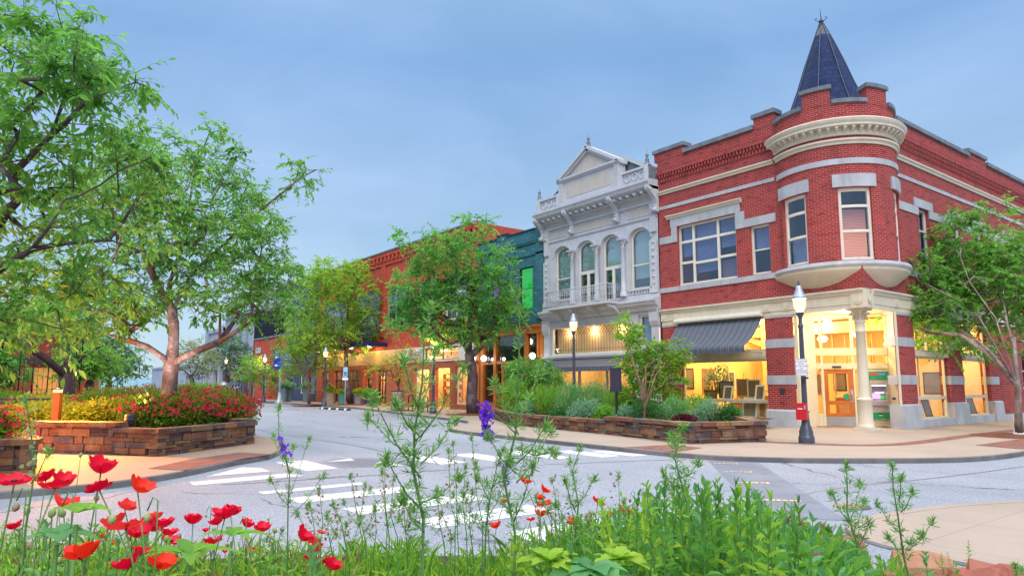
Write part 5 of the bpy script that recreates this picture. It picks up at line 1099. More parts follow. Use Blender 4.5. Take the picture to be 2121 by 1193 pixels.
def mannequin(s, label, coat):
    t = thing('mannequin', label, 'mannequin', (.75, s, .45))
    part(t, 'body', 'ivory_paint', lambda b: (b.lathe([(.02, .0), (.16, .02), (.03, .04), (.03, .8), (.12, .86), (.17, .95), (.13, 1.15), (.18, 1.38), (.15, 1.5), (.05, 1.55), (.05, 1.62), (.09, 1.68), (.10, 1.76), (.07, 1.85), (0, 1.88)], (0, 0, 0), 14), b.tube([(0, .17, 1.46), (-.05, .24, 1.2), (-.14, .22, .98)], [.05, .045, .03], 7), b.tube([(0, -.17, 1.46), (-.05, -.24, 1.2), (-.1, -.24, .95)], [.05, .045, .03], 7)))
    part(t, 'coat', coat, lambda b: b.lathe([(.24, .62), (.20, .95), (.16, 1.16), (.205, 1.38), (.16, 1.52), (.07, 1.55)], (0, 0, 0), 14))
mannequin(24.1, 'mannequin in a brown coat in the large pale framed shop window', 'brown_paint'); mannequin(28.8, 'mannequin in a white dress in the window left of the near shop door', 'white_paint')

# ------------------------------------------------------------------ dark building, single storey red shop, grey stone building
DB = thing('dark_building', 'two storey navy and black building behind the yellow green trees', 'building')
part(DB, 'wall', 'navy_paint', lambda b: (b.wall(mA, 47.22, 55.4, 3.0, 11.2, [(48.4, 50.6, 5.4, 8.4), (52.0, 54.2, 5.4, 8.4)], .2), b.mbox(mA, 47.22, 55.4, 0, .25, 10.7, 10.85), b.wall(mA, 47.22, 55.4, .11, 3.0, [(47.5, 49.4, .8, 2.6), (49.7, 51.3, .8, 2.6), (51.5, 54.3, .11, 2.6)], .2), b.face([(0, 55.4, 0), (18, 55.4, 0), (18, 55.4, 11.2), (0, 55.4, 11.2)])))
part(DB, 'roof', 'black_paint', lambda b: b.box(-.3, 18, 47.25, 55.45, 11.2, 11.36))
part(DB, 'inside_dark', 'window_dark', lambda b: b.face([(2, 47.3, .1), (2, 55.3, .1), (2, 55.3, 11), (2, 47.3, 11)]) or b.face([(2, 47.2, .1), (18, 47.2, .1), (18, 47.2, 11), (2, 47.2, 11)]))
for o in ((48.4, 50.6, 5.4, 8.4), (52.0, 54.2, 5.4, 8.4)): window(DB, mA, *o, -.1, .1, [(o[0] + o[1]) / 2], [7.0], 'black_paint', 'upper_glass', [('shade_pale', 6.4, 8.3)])
window(DB, mA, 47.5, 49.4, .8, 2.6, -.1, .06, [], [], 'grey_board', 'dim_glass', [('shade_pale', .9, 2.5)]); window(DB, mA, 49.7, 51.3, .8, 2.6, -.1, .06, [], [], 'white_paint', 'dim_glass', [('shade_pale', .9, 2.5)])
part(DB, 'door', 'navy_paint', lambda b: b.mbox(mA, 51.5, 54.3, -.2, -.15, .11, 2.6))
RS = thing('red_shop', 'single storey red brick shop with stone coping beside the far street lamp', 'building')
part(RS, 'brick_wall', 'brick_terracotta', lambda b: (b.wall(mA, 55.5, 65.6, .11, 6.35, [(56.2, 58.3, .8, 3.0), (58.8, 60.2, .11, 3.0), (60.9, 63.4, .8, 3.0)], .3), b.face([(0, 65.6, 0), (18, 65.6, 0), (18, 65.6, 6.3), (0, 65.6, 6.3)]), b.mbox(mA, 63.8, 65.5, 0, .06, 3.6, 6.2)))
part(RS, 'coping', 'coping_stone', lambda b: b.mbox(mA, 55.45, 65.7, -.4, .12, 6.35, 6.52))
part(RS, 'roof', 'coping_stone', lambda b: b.face([(.3, 55.5, 6.1), (18, 55.5, 6.1), (18, 65.6, 6.1), (.3, 65.6, 6.1)]))
part(RS, 'stone_tablet', 'limestone', lambda b: b.mbox(mA, 63.0, 64.8, .062, .10, 4.9, 5.5))
part(RS, 'fascia_panel', 'navy_paint', lambda b: b.mbox(mA, 56.0, 63.6, .0, .12, 3.05, 3.5))
for o in ((56.2, 58.3, .8, 3.0), (60.9, 63.4, .8, 3.0)): window(RS, mA, *o, -.1, .1, [(o[0] + o[1]) / 2], [], 'wood_orange', 'dim_glass', name='shop_window')
part(RS, 'door', 'red_paint', lambda b: b.mbox(mA, 58.8, 60.2, -.25, -.2, .11, 3.0)); part(RS, 'interior_wall', 'warm_wall', lambda b: b.face([(2.5, 55.6, .1), (2.5, 65.5, .1), (2.5, 65.5, 4), (2.5, 55.6, 4)])); room_light('shop_light', RS, (1.2, 60, 2.8), 160, (1, .55, .22))
GS = thing('grey_stone_building', 'far grey stone building with pointed windows and a lit doorway behind the big tree trunk', 'building')
def f(b):
    b.wall(mA, 66.0, 78.0, 3.4, 9.8, [(68, 69, 5, 8), (70.5, 71.5, 5, 8), (74, 75, 5, 8)], .3); b.wall(mA, 78.0, 86.0, .1, 8.6, [(80.0, 82.5, .1, 3.4), (80.3, 80.8, 5.0, 7.2, .5), (81.0, 81.5, 5.0, 7.2, .5), (81.7, 82.2, 5.0, 7.2, .5)], .4)
    b.wall(mA, 86.0, 125.0, .1, 4.4, [(87.2, 88.6, .9, 3.0, .6), (91.5, 93.0, .9, 3.0, .6), (96.5, 98.2, .9, 3.0, .6), (104, 106, .9, 3.0, .6), (112, 114, .9, 3.0, .6)], .3)
    b.mbox(mA, 66, 78.0, 0, .2, 3.3, 3.5); b.mbox(mA, 77.9, 86.1, 0, .3, 3.5, 3.8); b.mbox(mA, 77.9, 86.1, 0, .25, 8.2, 8.6); b.mbox(mA, 86, 125, 0, .2, 4.2, 4.5); b.mbox(mA, 66, 78, 0, .25, 9.5, 9.85)
    b.box(3, 16, 67, 76, 9.8, 13.5); b.box(.0, 20, 66.02, 77.98, 9.81, 9.84)
    for s0, s1 in ((77.9, 78.9), (85.1, 86.1)): b.mbox(mA, s0, s1, 0, .4, .1, 8.8)
part(GS, 'stone_wall', 'grey_stone', f)
part(GS, 'inside_dark', 'window_dark', lambda b: b.face([(1.5, 66, .1), (1.5, 125, .1), (1.5, 125, 4.3), (1.5, 66, 4.3)]) or b.face([(1.5, 66, 4.3), (1.5, 86, 4.3), (1.5, 86, 8.4), (1.5, 66, 9.7)]) or b.face([(0, 66.0, .1), (18, 66.0, .1), (18, 66.0, 9.8), (0, 66.0, 9.8)]))
part(GS, 'roof', 'coping_stone', lambda b: b.face([(0, 78, 8.5), (16, 78, 8.5), (16, 86, 8.5), (0, 86, 8.5)]) or b.face([(0, 86, 4.4), (16, 86, 4.4), (16, 125, 4.4), (0, 125, 4.4)]))
for o in ((68, 69, 5, 8), (70.5, 71.5, 5, 8), (74, 75, 5, 8), (87.2, 88.6, .9, 3.0), (91.5, 93.0, .9, 3.0), (96.5, 98.2, .9, 3.0), (104, 106, .9, 3.0), (112, 114, .9, 3.0)): window(GS, mA, *o, -.25, .12, [(o[0] + o[1]) / 2], [], 'grey_board', 'dim_glass')
part(GS, 'entrance', 'fascia_glow', lambda b: b.mbox(mA, 80.0, 82.5, -.9, -.8, .1, 3.4)); part(GS, 'sign_panel', 'blue_paint', lambda b: b.mbox(mA, 89.6, 90.8, .05, .15, 2.3, 3.8))
part(GS, 'shop_front', 'brown_paint', lambda b: b.wall(mA, 66.0, 78.0, .1, 3.4, [(67.0, 68.3, .1, 2.7), (69.5, 72.0, .8, 2.7), (73, 76.5, .8, 2.7)], .3)); part(GS, 'lit_door', 'fascia_glow', lambda b: b.mbox(mA, 67.0, 68.3, -.3, -.25, .1, 2.7)); part(GS, 'door_frame', 'brown_paint', lambda b: [b.mbox(mA, 67.0, 68.3, -.25, -.2, z, z + .07) for z in np.arange(.3, 2.7, .4)] + [b.mbox(mA, s, s + .08, -.25, -.2, .1, 2.7) for s in (67.0, 67.4, 67.8, 68.22)])
for o in ((69.5, 72.0, .8, 2.7), (73, 76.5, .8, 2.7)): window(GS, mA, *o, -.2, .1, [(o[0] + o[1]) / 2], [], 'brown_paint', 'dim_glass', name='shop_window')
part(GS, 'small_awning', 'tan_panel', lambda b: [b.mprof(mA, s, s + 1.4, [(0, 1.4), (.5, 1.15), (.5, 1.1), (0, 1.3)]) for s in (70.2, 74.6)])
# far left: low pale hall, orange lit pavilion shops behind the trees
WH = thing('pale_hall', 'low pale hall with a flat roof at the foot of the far hills', 'building', (-32, 118, 0))
part(WH, 'wall', 'white_paint', lambda b: b.box(-9, 4, 0, 12, 0, 3.4)); part(WH, 'roof', 'galvanised', lambda b: b.box(-9.4, 4.4, -.5, 12.4, 3.4, 3.8)); part(WH, 'window', 'window_dark', lambda b: [b.box(x, x + 1.6, -.04, .05, 1.0, 2.6) for x in (-7.5, -4.5, -1.5, 1.5)]); part(WH, 'roof_unit', 'galvanised', lambda b: b.box(-5, -2, 3, 6, 3.8, 5.0))
BP = at(-40, 796, 42)
LS = thing('brick_shop_row', 'low brick shop row with orange lit doorways at the far left', 'building', (BP[0], BP[1], 0), R(40))
part(LS, 'wall', 'brick_terracotta', lambda b: b.wall(lambda s, d, z: (s, -d, z), -8, 9, 0, 5.2, [(-6, -4, 0, 2.7), (-2.8, -.4, .5, 2.7), (1.0, 2.4, 0, 2.7), (3.6, 6.6, .5, 2.7)], .25))
part(LS, 'roof', 'coping_stone', lambda b: b.box(-8.3, 9.3, -.3, 8, 5.2, 5.5))
for s0, s1, z0 in ((-6, -4, 0), (1.0, 2.4, 0)): part(LS, 'door', 'wood_orange', lambda b: b.box(s0, s1, .2, .25, z0, 2.7))
for s0, s1, z0 in ((-2.8, -.4, .5), (3.6, 6.6, .5)): part(LS, 'lit_window', 'fascia_glow', lambda b: b.box(s0, s1, .2, .25, z0, 2.7))
part(LS, 'fascia_panel', 'brown_paint', lambda b: b.box(-8, 9, -.1, -.004, 2.9, 3.4))
# ------------------------------------------------------------------ trees and shrubs
def gp(px, py, z=KZ):
    d = FW + (px - 1060.5) / F_PX * RT - (py - 596.5 - 24.75) / F_PX * UP
    return CAM + d * (z - CAM[2]) / d[2]
def norm(a): return a / (np.linalg.norm(a, axis=-1, keepdims=True) + 1e-9)
def leaf_arrays(P, D, N, L, Wd, fold=.25, droop=.15):
    """two folded quads per leaf; P base, D direction, N upper side, L length, Wd half width"""
    D = norm(D); Sd = norm(np.cross(D, N)); N = np.cross(Sd, D); L = L[:, None]; Wd = Wd[:, None]
    b = P; t = P + D * L - N * L * droop
    l1 = P + D * L * .32 + Sd * Wd + N * Wd * fold; l2 = P + D * L * .68 + Sd * Wd * .8 + N * (Wd * fold - L * droop * .4)
    r1 = P + D * L * .32 - Sd * Wd + N * Wd * fold; r2 = P + D * L * .68 - Sd * Wd * .8 + N * (Wd * fold - L * droop * .4)
    V = np.stack([b, l1, l2, t, r2, r1], 1).reshape(-1, 3); n = len(P); i = np.arange(n)[:, None] * 6
    Q = np.concatenate([i + np.array([[0, 1, 2, 3]]), i + np.array([[0, 3, 4, 5]])], 1).reshape(-1, 4)
    return V, Q
def sprays(C_, out, r, rad, K, Mn, size, wid=.38, flat=.5, droop=.35, squash=.75):
    """leaf sprays: K little shoots from every cluster centre with Mn leaves along each"""
    n = len(C_); tot = n * K
    base = np.repeat(C_, K, 0); o = np.repeat(out, K, 0)
    d = norm(o * .55 + r.normal(0, .75, (tot, 3)) * np.array([1, 1, squash])); ln = np.repeat(rad, K) * r.uniform(.55, 1.25, tot)
    t = (np.arange(Mn)[None, :] + r.uniform(.3, 1, (tot, Mn))) / Mn
    sag = -(t ** 2) * ln[:, None] * .25
    P = base[:, None, :] + d[:, None, :] * (t * ln[:, None])[:, :, None]; P[:, :, 2] += sag
    side = norm(np.cross(d, np.array([0, 0, 1.0]) + r.normal(0, .15, (tot, 3))))
    sg = np.where(np.arange(Mn) % 2, 1, -1)[None, :, None]
    LD = norm(d[:, None, :] * r.uniform(.3, 1.0, (tot, Mn, 1)) + side[:, None, :] * sg * r.uniform(.3, 1.0, (tot, Mn, 1)) + r.normal(0, .22, (tot, Mn, 3)) - np.array([0, 0, 1.0]) * droop)
    NN = norm(np.array([0, 0, 1.0]) + r.normal(0, flat, (tot, Mn, 3)))
    L = size * r.uniform(.45, 1.0, (tot, Mn)) * np.repeat(r.uniform(.8, 1.5, n), K)[:, None]
    tip = base + d * ln[:, None] - np.array([0, 0, .25]) * ln[:, None]; mid = base + d * ln[:, None] * .5 - np.array([0, 0, .0625]) * ln[:, None]; s1 = side * .004; s2 = np.array([0, 0, .004])
    tw = np.stack([base - s1, base + s1, base + s2 * 1.6, mid - s1 * .7, mid + s1 * .7, mid + s2, tip - s1 * .3, tip + s1 * .3, tip + s2 * .4], 1).reshape(-1, 3); fi = np.arange(tot)[:, None] * 9
    tf = np.concatenate([fi + np.array([[q + a, q + b_, q + b_ + 3, q + a + 3]]) for q in (0, 3) for a, b_ in ((0, 1), (1, 2), (2, 0))], 1).reshape(-1, 4)
    return (tw, tf), leaf_arrays(P.reshape(-1, 3), LD.reshape(-1, 3), NN.reshape(-1, 3), L.ravel(), (L * wid * .5).ravel())
class Sk:
    def __init__(s): s.p = []; s.par = []; s.ok = []
    def add(s, p, par, ok=True): s.p.append(np.array(p, float)); s.par.append(par); s.ok.append(ok); return len(s.p) - 1
    def path(s, par, pts, ok=True, r=None, wob=0.0):
        for q in pts:
            par = s.add(np.array(q, float) + (r.normal(0, wob, 3) if r is not None and wob else 0), par, ok)
        return par
    def grow(s, targets, r, seg=.55, bend=.12, root=None):
        root = s.p[0] if root is None else root
        order = np.argsort(np.linalg.norm(targets - root, axis=1)); tips = []
        for i in order:
            t = targets[i]; A = np.array(s.p); d = np.linalg.norm(A - t, axis=1) + 1e3 * (~np.array(s.ok)) + .15 * np.maximum(0, A[:, 2] - t[2])
            j = int(np.argmin(d)); a = s.p[j]; L = np.linalg.norm(t - a); k = max(1, int(L / seg)); par = j
            up_ = np.array([0, 0, 1.0]) * L * .10; lat = r.normal(0, bend * L, 3)
            for q in range(1, k + 1):
                u = q / k; par = s.add(a + (t - a) * u + (up_ + lat) * math.sin(math.pi * u) * (q < k), par)
            tips.append((i, par))
        return tips
    def build(s, r_tip, r_root, name, mat, parent, n_big=9):
        n = len(s.p); cnt = np.zeros(n); ch = [[] for _ in range(n)]
        for i in range(n - 1, -1, -1):
            if cnt[i] == 0: cnt[i] = 1
            if s.par[i] is not None and s.par[i] >= 0: cnt[s.par[i]] += cnt[i]; ch[s.par[i]].append(i)
        e = math.log(r_root / r_tip) / math.log(max(cnt[0], 2)); rad = r_tip * cnt ** e
        b = MB(); st = [(0, None)]
        while st:
            i, p = st.pop(); pts, rr = ([s.p[p]], [min(rad[p], rad[i] * 1.25)]) if p is not None else ([], [])
            while True:
                pts.append(s.p[i]); rr.append(rad[i])
                if not ch[i]: break
                c = max(ch[i], key=lambda q: cnt[q]); st += [(q, i) for q in ch[i] if q != c]; i = c
            if p is None: rr[0] *= 1.45; rr[1] *= 1.08
            if len(pts) > 1: b.tube(pts, rr, n_big if rr[0] > .06 else (6 if rr[0] > .02 else 4))
        return b.build(name, mat, parent)
def lobes_pts(lobes, n, r, shell=.45):
    """points in px-sized lobes (px, py, depth, rx, ry, rdepth in metres)"""
    vol = np.array([l[3] * l[4] for l in lobes], float); k = r.choice(len(lobes), n, p=vol / vol.sum()); out_ = []
    for i in k:
        px, py, dp, rx, ry, rz = lobes[i]; q = dp / F_PX
        v = norm(r.normal(size=3)) * r.uniform(shell, 1) ** .7
        out_.append(at(px, py, dp) + v[0] * rx * q * RT + v[1] * ry * q * np.array([0, 0, 1.0]) + v[2] * rz * np.array([FW[0], FW[1], 0]))
    return np.array(out_)
def make_tree(name, label, base, sk, lobes, ncl, mats, seed, leafsize, K=4, Mn=7, crad=.45, r_tip=.008, r_root=.2, wid=.42, group=None, droop=.35, cat='tree', shell=.45, mulch=None, flat=.5, squash=.75):
    r = rng(seed); T = thing(name, label, cat, tuple(base), 0, group)
    tg = lobes_pts(lobes, ncl, r, shell); tips = sk.grow(tg, r)
    A = np.array([sk.p[i] for _, i in tips]); Pp = np.array([sk.p[sk.par[i]] for _, i in tips]); od = norm(A - Pp)
    (tw, tf), (V, Q) = sprays(A, od, r, r.uniform(.7, 1.25, len(A)) * crad, K, Mn, leafsize, wid, flat, droop, squash)
    b0 = np.array(base)
    sk.p = [p - b0 for p in sk.p]
    sk.build(r_tip, r_root, 'trunk', mats[0], T)
    cr_ = link('crown', np_mesh('crown', V - b0, Q, [mats[1]], None), T); link('twigs', np_mesh('twigs', tw - b0, tf, [mats[0]]), cr_)['kind'] = 'stuff'
    if mulch:
        b = MB(); b.lathe([(0, .07), (mulch * .6, .05), (mulch, .0)], (0, 0, 0), 18); b.build('mulch', 'mulch', T)
    return T
# near left cherry, leaning in from beyond the left edge
pl_ = lambda L: [at(*q) for q in L]
b0 = at(-95, 940, 10.8); b0[2] = .5
sk = Sk(); i0 = sk.add(b0, -1, False); i1 = sk.path(i0, pl_([(-95, 800, 10.8), (-85, 700, 10.7)]), False); i2 = sk.path(i1, pl_([(-70, 640, 10.6)]))
u1 = sk.path(i2, pl_([(-20, 570, 10.3), (65, 517, 10.0)])); u2 = sk.path(u1, pl_([(100, 472, 9.9), (136, 417, 9.9), (166, 407, 10), (211, 382, 10.2), (251, 352, 10.4), (311, 326, 10.6)]), r=rng(1), wob=.02)
sk.path(u1, pl_([(130, 505, 10.2), (226, 497, 10.6), (255, 460, 10.8), (281, 417, 11), (342, 369, 11.2)])); v1 = sk.path(i2, pl_([(-40, 520, 11), (10, 440, 11), (33, 420, 10.8), (25, 360, 10.6)]))
sk.path(v1, pl_([(60, 328, 10.4), (90, 296, 10.2), (136, 256, 10), (176, 211, 9.8), (226, 191, 9.7), (281, 171, 9.6)])); sk.path(v1, pl_([(10, 290, 10.8), (0, 220, 11), (30, 130, 11)])); sk.path(i2, pl_([(-20, 640, 10.2), (60, 610, 10), (120, 600, 9.9)]))
make_tree('cherry_tree', 'nearest tree leaning in from the left edge with long dark green leaves', b0, sk, [(70, 110, 10.6, 130, 90, 1.2), (130, 40, 10.4, 55, 35, .5), (165, 120, 9.8, 85, 50, .8), (205, 165, 9.7, 90, 40, .6), (265, 165, 9.5, 40, 22, .3), (60, 230, 10.4, 150, 90, 1.3), (170, 300, 10.4, 130, 70, 1.0), (30, 400, 10.6, 110, 110, 1.3), (240, 370, 10.8, 120, 60, .8), (210, 480, 10.6, 150, 50, .8), (60, 560, 10.4, 110, 70, 1.0), (-150, 250, 11, 150, 220, 1.5), (90, 655, 10.2, 110, 40, .9), (20, 640, 10.6, 90, 60, 1.0), (180, 590, 10.8, 100, 40, .9), (10, 720, 10.4, 60, 25, .7)], 400, ('bark_dark', 'leaf_cherry'), 11, .145, 4, 8, .44, .0055, .17, .40, droop=.55)
# big cherry in the stone bed
b0 = at(352, 850, 18); b0[2] = .45
sk = Sk(); i0 = sk.add(b0, -1, False); i1 = sk.path(i0, pl_([(351, 812, 18), (352, 780, 18), (355, 755, 18)]), False)
a = sk.path(i1, pl_([(335, 738, 17.8), (305, 718, 17.5), (265, 704, 17.2), (215, 690, 17), (165, 665, 16.8), (105, 640, 16.6), (60, 635, 16.4)]))
sk.path(i1, pl_([(385, 738, 17.8), (415, 724, 17.6), (455, 708, 17.4), (500, 680, 17.2), (522, 645, 17.1), (528, 590, 17.2), (545, 540, 17.4)]))
m_ = sk.path(i1, pl_([(359, 715, 18), (360, 680, 18), (357, 645, 18)])); a = sk.path(m_, pl_([(335, 605, 18), (312, 560, 17.8), (296, 520, 17.6), (287, 470, 17.4), (270, 420, 17.4)])); sk.path(a, pl_([(240, 380, 17.2), (200, 350, 17)]))
c_ = sk.path(m_, pl_([(375, 610, 18.2), (392, 575, 18.4), (420, 545, 18.6), (465, 505, 18.7), (510, 462, 18.6), (553, 425, 18.4), (590, 395, 18.3), (620, 370, 18.2), (655, 352, 18.2)])); sk.path(m_, pl_([(350, 590, 18.8), (375, 520, 19.2), (390, 440, 19.2), (400, 370, 19), (420, 310, 18.8)])); sk.path(m_, pl_([(330, 620, 18.5), (270, 590, 18.6), (215, 560, 18.8), (170, 540, 19)]))
sk.path(m_, pl_([(390, 630, 19), (430, 610, 19.5), (480, 590, 20), (530, 580, 20.2)]))
make_tree('cherry_tree', 'big spreading tree with pale forked trunk growing in the stone edged azalea bed', b0, sk, [(250, 400, 17.6, 130, 90, 1.8), (330, 330, 18.4, 120, 55, 1.6), (430, 300, 18.4, 75, 45, 1.2), (400, 410, 18.4, 150, 80, 2.2), (500, 400, 18.6, 50, 60, 1.2), (480, 500, 18.6, 120, 70, 2.0), (560, 480, 18.4, 45, 55, 1.0), (590, 395, 18.3, 40, 30, .5), (640, 348, 18.2, 42, 24, .4), (610, 372, 18.2, 40, 24, .4), (560, 570, 18.2, 70, 55, 1.3), (430, 610, 18, 170, 55, 2.0), (540, 540, 18.2, 75, 75, 1.4), (500, 620, 17.6, 100, 60, 1.6), (200, 640, 17, 130, 50, 1.6), (250, 580, 17.6, 140, 60, 2.0), (130, 640, 16.8, 100, 45, 1.4), (545, 640, 17.6, 55, 35, 1.0), (330, 480, 18.2, 180, 90, 2.4)], 740, ('bark_cherry', 'leaf_cherry'), 12, .152, 4, 8, .48, .008, .19, .40, droop=.5)
# dark forked tree behind, at the left
b0 = at(140, 850, 24); b0[2] = .3
sk = Sk(); i0 = sk.add(b0, -1, False); i1 = sk.path(i0, pl_([(139, 810, 24), (137, 775, 24)]), False); sk.path(i1, pl_([(120, 765, 23.6), (95, 742, 23.2), (62, 722, 22.8), (20, 695, 22.4), (-30, 670, 22)])); a = sk.path(i1, pl_([(136, 735, 24), (137, 700, 24), (142, 670, 24)])); sk.path(i1, pl_([(152, 765, 24), (168, 742, 24), (200, 722, 24), (236, 702, 24.2), (270, 690, 24.4)])); sk.path(a, pl_([(120, 640, 24), (100, 610, 24)])); sk.path(a, pl_([(170, 640, 24.4), (200, 600, 24.6)]))
make_tree('park_tree', 'dark trunked forked tree behind the glowing bollard', b0, sk, [(40, 640, 23, 120, 50, 2), (180, 610, 24.4, 120, 60, 2), (100, 580, 24, 120, 60, 2), (220, 690, 24.2, 60, 30, 1.2), (-40, 680, 22, 100, 60, 2), (110, 690, 24, 90, 30, 1.5), (240, 735, 24, 45, 20, .8)], 230, ('bark_dark', 'leaf_cherry'), 13, .14, 4, 7, .6, .008, .24, .42)
# street trees
def street_tree(name, label, px, py, top, lobes, ncl, mats, seed, r_root, leafsize, fork=.35, lean=0, mulch=None, group=None, K=4, Mn=7, crad=.5, nl=6, z0=KZ, **kw):
    b0 = gp(px, py, z0); dp = float((b0 - CAM) @ FW); r = rng(seed); sk = Sk(); i = sk.add(b0, -1, False)
    top_p = at(top[0], top[1], dp + lean * 0); b1 = b0 + (top_p - b0) * fork
    for u in (.33, .66, 1.0): i = sk.add(b0 + (b1 - b0) * u + r.normal(0, .05 * r_root / .2, 3) * (u < 1), i, u >= 1)
    for k in range(nl):
        l = lobes[k % len(lobes)]; t = at(l[0], l[1], l[2]) + r.normal(0, .3, 3); a = b0 + (top_p - b0) * (fork + (1 - fork) * .45 * k / nl); a[:2] += (b1 - a)[:2] * .4
        sk.path(i, [a * (1 - u) + t * u + np.array([0, 0, 1]) * .25 * math.sin(math.pi * u) for u in (.25, .5, .75, .95)], True, r, .06)
    return make_tree(name, label, b0, sk, lobes, ncl, mats, seed, leafsize, K, Mn, crad, .010, r_root, mulch=mulch, group=group, **kw)
def dl(L, d, rz): return [(l[0], l[1], d + (l[4] if len(l) > 4 else 0), l[2], l[3], rz) for l in L]
street_tree('street_tree', 'large leaning street tree with dark green crown in front of the teal building', 982, 858, (955, 520), dl([(940, 640, 115, 75), (870, 600, 75, 60), (1010, 610, 70, 80), (950, 540, 95, 50), (900, 520, 60, 40), (985, 470, 40, 30), (850, 660, 55, 40), (1035, 560, 40, 50), (845, 500, 18, 22), (960, 690, 90, 30), (1050, 650, 45, 40)], 35, 2.2), 720, ('bark_dark', 'leaf_maple'), 21, .27, .18, .36, mulch=1.5, crad=.62, Mn=8, wid=.5)
street_tree('street_tree', 'tall yellow green street tree behind the blue parking sign', 726, 838, (700, 560), dl([(690, 640, 85, 60), (640, 680, 50, 50), (740, 610, 50, 60), (700, 575, 60, 40), (670, 560, 30, 30), (735, 550, 25, 20), (720, 700, 55, 40), (650, 600, 40, 40), (770, 660, 25, 40)], 50, 2.4), 620, ('bark_dark', 'leaf_lime'), 22, .17, .21, .42, mulch=1.6, crad=.7)
street_tree('street_tree', 'smaller yellow green tree with thin trunk beside the blue direction sign', 640, 838, (640, 700), dl([(640, 745, 45, 35), (600, 730, 28, 30), (680, 740, 30, 28), (630, 700, 40, 35), (600, 770, 25, 15), (690, 700, 25, 30)], 52, 1.5), 330, ('bark_brown', 'leaf_lime'), 23, .09, .16, .35, mulch=1.3, crad=.6)
street_tree('young_tree', 'spindly young tree with yellow leaves beside the sandwich board', 833, 850, (815, 735), dl([(795, 762, 30, 12), (820, 745, 30, 14), (840, 775, 14, 12), (770, 755, 18, 10), (850, 735, 22, 14), (812, 778, 18, 8)], 37, .8), 62, ('bark_brown', 'leaf_yellow'), 24, .05, .13, .42, mulch=.8, crad=.42, K=3, Mn=6)
street_tree('columnar_tree', 'narrow columnar tree left of the blue direction sign', 575, 831, (572, 720), dl([(572, 760, 14, 40), (573, 720, 11, 25), (571, 800, 15, 22), (574, 700, 7, 12)], 62, .6), 130, ('bark_brown', 'leaf_fresh'), 25, .07, .15, .2, crad=.4)
street_tree('street_tree', 'light green round young tree left of the farthest clear street lamp', 527, 832, (522, 750), dl([(523, 768, 30, 22), (505, 775, 20, 18), (540, 775, 18, 20), (520, 745, 22, 14)], 58, 1.3), 120, ('bark_pale', 'leaf_fresh'), 26, .09, .17, .45, crad=.6)
street_tree('street_tree', 'round dark green tree near the far dark street lamp', 481, 831, (478, 710), dl([(478, 735, 36, 26), (460, 745, 24, 20), (500, 735, 22, 22), (478, 708, 26, 18), (485, 760, 18, 10)], 64, 1.8), 190, ('bark_dark', 'leaf_dark'), 27, .15, .18, .45, crad=.75)
RTREE = street_tree('street_tree', 'maple with white painted trunk foot at the right edge in front of the side front', 2112, 903, (2100, 560), dl([(2090, 590, 110, 100), (1980, 640, 80, 60), (1890, 640, 75, 38), (2000, 500, 60, 55), (2090, 700, 90, 50), (1900, 560, 50, 30), (2150, 560, 90, 120), (1960, 700, 70, 30), (1850, 625, 40, 20), (2030, 440, 45, 25), (1880, 680, 45, 18), (1860, 560, 25, 14), (1900, 610, 90, 60), (2020, 560, 80, 60)], 25.2, 1.6), 760, ('bark_grey', 'leaf_right'), 28, .095, .165, .30, mulch=1.25, crad=.50, K=4, Mn=8, wid=.52)
b = MB(); b.lathe([(.165, .03), (.135, .12), (.118, .3), (.108, .62)], (0, 0, 0), 14); b.build('painted_foot', 'white_paint', RTREE)
street_tree('small_tree', 'small multi stemmed fresh green tree in the stone bed by the striped awning', 1335, 872, (1335, 690), dl([(1300, 690, 28, 28), (1365, 760, 55, 45), (1320, 760, 45, 40), (1350, 815, 55, 30), (1395, 720, 30, 18), (1290, 665, 22, 14), (1385, 790, 35, 30), (1400, 745, 22, 15), (1320, 720, 30, 20)], 25, .9), 260, ('bark_brown', 'leaf_spring'), 29, .035, .15, .15, z0=.55, crad=.34, nl=9)
street_tree('round_shrub', 'dense round shrub on dark stems in front of the orange shopfront', 1102, 850, (1102, 770), dl([(1100, 765, 55, 28), (1075, 780, 35, 28), (1135, 775, 35, 25), (1105, 795, 55, 18), (1150, 795, 18, 14)], 30.5, 1.1), 230, ('bark_dark', 'leaf_maple'), 30, .09, .13, .35, z0=.4, crad=.35)
# background trees beyond the bed
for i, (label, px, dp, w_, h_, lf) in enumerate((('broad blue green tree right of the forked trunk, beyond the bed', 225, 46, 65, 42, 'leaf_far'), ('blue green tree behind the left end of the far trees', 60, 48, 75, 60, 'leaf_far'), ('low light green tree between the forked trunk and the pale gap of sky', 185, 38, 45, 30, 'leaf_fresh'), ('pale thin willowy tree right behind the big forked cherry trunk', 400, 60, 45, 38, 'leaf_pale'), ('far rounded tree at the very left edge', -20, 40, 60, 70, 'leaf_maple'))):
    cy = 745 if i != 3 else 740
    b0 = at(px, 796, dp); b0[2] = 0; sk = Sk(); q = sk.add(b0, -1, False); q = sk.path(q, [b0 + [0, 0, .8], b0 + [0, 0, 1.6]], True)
    make_tree('park_tree', label, b0, sk, [(px, cy, dp, w_, h_, 2), (px + w_ * .5, cy + 12, dp, w_ * .6, h_ * .7, 1.6), (px - w_ * .5, cy + 8, dp, w_ * .6, h_ * .8, 1.6), (px, cy - h_ * .5, dp, w_ * .6, h_ * .6, 1.5)], 170 if i != 3 else 90, ('bark_dark', lf), 40 + i, .26, 4, 6, .9, .012, .22, .45, group='trees beyond the azalea bed')

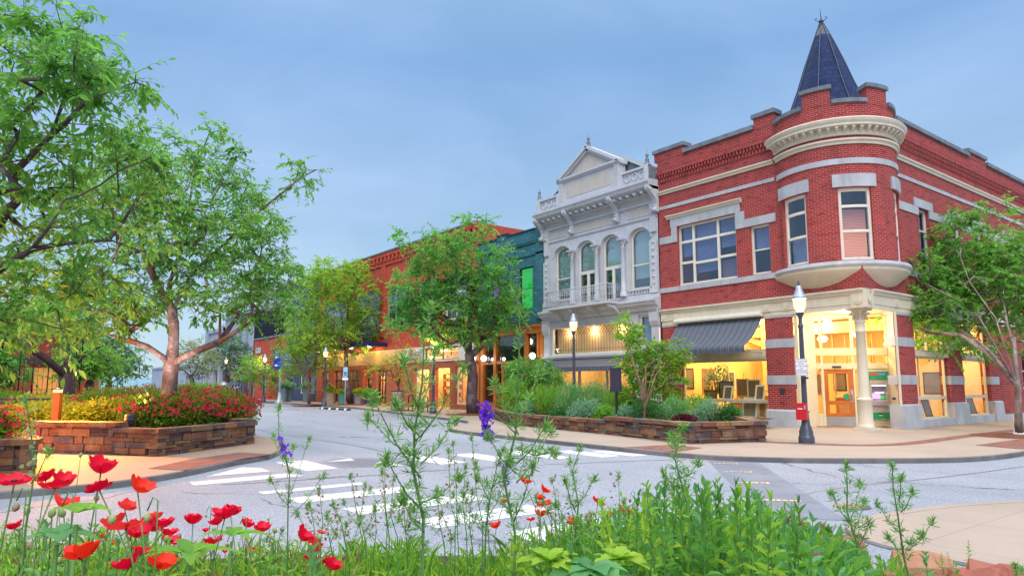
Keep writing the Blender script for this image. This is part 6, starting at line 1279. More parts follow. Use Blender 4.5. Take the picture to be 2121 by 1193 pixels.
def bush(name, label, loc, rx, ry, rz, mat, n, size, seed, flower=None, fn=0, fs=.05, group=None, cat='shrub', rot=0, wid=.42, stems=True, lump=.35, up=.3):
    r = rng(seed); T = thing(name, label, cat, loc, rot, group)
    nl = 9; L = norm(r.normal(size=(nl, 3))) * np.array([rx, ry, rz]) * .55; L[:, 2] = np.abs(L[:, 2]) + rz * .25
    k = r.integers(0, nl, n); v = norm(r.normal(size=(n, 3))); P = L[k] * .8 + v * np.array([rx, ry, rz]) * (r.uniform(.55, 1, (n, 1))) * .58
    P[:, 2] = np.abs(P[:, 2]); D = norm(v + r.normal(0, .6, (n, 3)) + [0, 0, up]); N = norm(v * .4 + [0, 0, 1] + r.normal(0, .45, (n, 3))); Ls = size * r.uniform(.6, 1.3, n)
    V, Q = leaf_arrays(P, D, N, Ls, Ls * wid * .5, .25, .1); link('foliage', np_mesh('foliage', V, Q, [mat]), T)
    if stems:
        b = MB()
        for q in range(12):
            t = L[q % nl] * r.uniform(.6, 1.1); b.tube([(t[0] * .15, t[1] * .15, 0), (t[0] * .5, t[1] * .5, t[2] * .5), tuple(t)], [.02, .014, .006], 4)
        b.build('stem', 'bark_brown', T)
    if flower:
        k = r.integers(0, nl, fn); hot = r.random(nl) > .25; k = np.where(hot[k], k, (k + 1) % nl); v = norm(r.normal(size=(fn, 3))); v[:, 2] = np.abs(v[:, 2]) * .9; P = L[k] * .84 + v * np.array([rx, ry, rz]) * r.uniform(.56, .63, (fn, 1)); P[:, 2] = np.abs(P[:, 2])
        A = []; B = []
        for a in range(4):
            th = a * 1.57 + r.uniform(0, 1.5, fn); e1 = norm(np.cross(v, [0.3, .2, 1])); e2 = np.cross(v, e1); D = norm(e1 * np.cos(th)[:, None] + e2 * np.sin(th)[:, None] + v * .5)
            V, Q = leaf_arrays(P, D, v + 0, np.full(fn, fs), np.full(fn, fs * .42), .1, .1); A.append(V); B.append(Q + len(V) * a)
        link('flowers', np_mesh('flowers', np.concatenate(A), np.concatenate(B), [flower]), T)['kind'] = 'stuff'
    return T
# ------------------------------------------------------------------ stone walled beds
def stone_wall(name, label, paths, h, th, seed, cap=.10, group=None, tilt=0):
    r = random.Random(seed); T = thing(name, label, 'stone wall'); b = MB(); cp = MB(); core = MB()
    for pts, hh in paths:
        for p, q in zip(pts, pts[1:]):
            mp, L = two(p, q); core.mbox(mp, 0.04, L - .04, -th + .05, -.04, 0, hh - .03)
            z = 0.0
            while z < hh - cap - .02:
                ch = min(r.choice((.06, .08, .10, .13, .16)), hh - cap - z); s = -r.uniform(0, .1)
                while s < L:
                    l = r.uniform(.16, .55) * (1.2 if ch < .1 else 1); e = min(s + l, L + .02); a = max(s, -.02)
                    if e - a > .03:
                        d1 = r.uniform(-.02, .045); P = [mp(x + r.uniform(-.004, .004), d + r.uniform(-.008, .008), zz + r.uniform(-.004, .004)) for zz in (z + .004, z + ch - .004) for x, d in ((a + .004, -th * .6), (e - .004, -th * .6), (e - .004, d1), (a + .004, d1))]
                        i = [b.V(x) for x in P]
                        for f_ in ((3, 2, 1, 0), (4, 5, 6, 7), (0, 1, 5, 4), (1, 2, 6, 5), (2, 3, 7, 6), (3, 0, 4, 7)): b.F([i[k] for k in f_])
                    s += l
                z += ch
            s = -.03
            while s < L:
                l = r.uniform(.35, .75); e = min(s + l, L + .05)
                if e - s > .05:
                    d1 = .05 + r.uniform(-.02, .03); P = [mp(x + r.uniform(-.008, .008), d + r.uniform(-.012, .012), zz + r.uniform(-.008, .008)) for zz in (hh - cap + .003, hh) for x, d in ((s + .005, -th), (e - .005, -th), (e - .005, d1), (s + .005, d1))]
                    i = [cp.V(x) for x in P]
                    for f_ in ((3, 2, 1, 0), (4, 5, 6, 7), (0, 1, 5, 4), (1, 2, 6, 5), (2, 3, 7, 6), (3, 0, 4, 7)): cp.F([i[k] for k in f_])
                s += l
    b.build('stone_courses', 'flagstone', T); cp.build('cap_stones', 'flagstone', T); core.build('mortar_core', 'soil', T)
    return T
lw = [tuple(gp(*q)[:2]) for q in ((-40, 934), (232, 941), (325, 945), (525, 918))]
stone_wall('stone_planter', 'stacked brown stone wall of the azalea bed lit orange by the bollard', [([lw[0], lw[1]], .68 + KZ), ([lw[1], lw[2], lw[3]], .56 + KZ), ([lw[3], (lw[3][0] - .1, lw[3][1] + 5), (lw[3][0] - .1, 32)], .60 + KZ)], .6, .34, 5)
g = MB(); g.face([(lw[0][0], lw[0][1] + .1, .58), (lw[2][0], lw[2][1] + .15, .58), (lw[3][0] - .15, lw[3][1], .58), (lw[3][0] - .2, 33, .5), (-40, 33, .5)]); o = structure(g, 'planting_soil', 'soil')
sw = [tuple(gp(*q)[:2]) for q in ((-200, 990), (68, 978), (75, 962))]; sw[2] = (sw[1][0] + .06, sw[1][1] + 1.3)
stone_wall('stone_planter', 'small brown stone bed at the left edge with red azaleas', [([sw[0], sw[1], sw[2]], .56 + KZ)], .56, .34, 6)
g = MB(); g.face([(sw[0][0], sw[0][1] + .1, .56), (sw[1][0] - .1, sw[1][1] + .1, .56), (sw[2][0] - .1, sw[2][1], .56), (sw[0][0], sw[0][1] + 2, .56)]); structure(g, 'planting_soil', 'soil')
rw_ = [(-4.6, 14.6), (-7.1, 9.8)] + [tuple(gp(*q)[:2]) for q in ((1255, 899), (1428, 919), (1586, 914))]; rw_.append((rw_[-1][0] + 1.9, rw_[-1][1] + 1.9))
stone_wall('stone_planter', 'long low dark stone wall of the leafy bed in front of the white building', [(rw_[:3], .42 + KZ), (rw_[2:], .53 + KZ)], .5, .32, 7)
g = MB(); g.face([(p[0], p[1], .42) for p in offset(rw_, .2)] + [(-.6, 3, .42), (-.6, 15, .42)]); structure(g, 'planting_soil', 'soil')
# azaleas on the left bed
r0 = rng(77)
az = [  # px, py of the base, depth, rx, rz, flowering, gold
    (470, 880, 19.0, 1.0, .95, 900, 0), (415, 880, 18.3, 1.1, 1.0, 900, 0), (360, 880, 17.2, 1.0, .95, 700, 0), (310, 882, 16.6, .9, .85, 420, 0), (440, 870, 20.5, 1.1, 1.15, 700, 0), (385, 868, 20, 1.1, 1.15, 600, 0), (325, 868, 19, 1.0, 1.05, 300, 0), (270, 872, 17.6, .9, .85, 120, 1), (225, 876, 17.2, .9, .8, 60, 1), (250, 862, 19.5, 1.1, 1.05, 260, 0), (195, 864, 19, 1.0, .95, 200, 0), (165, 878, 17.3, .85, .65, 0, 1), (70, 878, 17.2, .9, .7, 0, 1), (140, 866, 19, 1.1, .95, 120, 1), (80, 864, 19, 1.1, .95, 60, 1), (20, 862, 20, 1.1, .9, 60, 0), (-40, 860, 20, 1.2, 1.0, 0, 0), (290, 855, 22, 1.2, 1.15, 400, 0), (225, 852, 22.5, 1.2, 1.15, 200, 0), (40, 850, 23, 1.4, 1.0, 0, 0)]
AZL = ['red flowered azalea at the right tip of the stone bed', 'dense red azalea above the front right wall, second from the tip', 'red azalea right under the forked cherry trunk, by the wall', 'mostly green azalea behind the small spotlight', 'tall red azalea behind the one at the right tip', 'tall red azalea just right of the cherry trunk foot', 'green and red azalea just left of the cherry trunk foot', 'yellow green azalea left of the small spotlight', 'yellow green azalea between bollard and spotlight, by the wall', 'green azalea with some red, behind the yellow green pair', 'green azalea with some red flowers right behind the glowing bollard', 'low bright golden azalea just right of the bollard', 'golden azalea just left of the bollard by the wall', 'golden azalea behind the bollard to its right', 'golden azalea behind the bollard to its left', 'plain green azalea above the slatted bench', 'plain green azalea at the left picture edge behind the bench', 'back rank red azalea left of the cherry trunk', 'back rank mostly green azalea under the forked dark tree', 'back rank plain green azalea at the far left']
for i, (px, py, dp, rx, rz, fl, gold) in enumerate(az):
    fl = int(fl * .62); rz *= .74
    b0 = at(px, py, dp); b0[2] = .58
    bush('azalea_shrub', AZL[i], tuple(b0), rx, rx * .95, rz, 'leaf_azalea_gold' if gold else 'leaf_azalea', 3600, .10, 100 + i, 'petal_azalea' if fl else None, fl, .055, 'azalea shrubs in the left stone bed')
b0 = at(-12, 930, 12.3); bush('azalea_shrub', 'red flowering azalea in the small stone bed at the left edge', (b0[0], b0[1], .5), .62, .6, .62, 'leaf_azalea', 2600, .085, 131, 'petal_azalea', 420, .05, 'azalea shrubs in the left stone bed')
# plants in the right bed
rb = [(1060, 862, 29.0, .9, 1.5, 'leaf_fresh', 'tall feathery light green clump at the left end of the right bed'), (1130, 868, 27.5, 1.0, 1.25, 'leaf_fresh', 'tall feathery clump below the round shrub'), (1185, 866, 26.8, .8, 1.35, 'leaf_bluegreen', 'tall upright green clump left of the near lamp post in the bed'), (1235, 868, 26.5, .9, 1.35, 'leaf_bluegreen', 'tall upright green clump left of the dark plaque'), (1215, 882, 23.4, .75, .75, 'leaf_grey', 'low grey green mound along the bed wall left of the plaque'), (1300, 885, 22.6, .7, .5, 'leaf_grey', 'low grey green mound right of the plaque foot'), (1255, 884, 23.0, .5, .5, 'leaf_fresh', 'small bright green plant at the plaque foot'), (1340, 884, 22.0, .7, .75, 'leaf_dark', 'dark green mound under the small tree'), (1400, 880, 22.4, .7, .8, 'leaf_bluegreen', 'mixed green clump under the gallery window'), (1420, 887, 20.6, .5, .25, 'leaf_burgundy', 'low burgundy leaved plant behind the corner of the bed'), (1470, 884, 21.4, .7, .7, 'leaf_grey', 'grey green shrub below the middle of the gallery window'), (1515, 886, 21.2, .55, .6, 'leaf_dark', 'dark green shrub at the right end of the bed'), (1445, 872, 23.5, .8, .95, 'leaf_fresh', 'fresh green clump right under the gallery sill'), (1160, 886, 24.8, .6, .4, 'leaf_dark', 'low dark green plant behind the long wall'), (1090, 878, 27, .6, .5, 'leaf_grey', 'low silvery plant at the left of the long wall'), (1285, 868, 25.6, .8, 1.2, 'leaf_fresh', 'tall soft green clump behind the plaque')]
for i, (px, py, dp, rx, rz, mat, lab) in enumerate(rb):
    b0 = at(px, py, dp); tall = rz > 1.1; rz *= .86
    bush('bed_plant', lab, (b0[0], b0[1], .42), rx, rx * .8, rz, mat, 2600 if tall else 1700, .13 if tall else .095, 150 + i, group='plants in the right stone bed', cat='plant', wid=.22 if tall else .4, up=1.6 if tall else .4)
for i, (px, dp) in enumerate(((395, 40), (432, 42))): b0 = at(px, 796, dp); bush('grass_clump', ('light green grassy mound left of the waste bin', 'light green grassy mound behind the red azaleas')[i], (b0[0], b0[1], .4), 1.5, 1.2, 1.1, 'leaf_fresh', 1800, .3, 170 + i, cat='plant', wid=.1, up=1.5)
# ------------------------------------------------------------------ street lamps
def lamp_proto():
    t = thing('street_lamp', 'proto', 'street lamp', (0, 0, 0), 0, 'acorn street lamps along the pavement')
    def f(b):
        b.lathe([(.235, 0), (.235, .14), (.225, .16), (.205, .19), (.20, .30), (.17, .36), (.165, .40), (.13, .46), (.11, .62), (.10, .72), (.105, .75), (.085, .78)], (0, 0, 0), 20)
        n = 16
        rows = []
        for z, r in ((.78, .085), (1.9, .074), (2.95, .066)):
            rows.append([b.V(((r - (.008 if k % 2 else 0)) * math.cos(math.pi * k / n), (r - (.008 if k % 2 else 0)) * math.sin(math.pi * k / n), z)) for k in range(2 * n)])
        for A, B in zip(rows, rows[1:]):
            for k in range(2 * n): b.F((A[k], A[(k + 1) % (2 * n)], B[(k + 1) % (2 * n)], B[k]))
        b.lathe([(.066, 2.95), (.085, 2.98), (.085, 3.02), (.06, 3.06), (.055, 3.2), (.075, 3.26), (.12, 3.32), (.13, 3.36), (.10, 3.38), (0, 3.38)], (0, 0, 0), 18)
    part(t, 'post', 'lamp_post_paint', f)
    part(t, 'globe', 'lamp_glow', lambda b: b.lathe([(.09, 3.38), (.15, 3.46), (.182, 3.56), (.19, 3.66), (.18, 3.74)], (0, 0, 0), 20))
    part(t, 'cap', 'galvanised', lambda b: b.lathe([(.20, 3.72), (.212, 3.76), (.18, 3.80), (.16, 3.84), (.12, 3.93), (.085, 4.02), (.075, 4.06), (.05, 4.08), (0, 4.08)], (0, 0, 0), 20))
    part(t, 'finial', 'dark_metal', lambda b: b.lathe([(.03, 4.07), (.045, 4.11), (.02, 4.14), (.025, 4.17), (0, 4.23)], (0, 0, 0), 10))
    return t
lp = lamp_proto(); reg(lp)
L1 = gp(1671, 917); L2 = at(1190, 867, 27.6); L2[2] = .42
for i, (loc, e, lab) in enumerate(((L1, 420, 'nearest street lamp by the corner entrance, carrying a white sign and red box'), (L2, 120, 'single street lamp rising from the plant bed in front of the white building'), (gp(897, 856), 260, 'street lamp with glowing head left of the leaning street tree'), (gp(671, 841), 260, 'street lamp among the yellow green trees left of the blue parking sign'), (gp(545, 832.5), 200, 'farthest clear street lamp, standing before the single storey red shop'), (gp(465, 830), 40, 'far street lamp half hidden in the round dark green tree'))):
    o = lp if i == 0 else copy_tree(lp)
    o.location = tuple(loc); o['label'] = lab; o.scale = (.84, .84, 1)
    if e:
        z = o.location[2]; room_light('lamp_light', None, (loc[0], loc[1], z + 3.56), e, (1, .62, .26), .10).parent = None
sg = thing('notice_sign', 'small white notice plate with blue lettering fixed to the nearest street lamp', 'sign', tuple(L1 + np.array([-.17, -.06, 1.93])), R(-72))
part(sg, 'plate', 'white_paint', lambda b: b.box(-.15, .15, -.008, .008, -.22, .22)); part(sg, 'border', 'plum', lambda b: [b.box(*q) for q in ((-.143, .143, -.0095, -.0082, .205, .213), (-.143, .143, -.0095, -.0082, -.213, -.205), (-.143, -.136, -.0095, -.0082, -.205, .205), (.136, .143, -.0095, -.0082, -.205, .205))]); part(sg, 'clamp', 'dark_metal', lambda b: b.box(-.02, .14, .0, .12, -.30, -.25))
text_mesh('COURTESY\nBOX\nFOR PAYMENT\nOF\nPARKING\nVIOLATIONS', .062, 'plum', sg, (0, -.0085, 0), (R(90), 0, 0), extr=.0006)
bx = thing('payment_box', 'red metal payment box strapped to the nearest street lamp', 'box', tuple(L1 + np.array([-.10, -.01, .80])), R(-72))
part(bx, 'casing', 'red_paint', lambda b: (b.box(-.16, .10, -.12, .05, -.21, .20), b.box(-.165, .105, -.125, .055, .20, .215))); part(bx, 'slot', 'white_paint', lambda b: b.box(-.11, .01, -.124, -.1205, .06, .085)); part(bx, 'lock_plate', 'steel', lambda b: b.box(.04, .085, -.124, -.1205, .06, .16)); part(bx, 'strap', 'dark_metal', lambda b: b.box(-.02, .12, .05, .2, -.02, .01))
# ------------------------------------------------------------------ signs
def pole_sign(name, label, loc, rz): return thing(name, label, 'sign', tuple(loc), rz)
ps = pole_sign('parking_sign', 'pale blue accessible parking sign on a thin grey post by the road', gp(714, 845), R(-58))
part(ps, 'post', 'galvanised', lambda b: b.bar((0, 0, 0), (0, 0, 2.55), .035, 8)); part(ps, 'plate', 'pale_blue', lambda b: b.box(-.16, .16, -.05, -.04, 1.98, 2.58)); part(ps, 'lower_plate', 'white_paint', lambda b: b.box(-.22, .22, -.05, -.04, 1.76, 1.93))
part(ps, 'symbol', 'blue_paint', lambda b: b.box(-.10, .10, -.055, -.051, 2.05, 2.28)); part(ps, 'wheelchair_symbol', 'white_paint', lambda b: (b.bar((-.02, -.057, 2.245), (-.02, -.059, 2.245), .018, 8), b.box(-.03, -.012, -.059, -.0565, 2.15, 2.23), b.box(-.03, .035, -.059, -.0565, 2.15, 2.165), b.box(.03, .045, -.059, -.0565, 2.09, 2.16), b.tube([(-.02 + .055 * math.cos(q), -.058, 2.13 + .05 * math.sin(q)) for q in np.linspace(1.7, 6.2, 10)], .006, 4)))
ws = pole_sign('direction_sign', 'dark blue direction sign with white arrows on a pale post', gp(578, 835), R(-50))
part(ws, 'post', 'galvanised', lambda b: (b.bar((0, 0, .5), (0, 0, 3.3), .09, 12), b.lathe([(.32, 0), (.30, .12), (.16, .3), (.10, .9)], (0, 0, 0), 14)))
part(ws, 'panel', 'blue_paint', lambda b: (b.box(-.55, .12, -.12, -.09, 2.75, 4.25), b.box(.12, 1.55, -.12, -.09, 3.35, 3.95), b.box(.12, 1.3, -.12, -.09, 2.9, 3.25)))
def f(b):
    for z in (3.65, 3.0):
        b.box(-.38, -.12, -.126, -.121, z - .03, z + .03); b.face([(-.48, -.124, z), (-.30, -.124, z + .12), (-.30, -.124, z - .12)])
part(ws, 'arrow', 'white_paint', f); text_mesh('County\nCourthouse', .26, 'white_paint', ws, (.84, -.122, 3.66), (R(90), 0, 0)); text_mesh('Chamber', .24, 'white_paint', ws, (.70, -.122, 3.07), (R(90), 0, 0))
pq = thing('plaque_sign', 'dark blank looking plaque on a single post in the plant bed', 'sign', tuple(at(1278, 868, 22.4) * [1, 1, 0] + [0, 0, .42]), R(-62))
part(pq, 'post', 'black_paint', lambda b: b.box(-.035, .035, -.035, .035, 0, 1.0)); part(pq, 'plate', 'plaque_metal', lambda b: (b.box(-.19, .19, -.09, -.04, .98, 1.68), b.box(-.205, .205, -.1, -.03, 1.68, 1.72), b.box(-.205, .205, -.1, -.03, .94, .98)))
part(pq, 'relief', 'dark_metal', lambda b: [b.box(-.15, .15, -.093, -.0905, z, z + .02) for z in np.arange(1.05, 1.62, .055)])
sb = thing('sandwich_board', 'dark a frame board with chalk lines standing on the pavement', 'sandwich board', tuple(gp(823, 851)), R(-28))
def f(b):
    for s in (1, -1):
        q = [(-.36, s * -.30, .03), (.36, s * -.30, .03), (.36, s * -.04, 1.16), (-.36, s * -.04, 1.16)]; m2 = [(x, y + s * .03, z) for x, y, z in q]
        b.face(q); b.face(m2)
        for k in range(4): b.face([q[k], q[(k + 1) % 4], m2[(k + 1) % 4], m2[k]])
part(sb, 'board', 'black_paint', f)
def pt(u, v, o): return (u, -.30 + .26 * v - o * .97, .03 + 1.13 * v - o * .22)
def f(b):
    for k in range(7):
        u = -.36 + .72 * k / 7; b.face([pt(u + .004, .05, .006), pt(u + .1, .05, .006), pt(u + .1, .95, .006), pt(u + .004, .95, .006)])
part(sb, 'barrel_panel', 'barrel_wood', f)
def f(b):
    rr = random.Random(9); v = .9
    for k in range(13):
        h = .030 if k not in (0, 3) else .05; a = -.30 + rr.uniform(0, .06); e = .26 - rr.uniform(0, .12)
        while a < e:
            l = rr.uniform(.05, .16); b.face([pt(a, v, .009), pt(min(a + l, e), v, .009), pt(min(a + l, e), v - h * .6, .009), pt(a, v - h * .6, .009)]); a += l + .025
        v -= .062
part(sb, 'chalk_lines', 'chalk', f); part(sb, 'hinge', 'steel', lambda b: [b.box(x, x + .06, -.05, .05, 1.155, 1.175) for x in (-.25, .19)])
wsx = thing('wheel_stop', 'dark rubber wheel stop with white marks in front of the parking sign', 'wheel stop', tuple(gp(694, 849, 0)), R(0))
q0, q1 = gp(664, 847, .0), gp(724, 850, .0); an = math.atan2(q1[1] - q0[1], q1[0] - q0[0]); LL = math.dist(q0[:2], q1[:2]); wsx.rotation_euler = (0, 0, an); wsx.location = tuple((q0 + q1) / 2)
part(wsx, 'block', 'black_paint', lambda b: b.mprof(lambda s, d, z: (s, d, z), -LL / 2, LL / 2, [(-.1, 0), (.1, 0), (.06, .11), (-.06, .11)])); part(wsx, 'reflector', 'white_paint', lambda b: [b.mprof(lambda s, d, z: (s, d, z), s, s + .25, [(-.105, 0.01), (-.1, .01), (-.062, .112), (.062, .112), (.062, .116), (-.066, .116)]) for s in np.linspace(-LL / 2 + .2, LL / 2 - .5, 4)])
# ------------------------------------------------------------------ planters along the shops
def pot(label, px, py, prof, pm, plants, seed, h):
    p = gp(px, py); t = thing('flower_pot', label, 'flower pot', tuple(p), 0, 'flower pots along the shops'); r = rng(seed)
    part(t, 'pot', pm, lambda b: b.lathe(prof, (0, 0, 0), 20)); part(t, 'soil', 'soil', lambda b: b.lathe([(0, h - .04), (prof[-1][0] - .02, h - .04)], (0, 0, 0), 20))
    for nm, mat, n, R_, hz, sz, up in plants:
        v = norm(r.normal(size=(n, 3))); v[:, 2] = np.abs(v[:, 2]); P = np.array([0, 0, h]) + v * np.array([R_, R_, hz]) * r.uniform(.3, 1, (n, 1)); D = norm(v + [0, 0, up] + r.normal(0, .4, (n, 3))); L = sz * r.uniform(.6, 1.3, n)
        V, Q = leaf_arrays(P, D, norm(r.normal(size=(n, 3)) + [0, 0, 1]), L, L * .25); link(nm, np_mesh(nm, V, Q, [mat]), t)
cyl = lambda r, h: [(0, 0), (r * .92, 0), (r, .04), (r, h - .05), (r * 1.06, h - .04), (r * 1.06, h), (r * .94, h)]
tap = lambda r, h: [(0, 0), (r * .55, 0), (r * .6, .05), (r * .95, h - .06), (r * 1.05, h - .05), (r * 1.05, h), (r * .92, h)]
pot('tan barrel pot with yellow flowers and a grassy plume beside the street lamp base', 683, 836, cyl(.42, .85), 'ceramic_tan', [('leaves', 'leaf_meadow', 160, .45, .3, .25, .6), ('flowers', 'petal_yellow', 170, .55, .18, .14, .3), ('plume', 'leaf_pale', 90, .2, .55, .4, 2.5)], 1, .85)
pot('teal striped pot with yellow flowers left of the parking sign post', 708, 836, cyl(.30, .75), 'ceramic_teal', [('leaves', 'leaf_meadow', 120, .35, .25, .22, .6), ('flowers', 'petal_yellow', 120, .38, .25, .13, .5)], 2, .75)
pot('pale grey pot with yellow flowers right of the mulched tree', 742, 837.5, cyl(.36, .78), 'limestone', [('leaves', 'leaf_meadow', 140, .42, .28, .25, .5), ('flowers', 'petal_yellow', 130, .48, .35, .15, .5)], 3, .78)
pot('dark blue round pot with green leaves near the sandwich board', 764, 839, [(0, 0), (.2, 0), (.3, .1), (.34, .3), (.3, .5), (.26, .55), (.28, .6), (.24, .6)], 'ceramic_navy', [('leaves', 'leaf_fresh', 240, .5, .45, .3, .6)], 4, .58)
pot('tall tapered blue grey pot with teal leaves right of the direction sign', 598, 831.5, tap(.36, 1.05), 'ceramic_blue', [('leaves', 'leaf_grey', 200, .5, .4, .35, .7)], 5, 1.05)
pot('tall square shouldered blue grey pot just right of the direction sign post', 586, 832, cyl(.30, 1.15), 'ceramic_blue', [('leaves', 'leaf_grey', 200, .5, .4, .35, .7)], 6, 1.15)
pot('slim blue grey pot with teal leaves behind the thin tree trunk', 634, 832.5, cyl(.28, 1.1), 'ceramic_blue', [('leaves', 'leaf_grey', 180, .45, .4, .33, .7)], 7, 1.1)
# bike rack, bin, bollard lamp, uplight, bench, trellis, kiosk
bk = thing('bike_rack', 'blue metal bike rack of bent hoops on the far pavement', 'bike rack', tuple(gp(487, 831.5)), R(0))
part(bk, 'frame', 'dark_metal', lambda b: [b.bar((-.5, -3.0, .06), (-.5, 3.0, .06), .05), b.bar((.5, -3.0, .06), (.5, 3.0, .06), .05)]); part(bk, 'hoop', 'blue_grey_metal', lambda b: [b.tube([(-.5, y, .06), (-.5, y + .1, 1.1), (-.3, y + .25, 1.55), (.0, y + .4, 1.65), (.3, y + .5, 1.3), (.5, y + .5, .06)], .05, 6) for y in np.arange(-2.8, 2.6, .85)])
bn = thing('waste_bin', 'dark blue waste bin with pale lid behind the red azaleas', 'bin', tuple(gp(461, 831))); part(bn, 'body', 'navy_paint', lambda b: b.lathe([(.32, 0), (.42, .1), (.44, 1.35), (.40, 1.4)], (0, 0, 0), 16)); part(bn, 'lid', 'galvanised', lambda b: b.lathe([(.46, 1.40), (.46, 1.5), (.2, 1.7), (0, 1.74)], (0, 0, 0), 16))
bp = at(115, 876, 15.5); bp[2] = .62
bo = thing('bollard_light', 'square timber coloured bollard light glowing orange at the stone bed', 'bollard', tuple(bp), R(-30)); part(bo, 'post', 'wood_orange', lambda b: b.box(-.075, .075, -.075, .075, 0, .80)); part(bo, 'lens', 'bollard_glow', lambda b: b.box(-.065, .065, -.065, .065, .80, .86)); part(bo, 'cap', 'dark_metal', lambda b: b.box(-.09, .09, -.09, .09, .86, .89))
room_light('bollard_lamp', bo, (-.15, .30, 1.10), 190, (1.0, .46, .10), .06)
sl = bpy.data.lights.new('bollard_lamp', 'SPOT'); sl.energy = 2100; sl.color = (1.0, .28, .025); sl.spot_size = R(150); sl.spot_blend = .5; sl.shadow_soft_size = .08
so = bpy.data.objects.new('bollard_lamp', sl); S.collection.objects.link(so); so.parent = bo; so.location = (.06, -.35, .84); so.rotation_euler = Vector((-.30, .80, .62)).to_track_quat('Z', 'Y').to_euler()
up_ = at(268, 876, 15.45); up_[2] = .60
ul = thing('uplight', 'small dark cylindrical garden spotlight on the stone bed', 'garden light', tuple(up_)); part(ul, 'housing', 'plaque_metal', lambda b: (b.lathe([(.05, .02), (.10, .04), (.11, .10), (.11, .26), (.09, .30), (0, .30)], (0, 0, .04), 14))); part(ul, 'spike', 'dark_metal', lambda b: b.bar((0, 0, -.1), (0, 0, .07), .02)); part(ul, 'band', 'dark_metal', lambda b: b.lathe([(.113, .14), (.118, .15), (.118, .18), (.113, .19)], (0, 0, .04), 14))
us = bpy.data.lights.new('uplight_beam', 'SPOT'); us.energy = 420; us.color = (1.0, .82, .76); us.spot_size = R(46); us.spot_blend = .7; us.shadow_soft_size = .05
uo = bpy.data.objects.new('uplight_beam', us); S.collection.objects.link(uo); uo.parent = ul; uo.location = (.06, .10, .42); tgt = at(352, 745, 18) - up_; uo.rotation_euler = (-Vector(tgt)).to_track_quat('Z', 'Y').to_euler()
bp2 = at(18, 872, 18.2); be = thing('slatted_bench', 'dark slatted bench behind the small stone bed at the left edge', 'bench', (bp2[0], bp2[1], .55), R(-37))
part(be, 'backrest', 'slatwood', lambda b: [b.box(-.9, .9, .22, .25, z, z + .06) for z in (.22, .32, .42, .52, .62)]); part(be, 'seat', 'slatwood', lambda b: [b.box(-.9, .9, y, y + .08, .12, .15) for y in (-.25, -.14, -.03, .08)]); [part(be, 'leg', 'dark_metal', lambda b: (b.box(x, x + .06, -.22, .28, .06, .12), b.box(x, x + .06, -.22, -.16, -.2, .06), b.box(x, x + .06, .22, .28, -.2, .65))) for x in (-.8, .74)]
tr = thing('wire_trellis', 'tall open wire trellis cage around the dark forked tree', 'trellis')
def f(b):
    P = [at(px, 796, dp) for px, dp in ((38, 24.5), (66, 26), (98, 26.8), (128, 27), (153, 26), (165, 24.5))]
    for p in P: b.bar((p[0], p[1], .3), (p[0], p[1], 3.9), .022, 5)
    for z in (1.4, 2.4, 3.2, 3.9):
        for p, q in zip(P, P[1:]): b.bar((p[0], p[1], z), (q[0], q[1], z), .012, 4)
    for p, q in zip(P, P[1:]):
        for u in (.33, .66): b.bar((p[0] + (q[0] - p[0]) * u, p[1] + (q[1] - p[1]) * u, .3), (p[0] + (q[0] - p[0]) * u, p[1] + (q[1] - p[1]) * u, 3.9), .009, 4)
part(tr, 'wire_grid', 'black_paint', f)
ll = thing('park_light', 'small glowing light on a thin dark post right of the forked trunk', 'lamp', tuple(at(151, 796, 30) * [1, 1, 0])); part(ll, 'post', 'black_paint', lambda b: b.bar((0, 0, 0), (0, 0, 1.95), .05)); part(ll, 'bulb', 'bollard_glow', lambda b: b.lathe([(0, 0), (.09, .04), (.12, .12), (.09, .2), (0, .24)], (0, 0, 1.95), 12)); part(ll, 'cap', 'black_paint', lambda b: b.lathe([(.16, .2), (.08, .3), (0, .32)], (0, 0, 1.95), 12))
kp = at(10, 800, 44); kk = thing('red_kiosk', 'orange red kiosk box with a blue post at the far left', 'kiosk', (kp[0], kp[1], 0), R(30)); part(kk, 'cabinet', 'red_orange', lambda b: (b.box(-.35, .35, -.3, .3, .2, 2.2), b.box(-.4, .4, -.35, .35, 2.2, 2.3))); part(kk, 'base', 'black_paint', lambda b: b.box(-.36, .36, -.31, .31, 0, .2)); part(kk, 'side_post', 'blue_paint', lambda b: b.box(.45, .95, -.2, .2, 0, 2.7)); part(kk, 'finial', 'red_orange', lambda b: b.lathe([(.2, 0), (.22, .15), (.1, .3), (0, .35)], (.7, 0, 2.7), 12))
# low things at kerb: hoop rails by the shops, drain inlet
for px, py, lab in ((850, 851, 'dark hoop rail on the pavement nearer the sandwich board'), (881, 853, 'dark hoop rail on the pavement just left of the lamp by the leaning tree')):
    p = gp(px, py); h_ = thing('hoop_rail', lab, 'rail', tuple(p), R(0)); part(h_, 'hoop', 'black_paint', lambda b: b.tube([(0, -.25, 0), (0, -.25, .75), (0, -.15, .84), (0, .15, .84), (0, .25, .75), (0, .25, 0)], .03, 6)); part(h_, 'foot_plate', 'black_paint', lambda b: [b.box(-.06, .06, y - .06, y + .06, 0, .012) for y in (-.25, .25)])
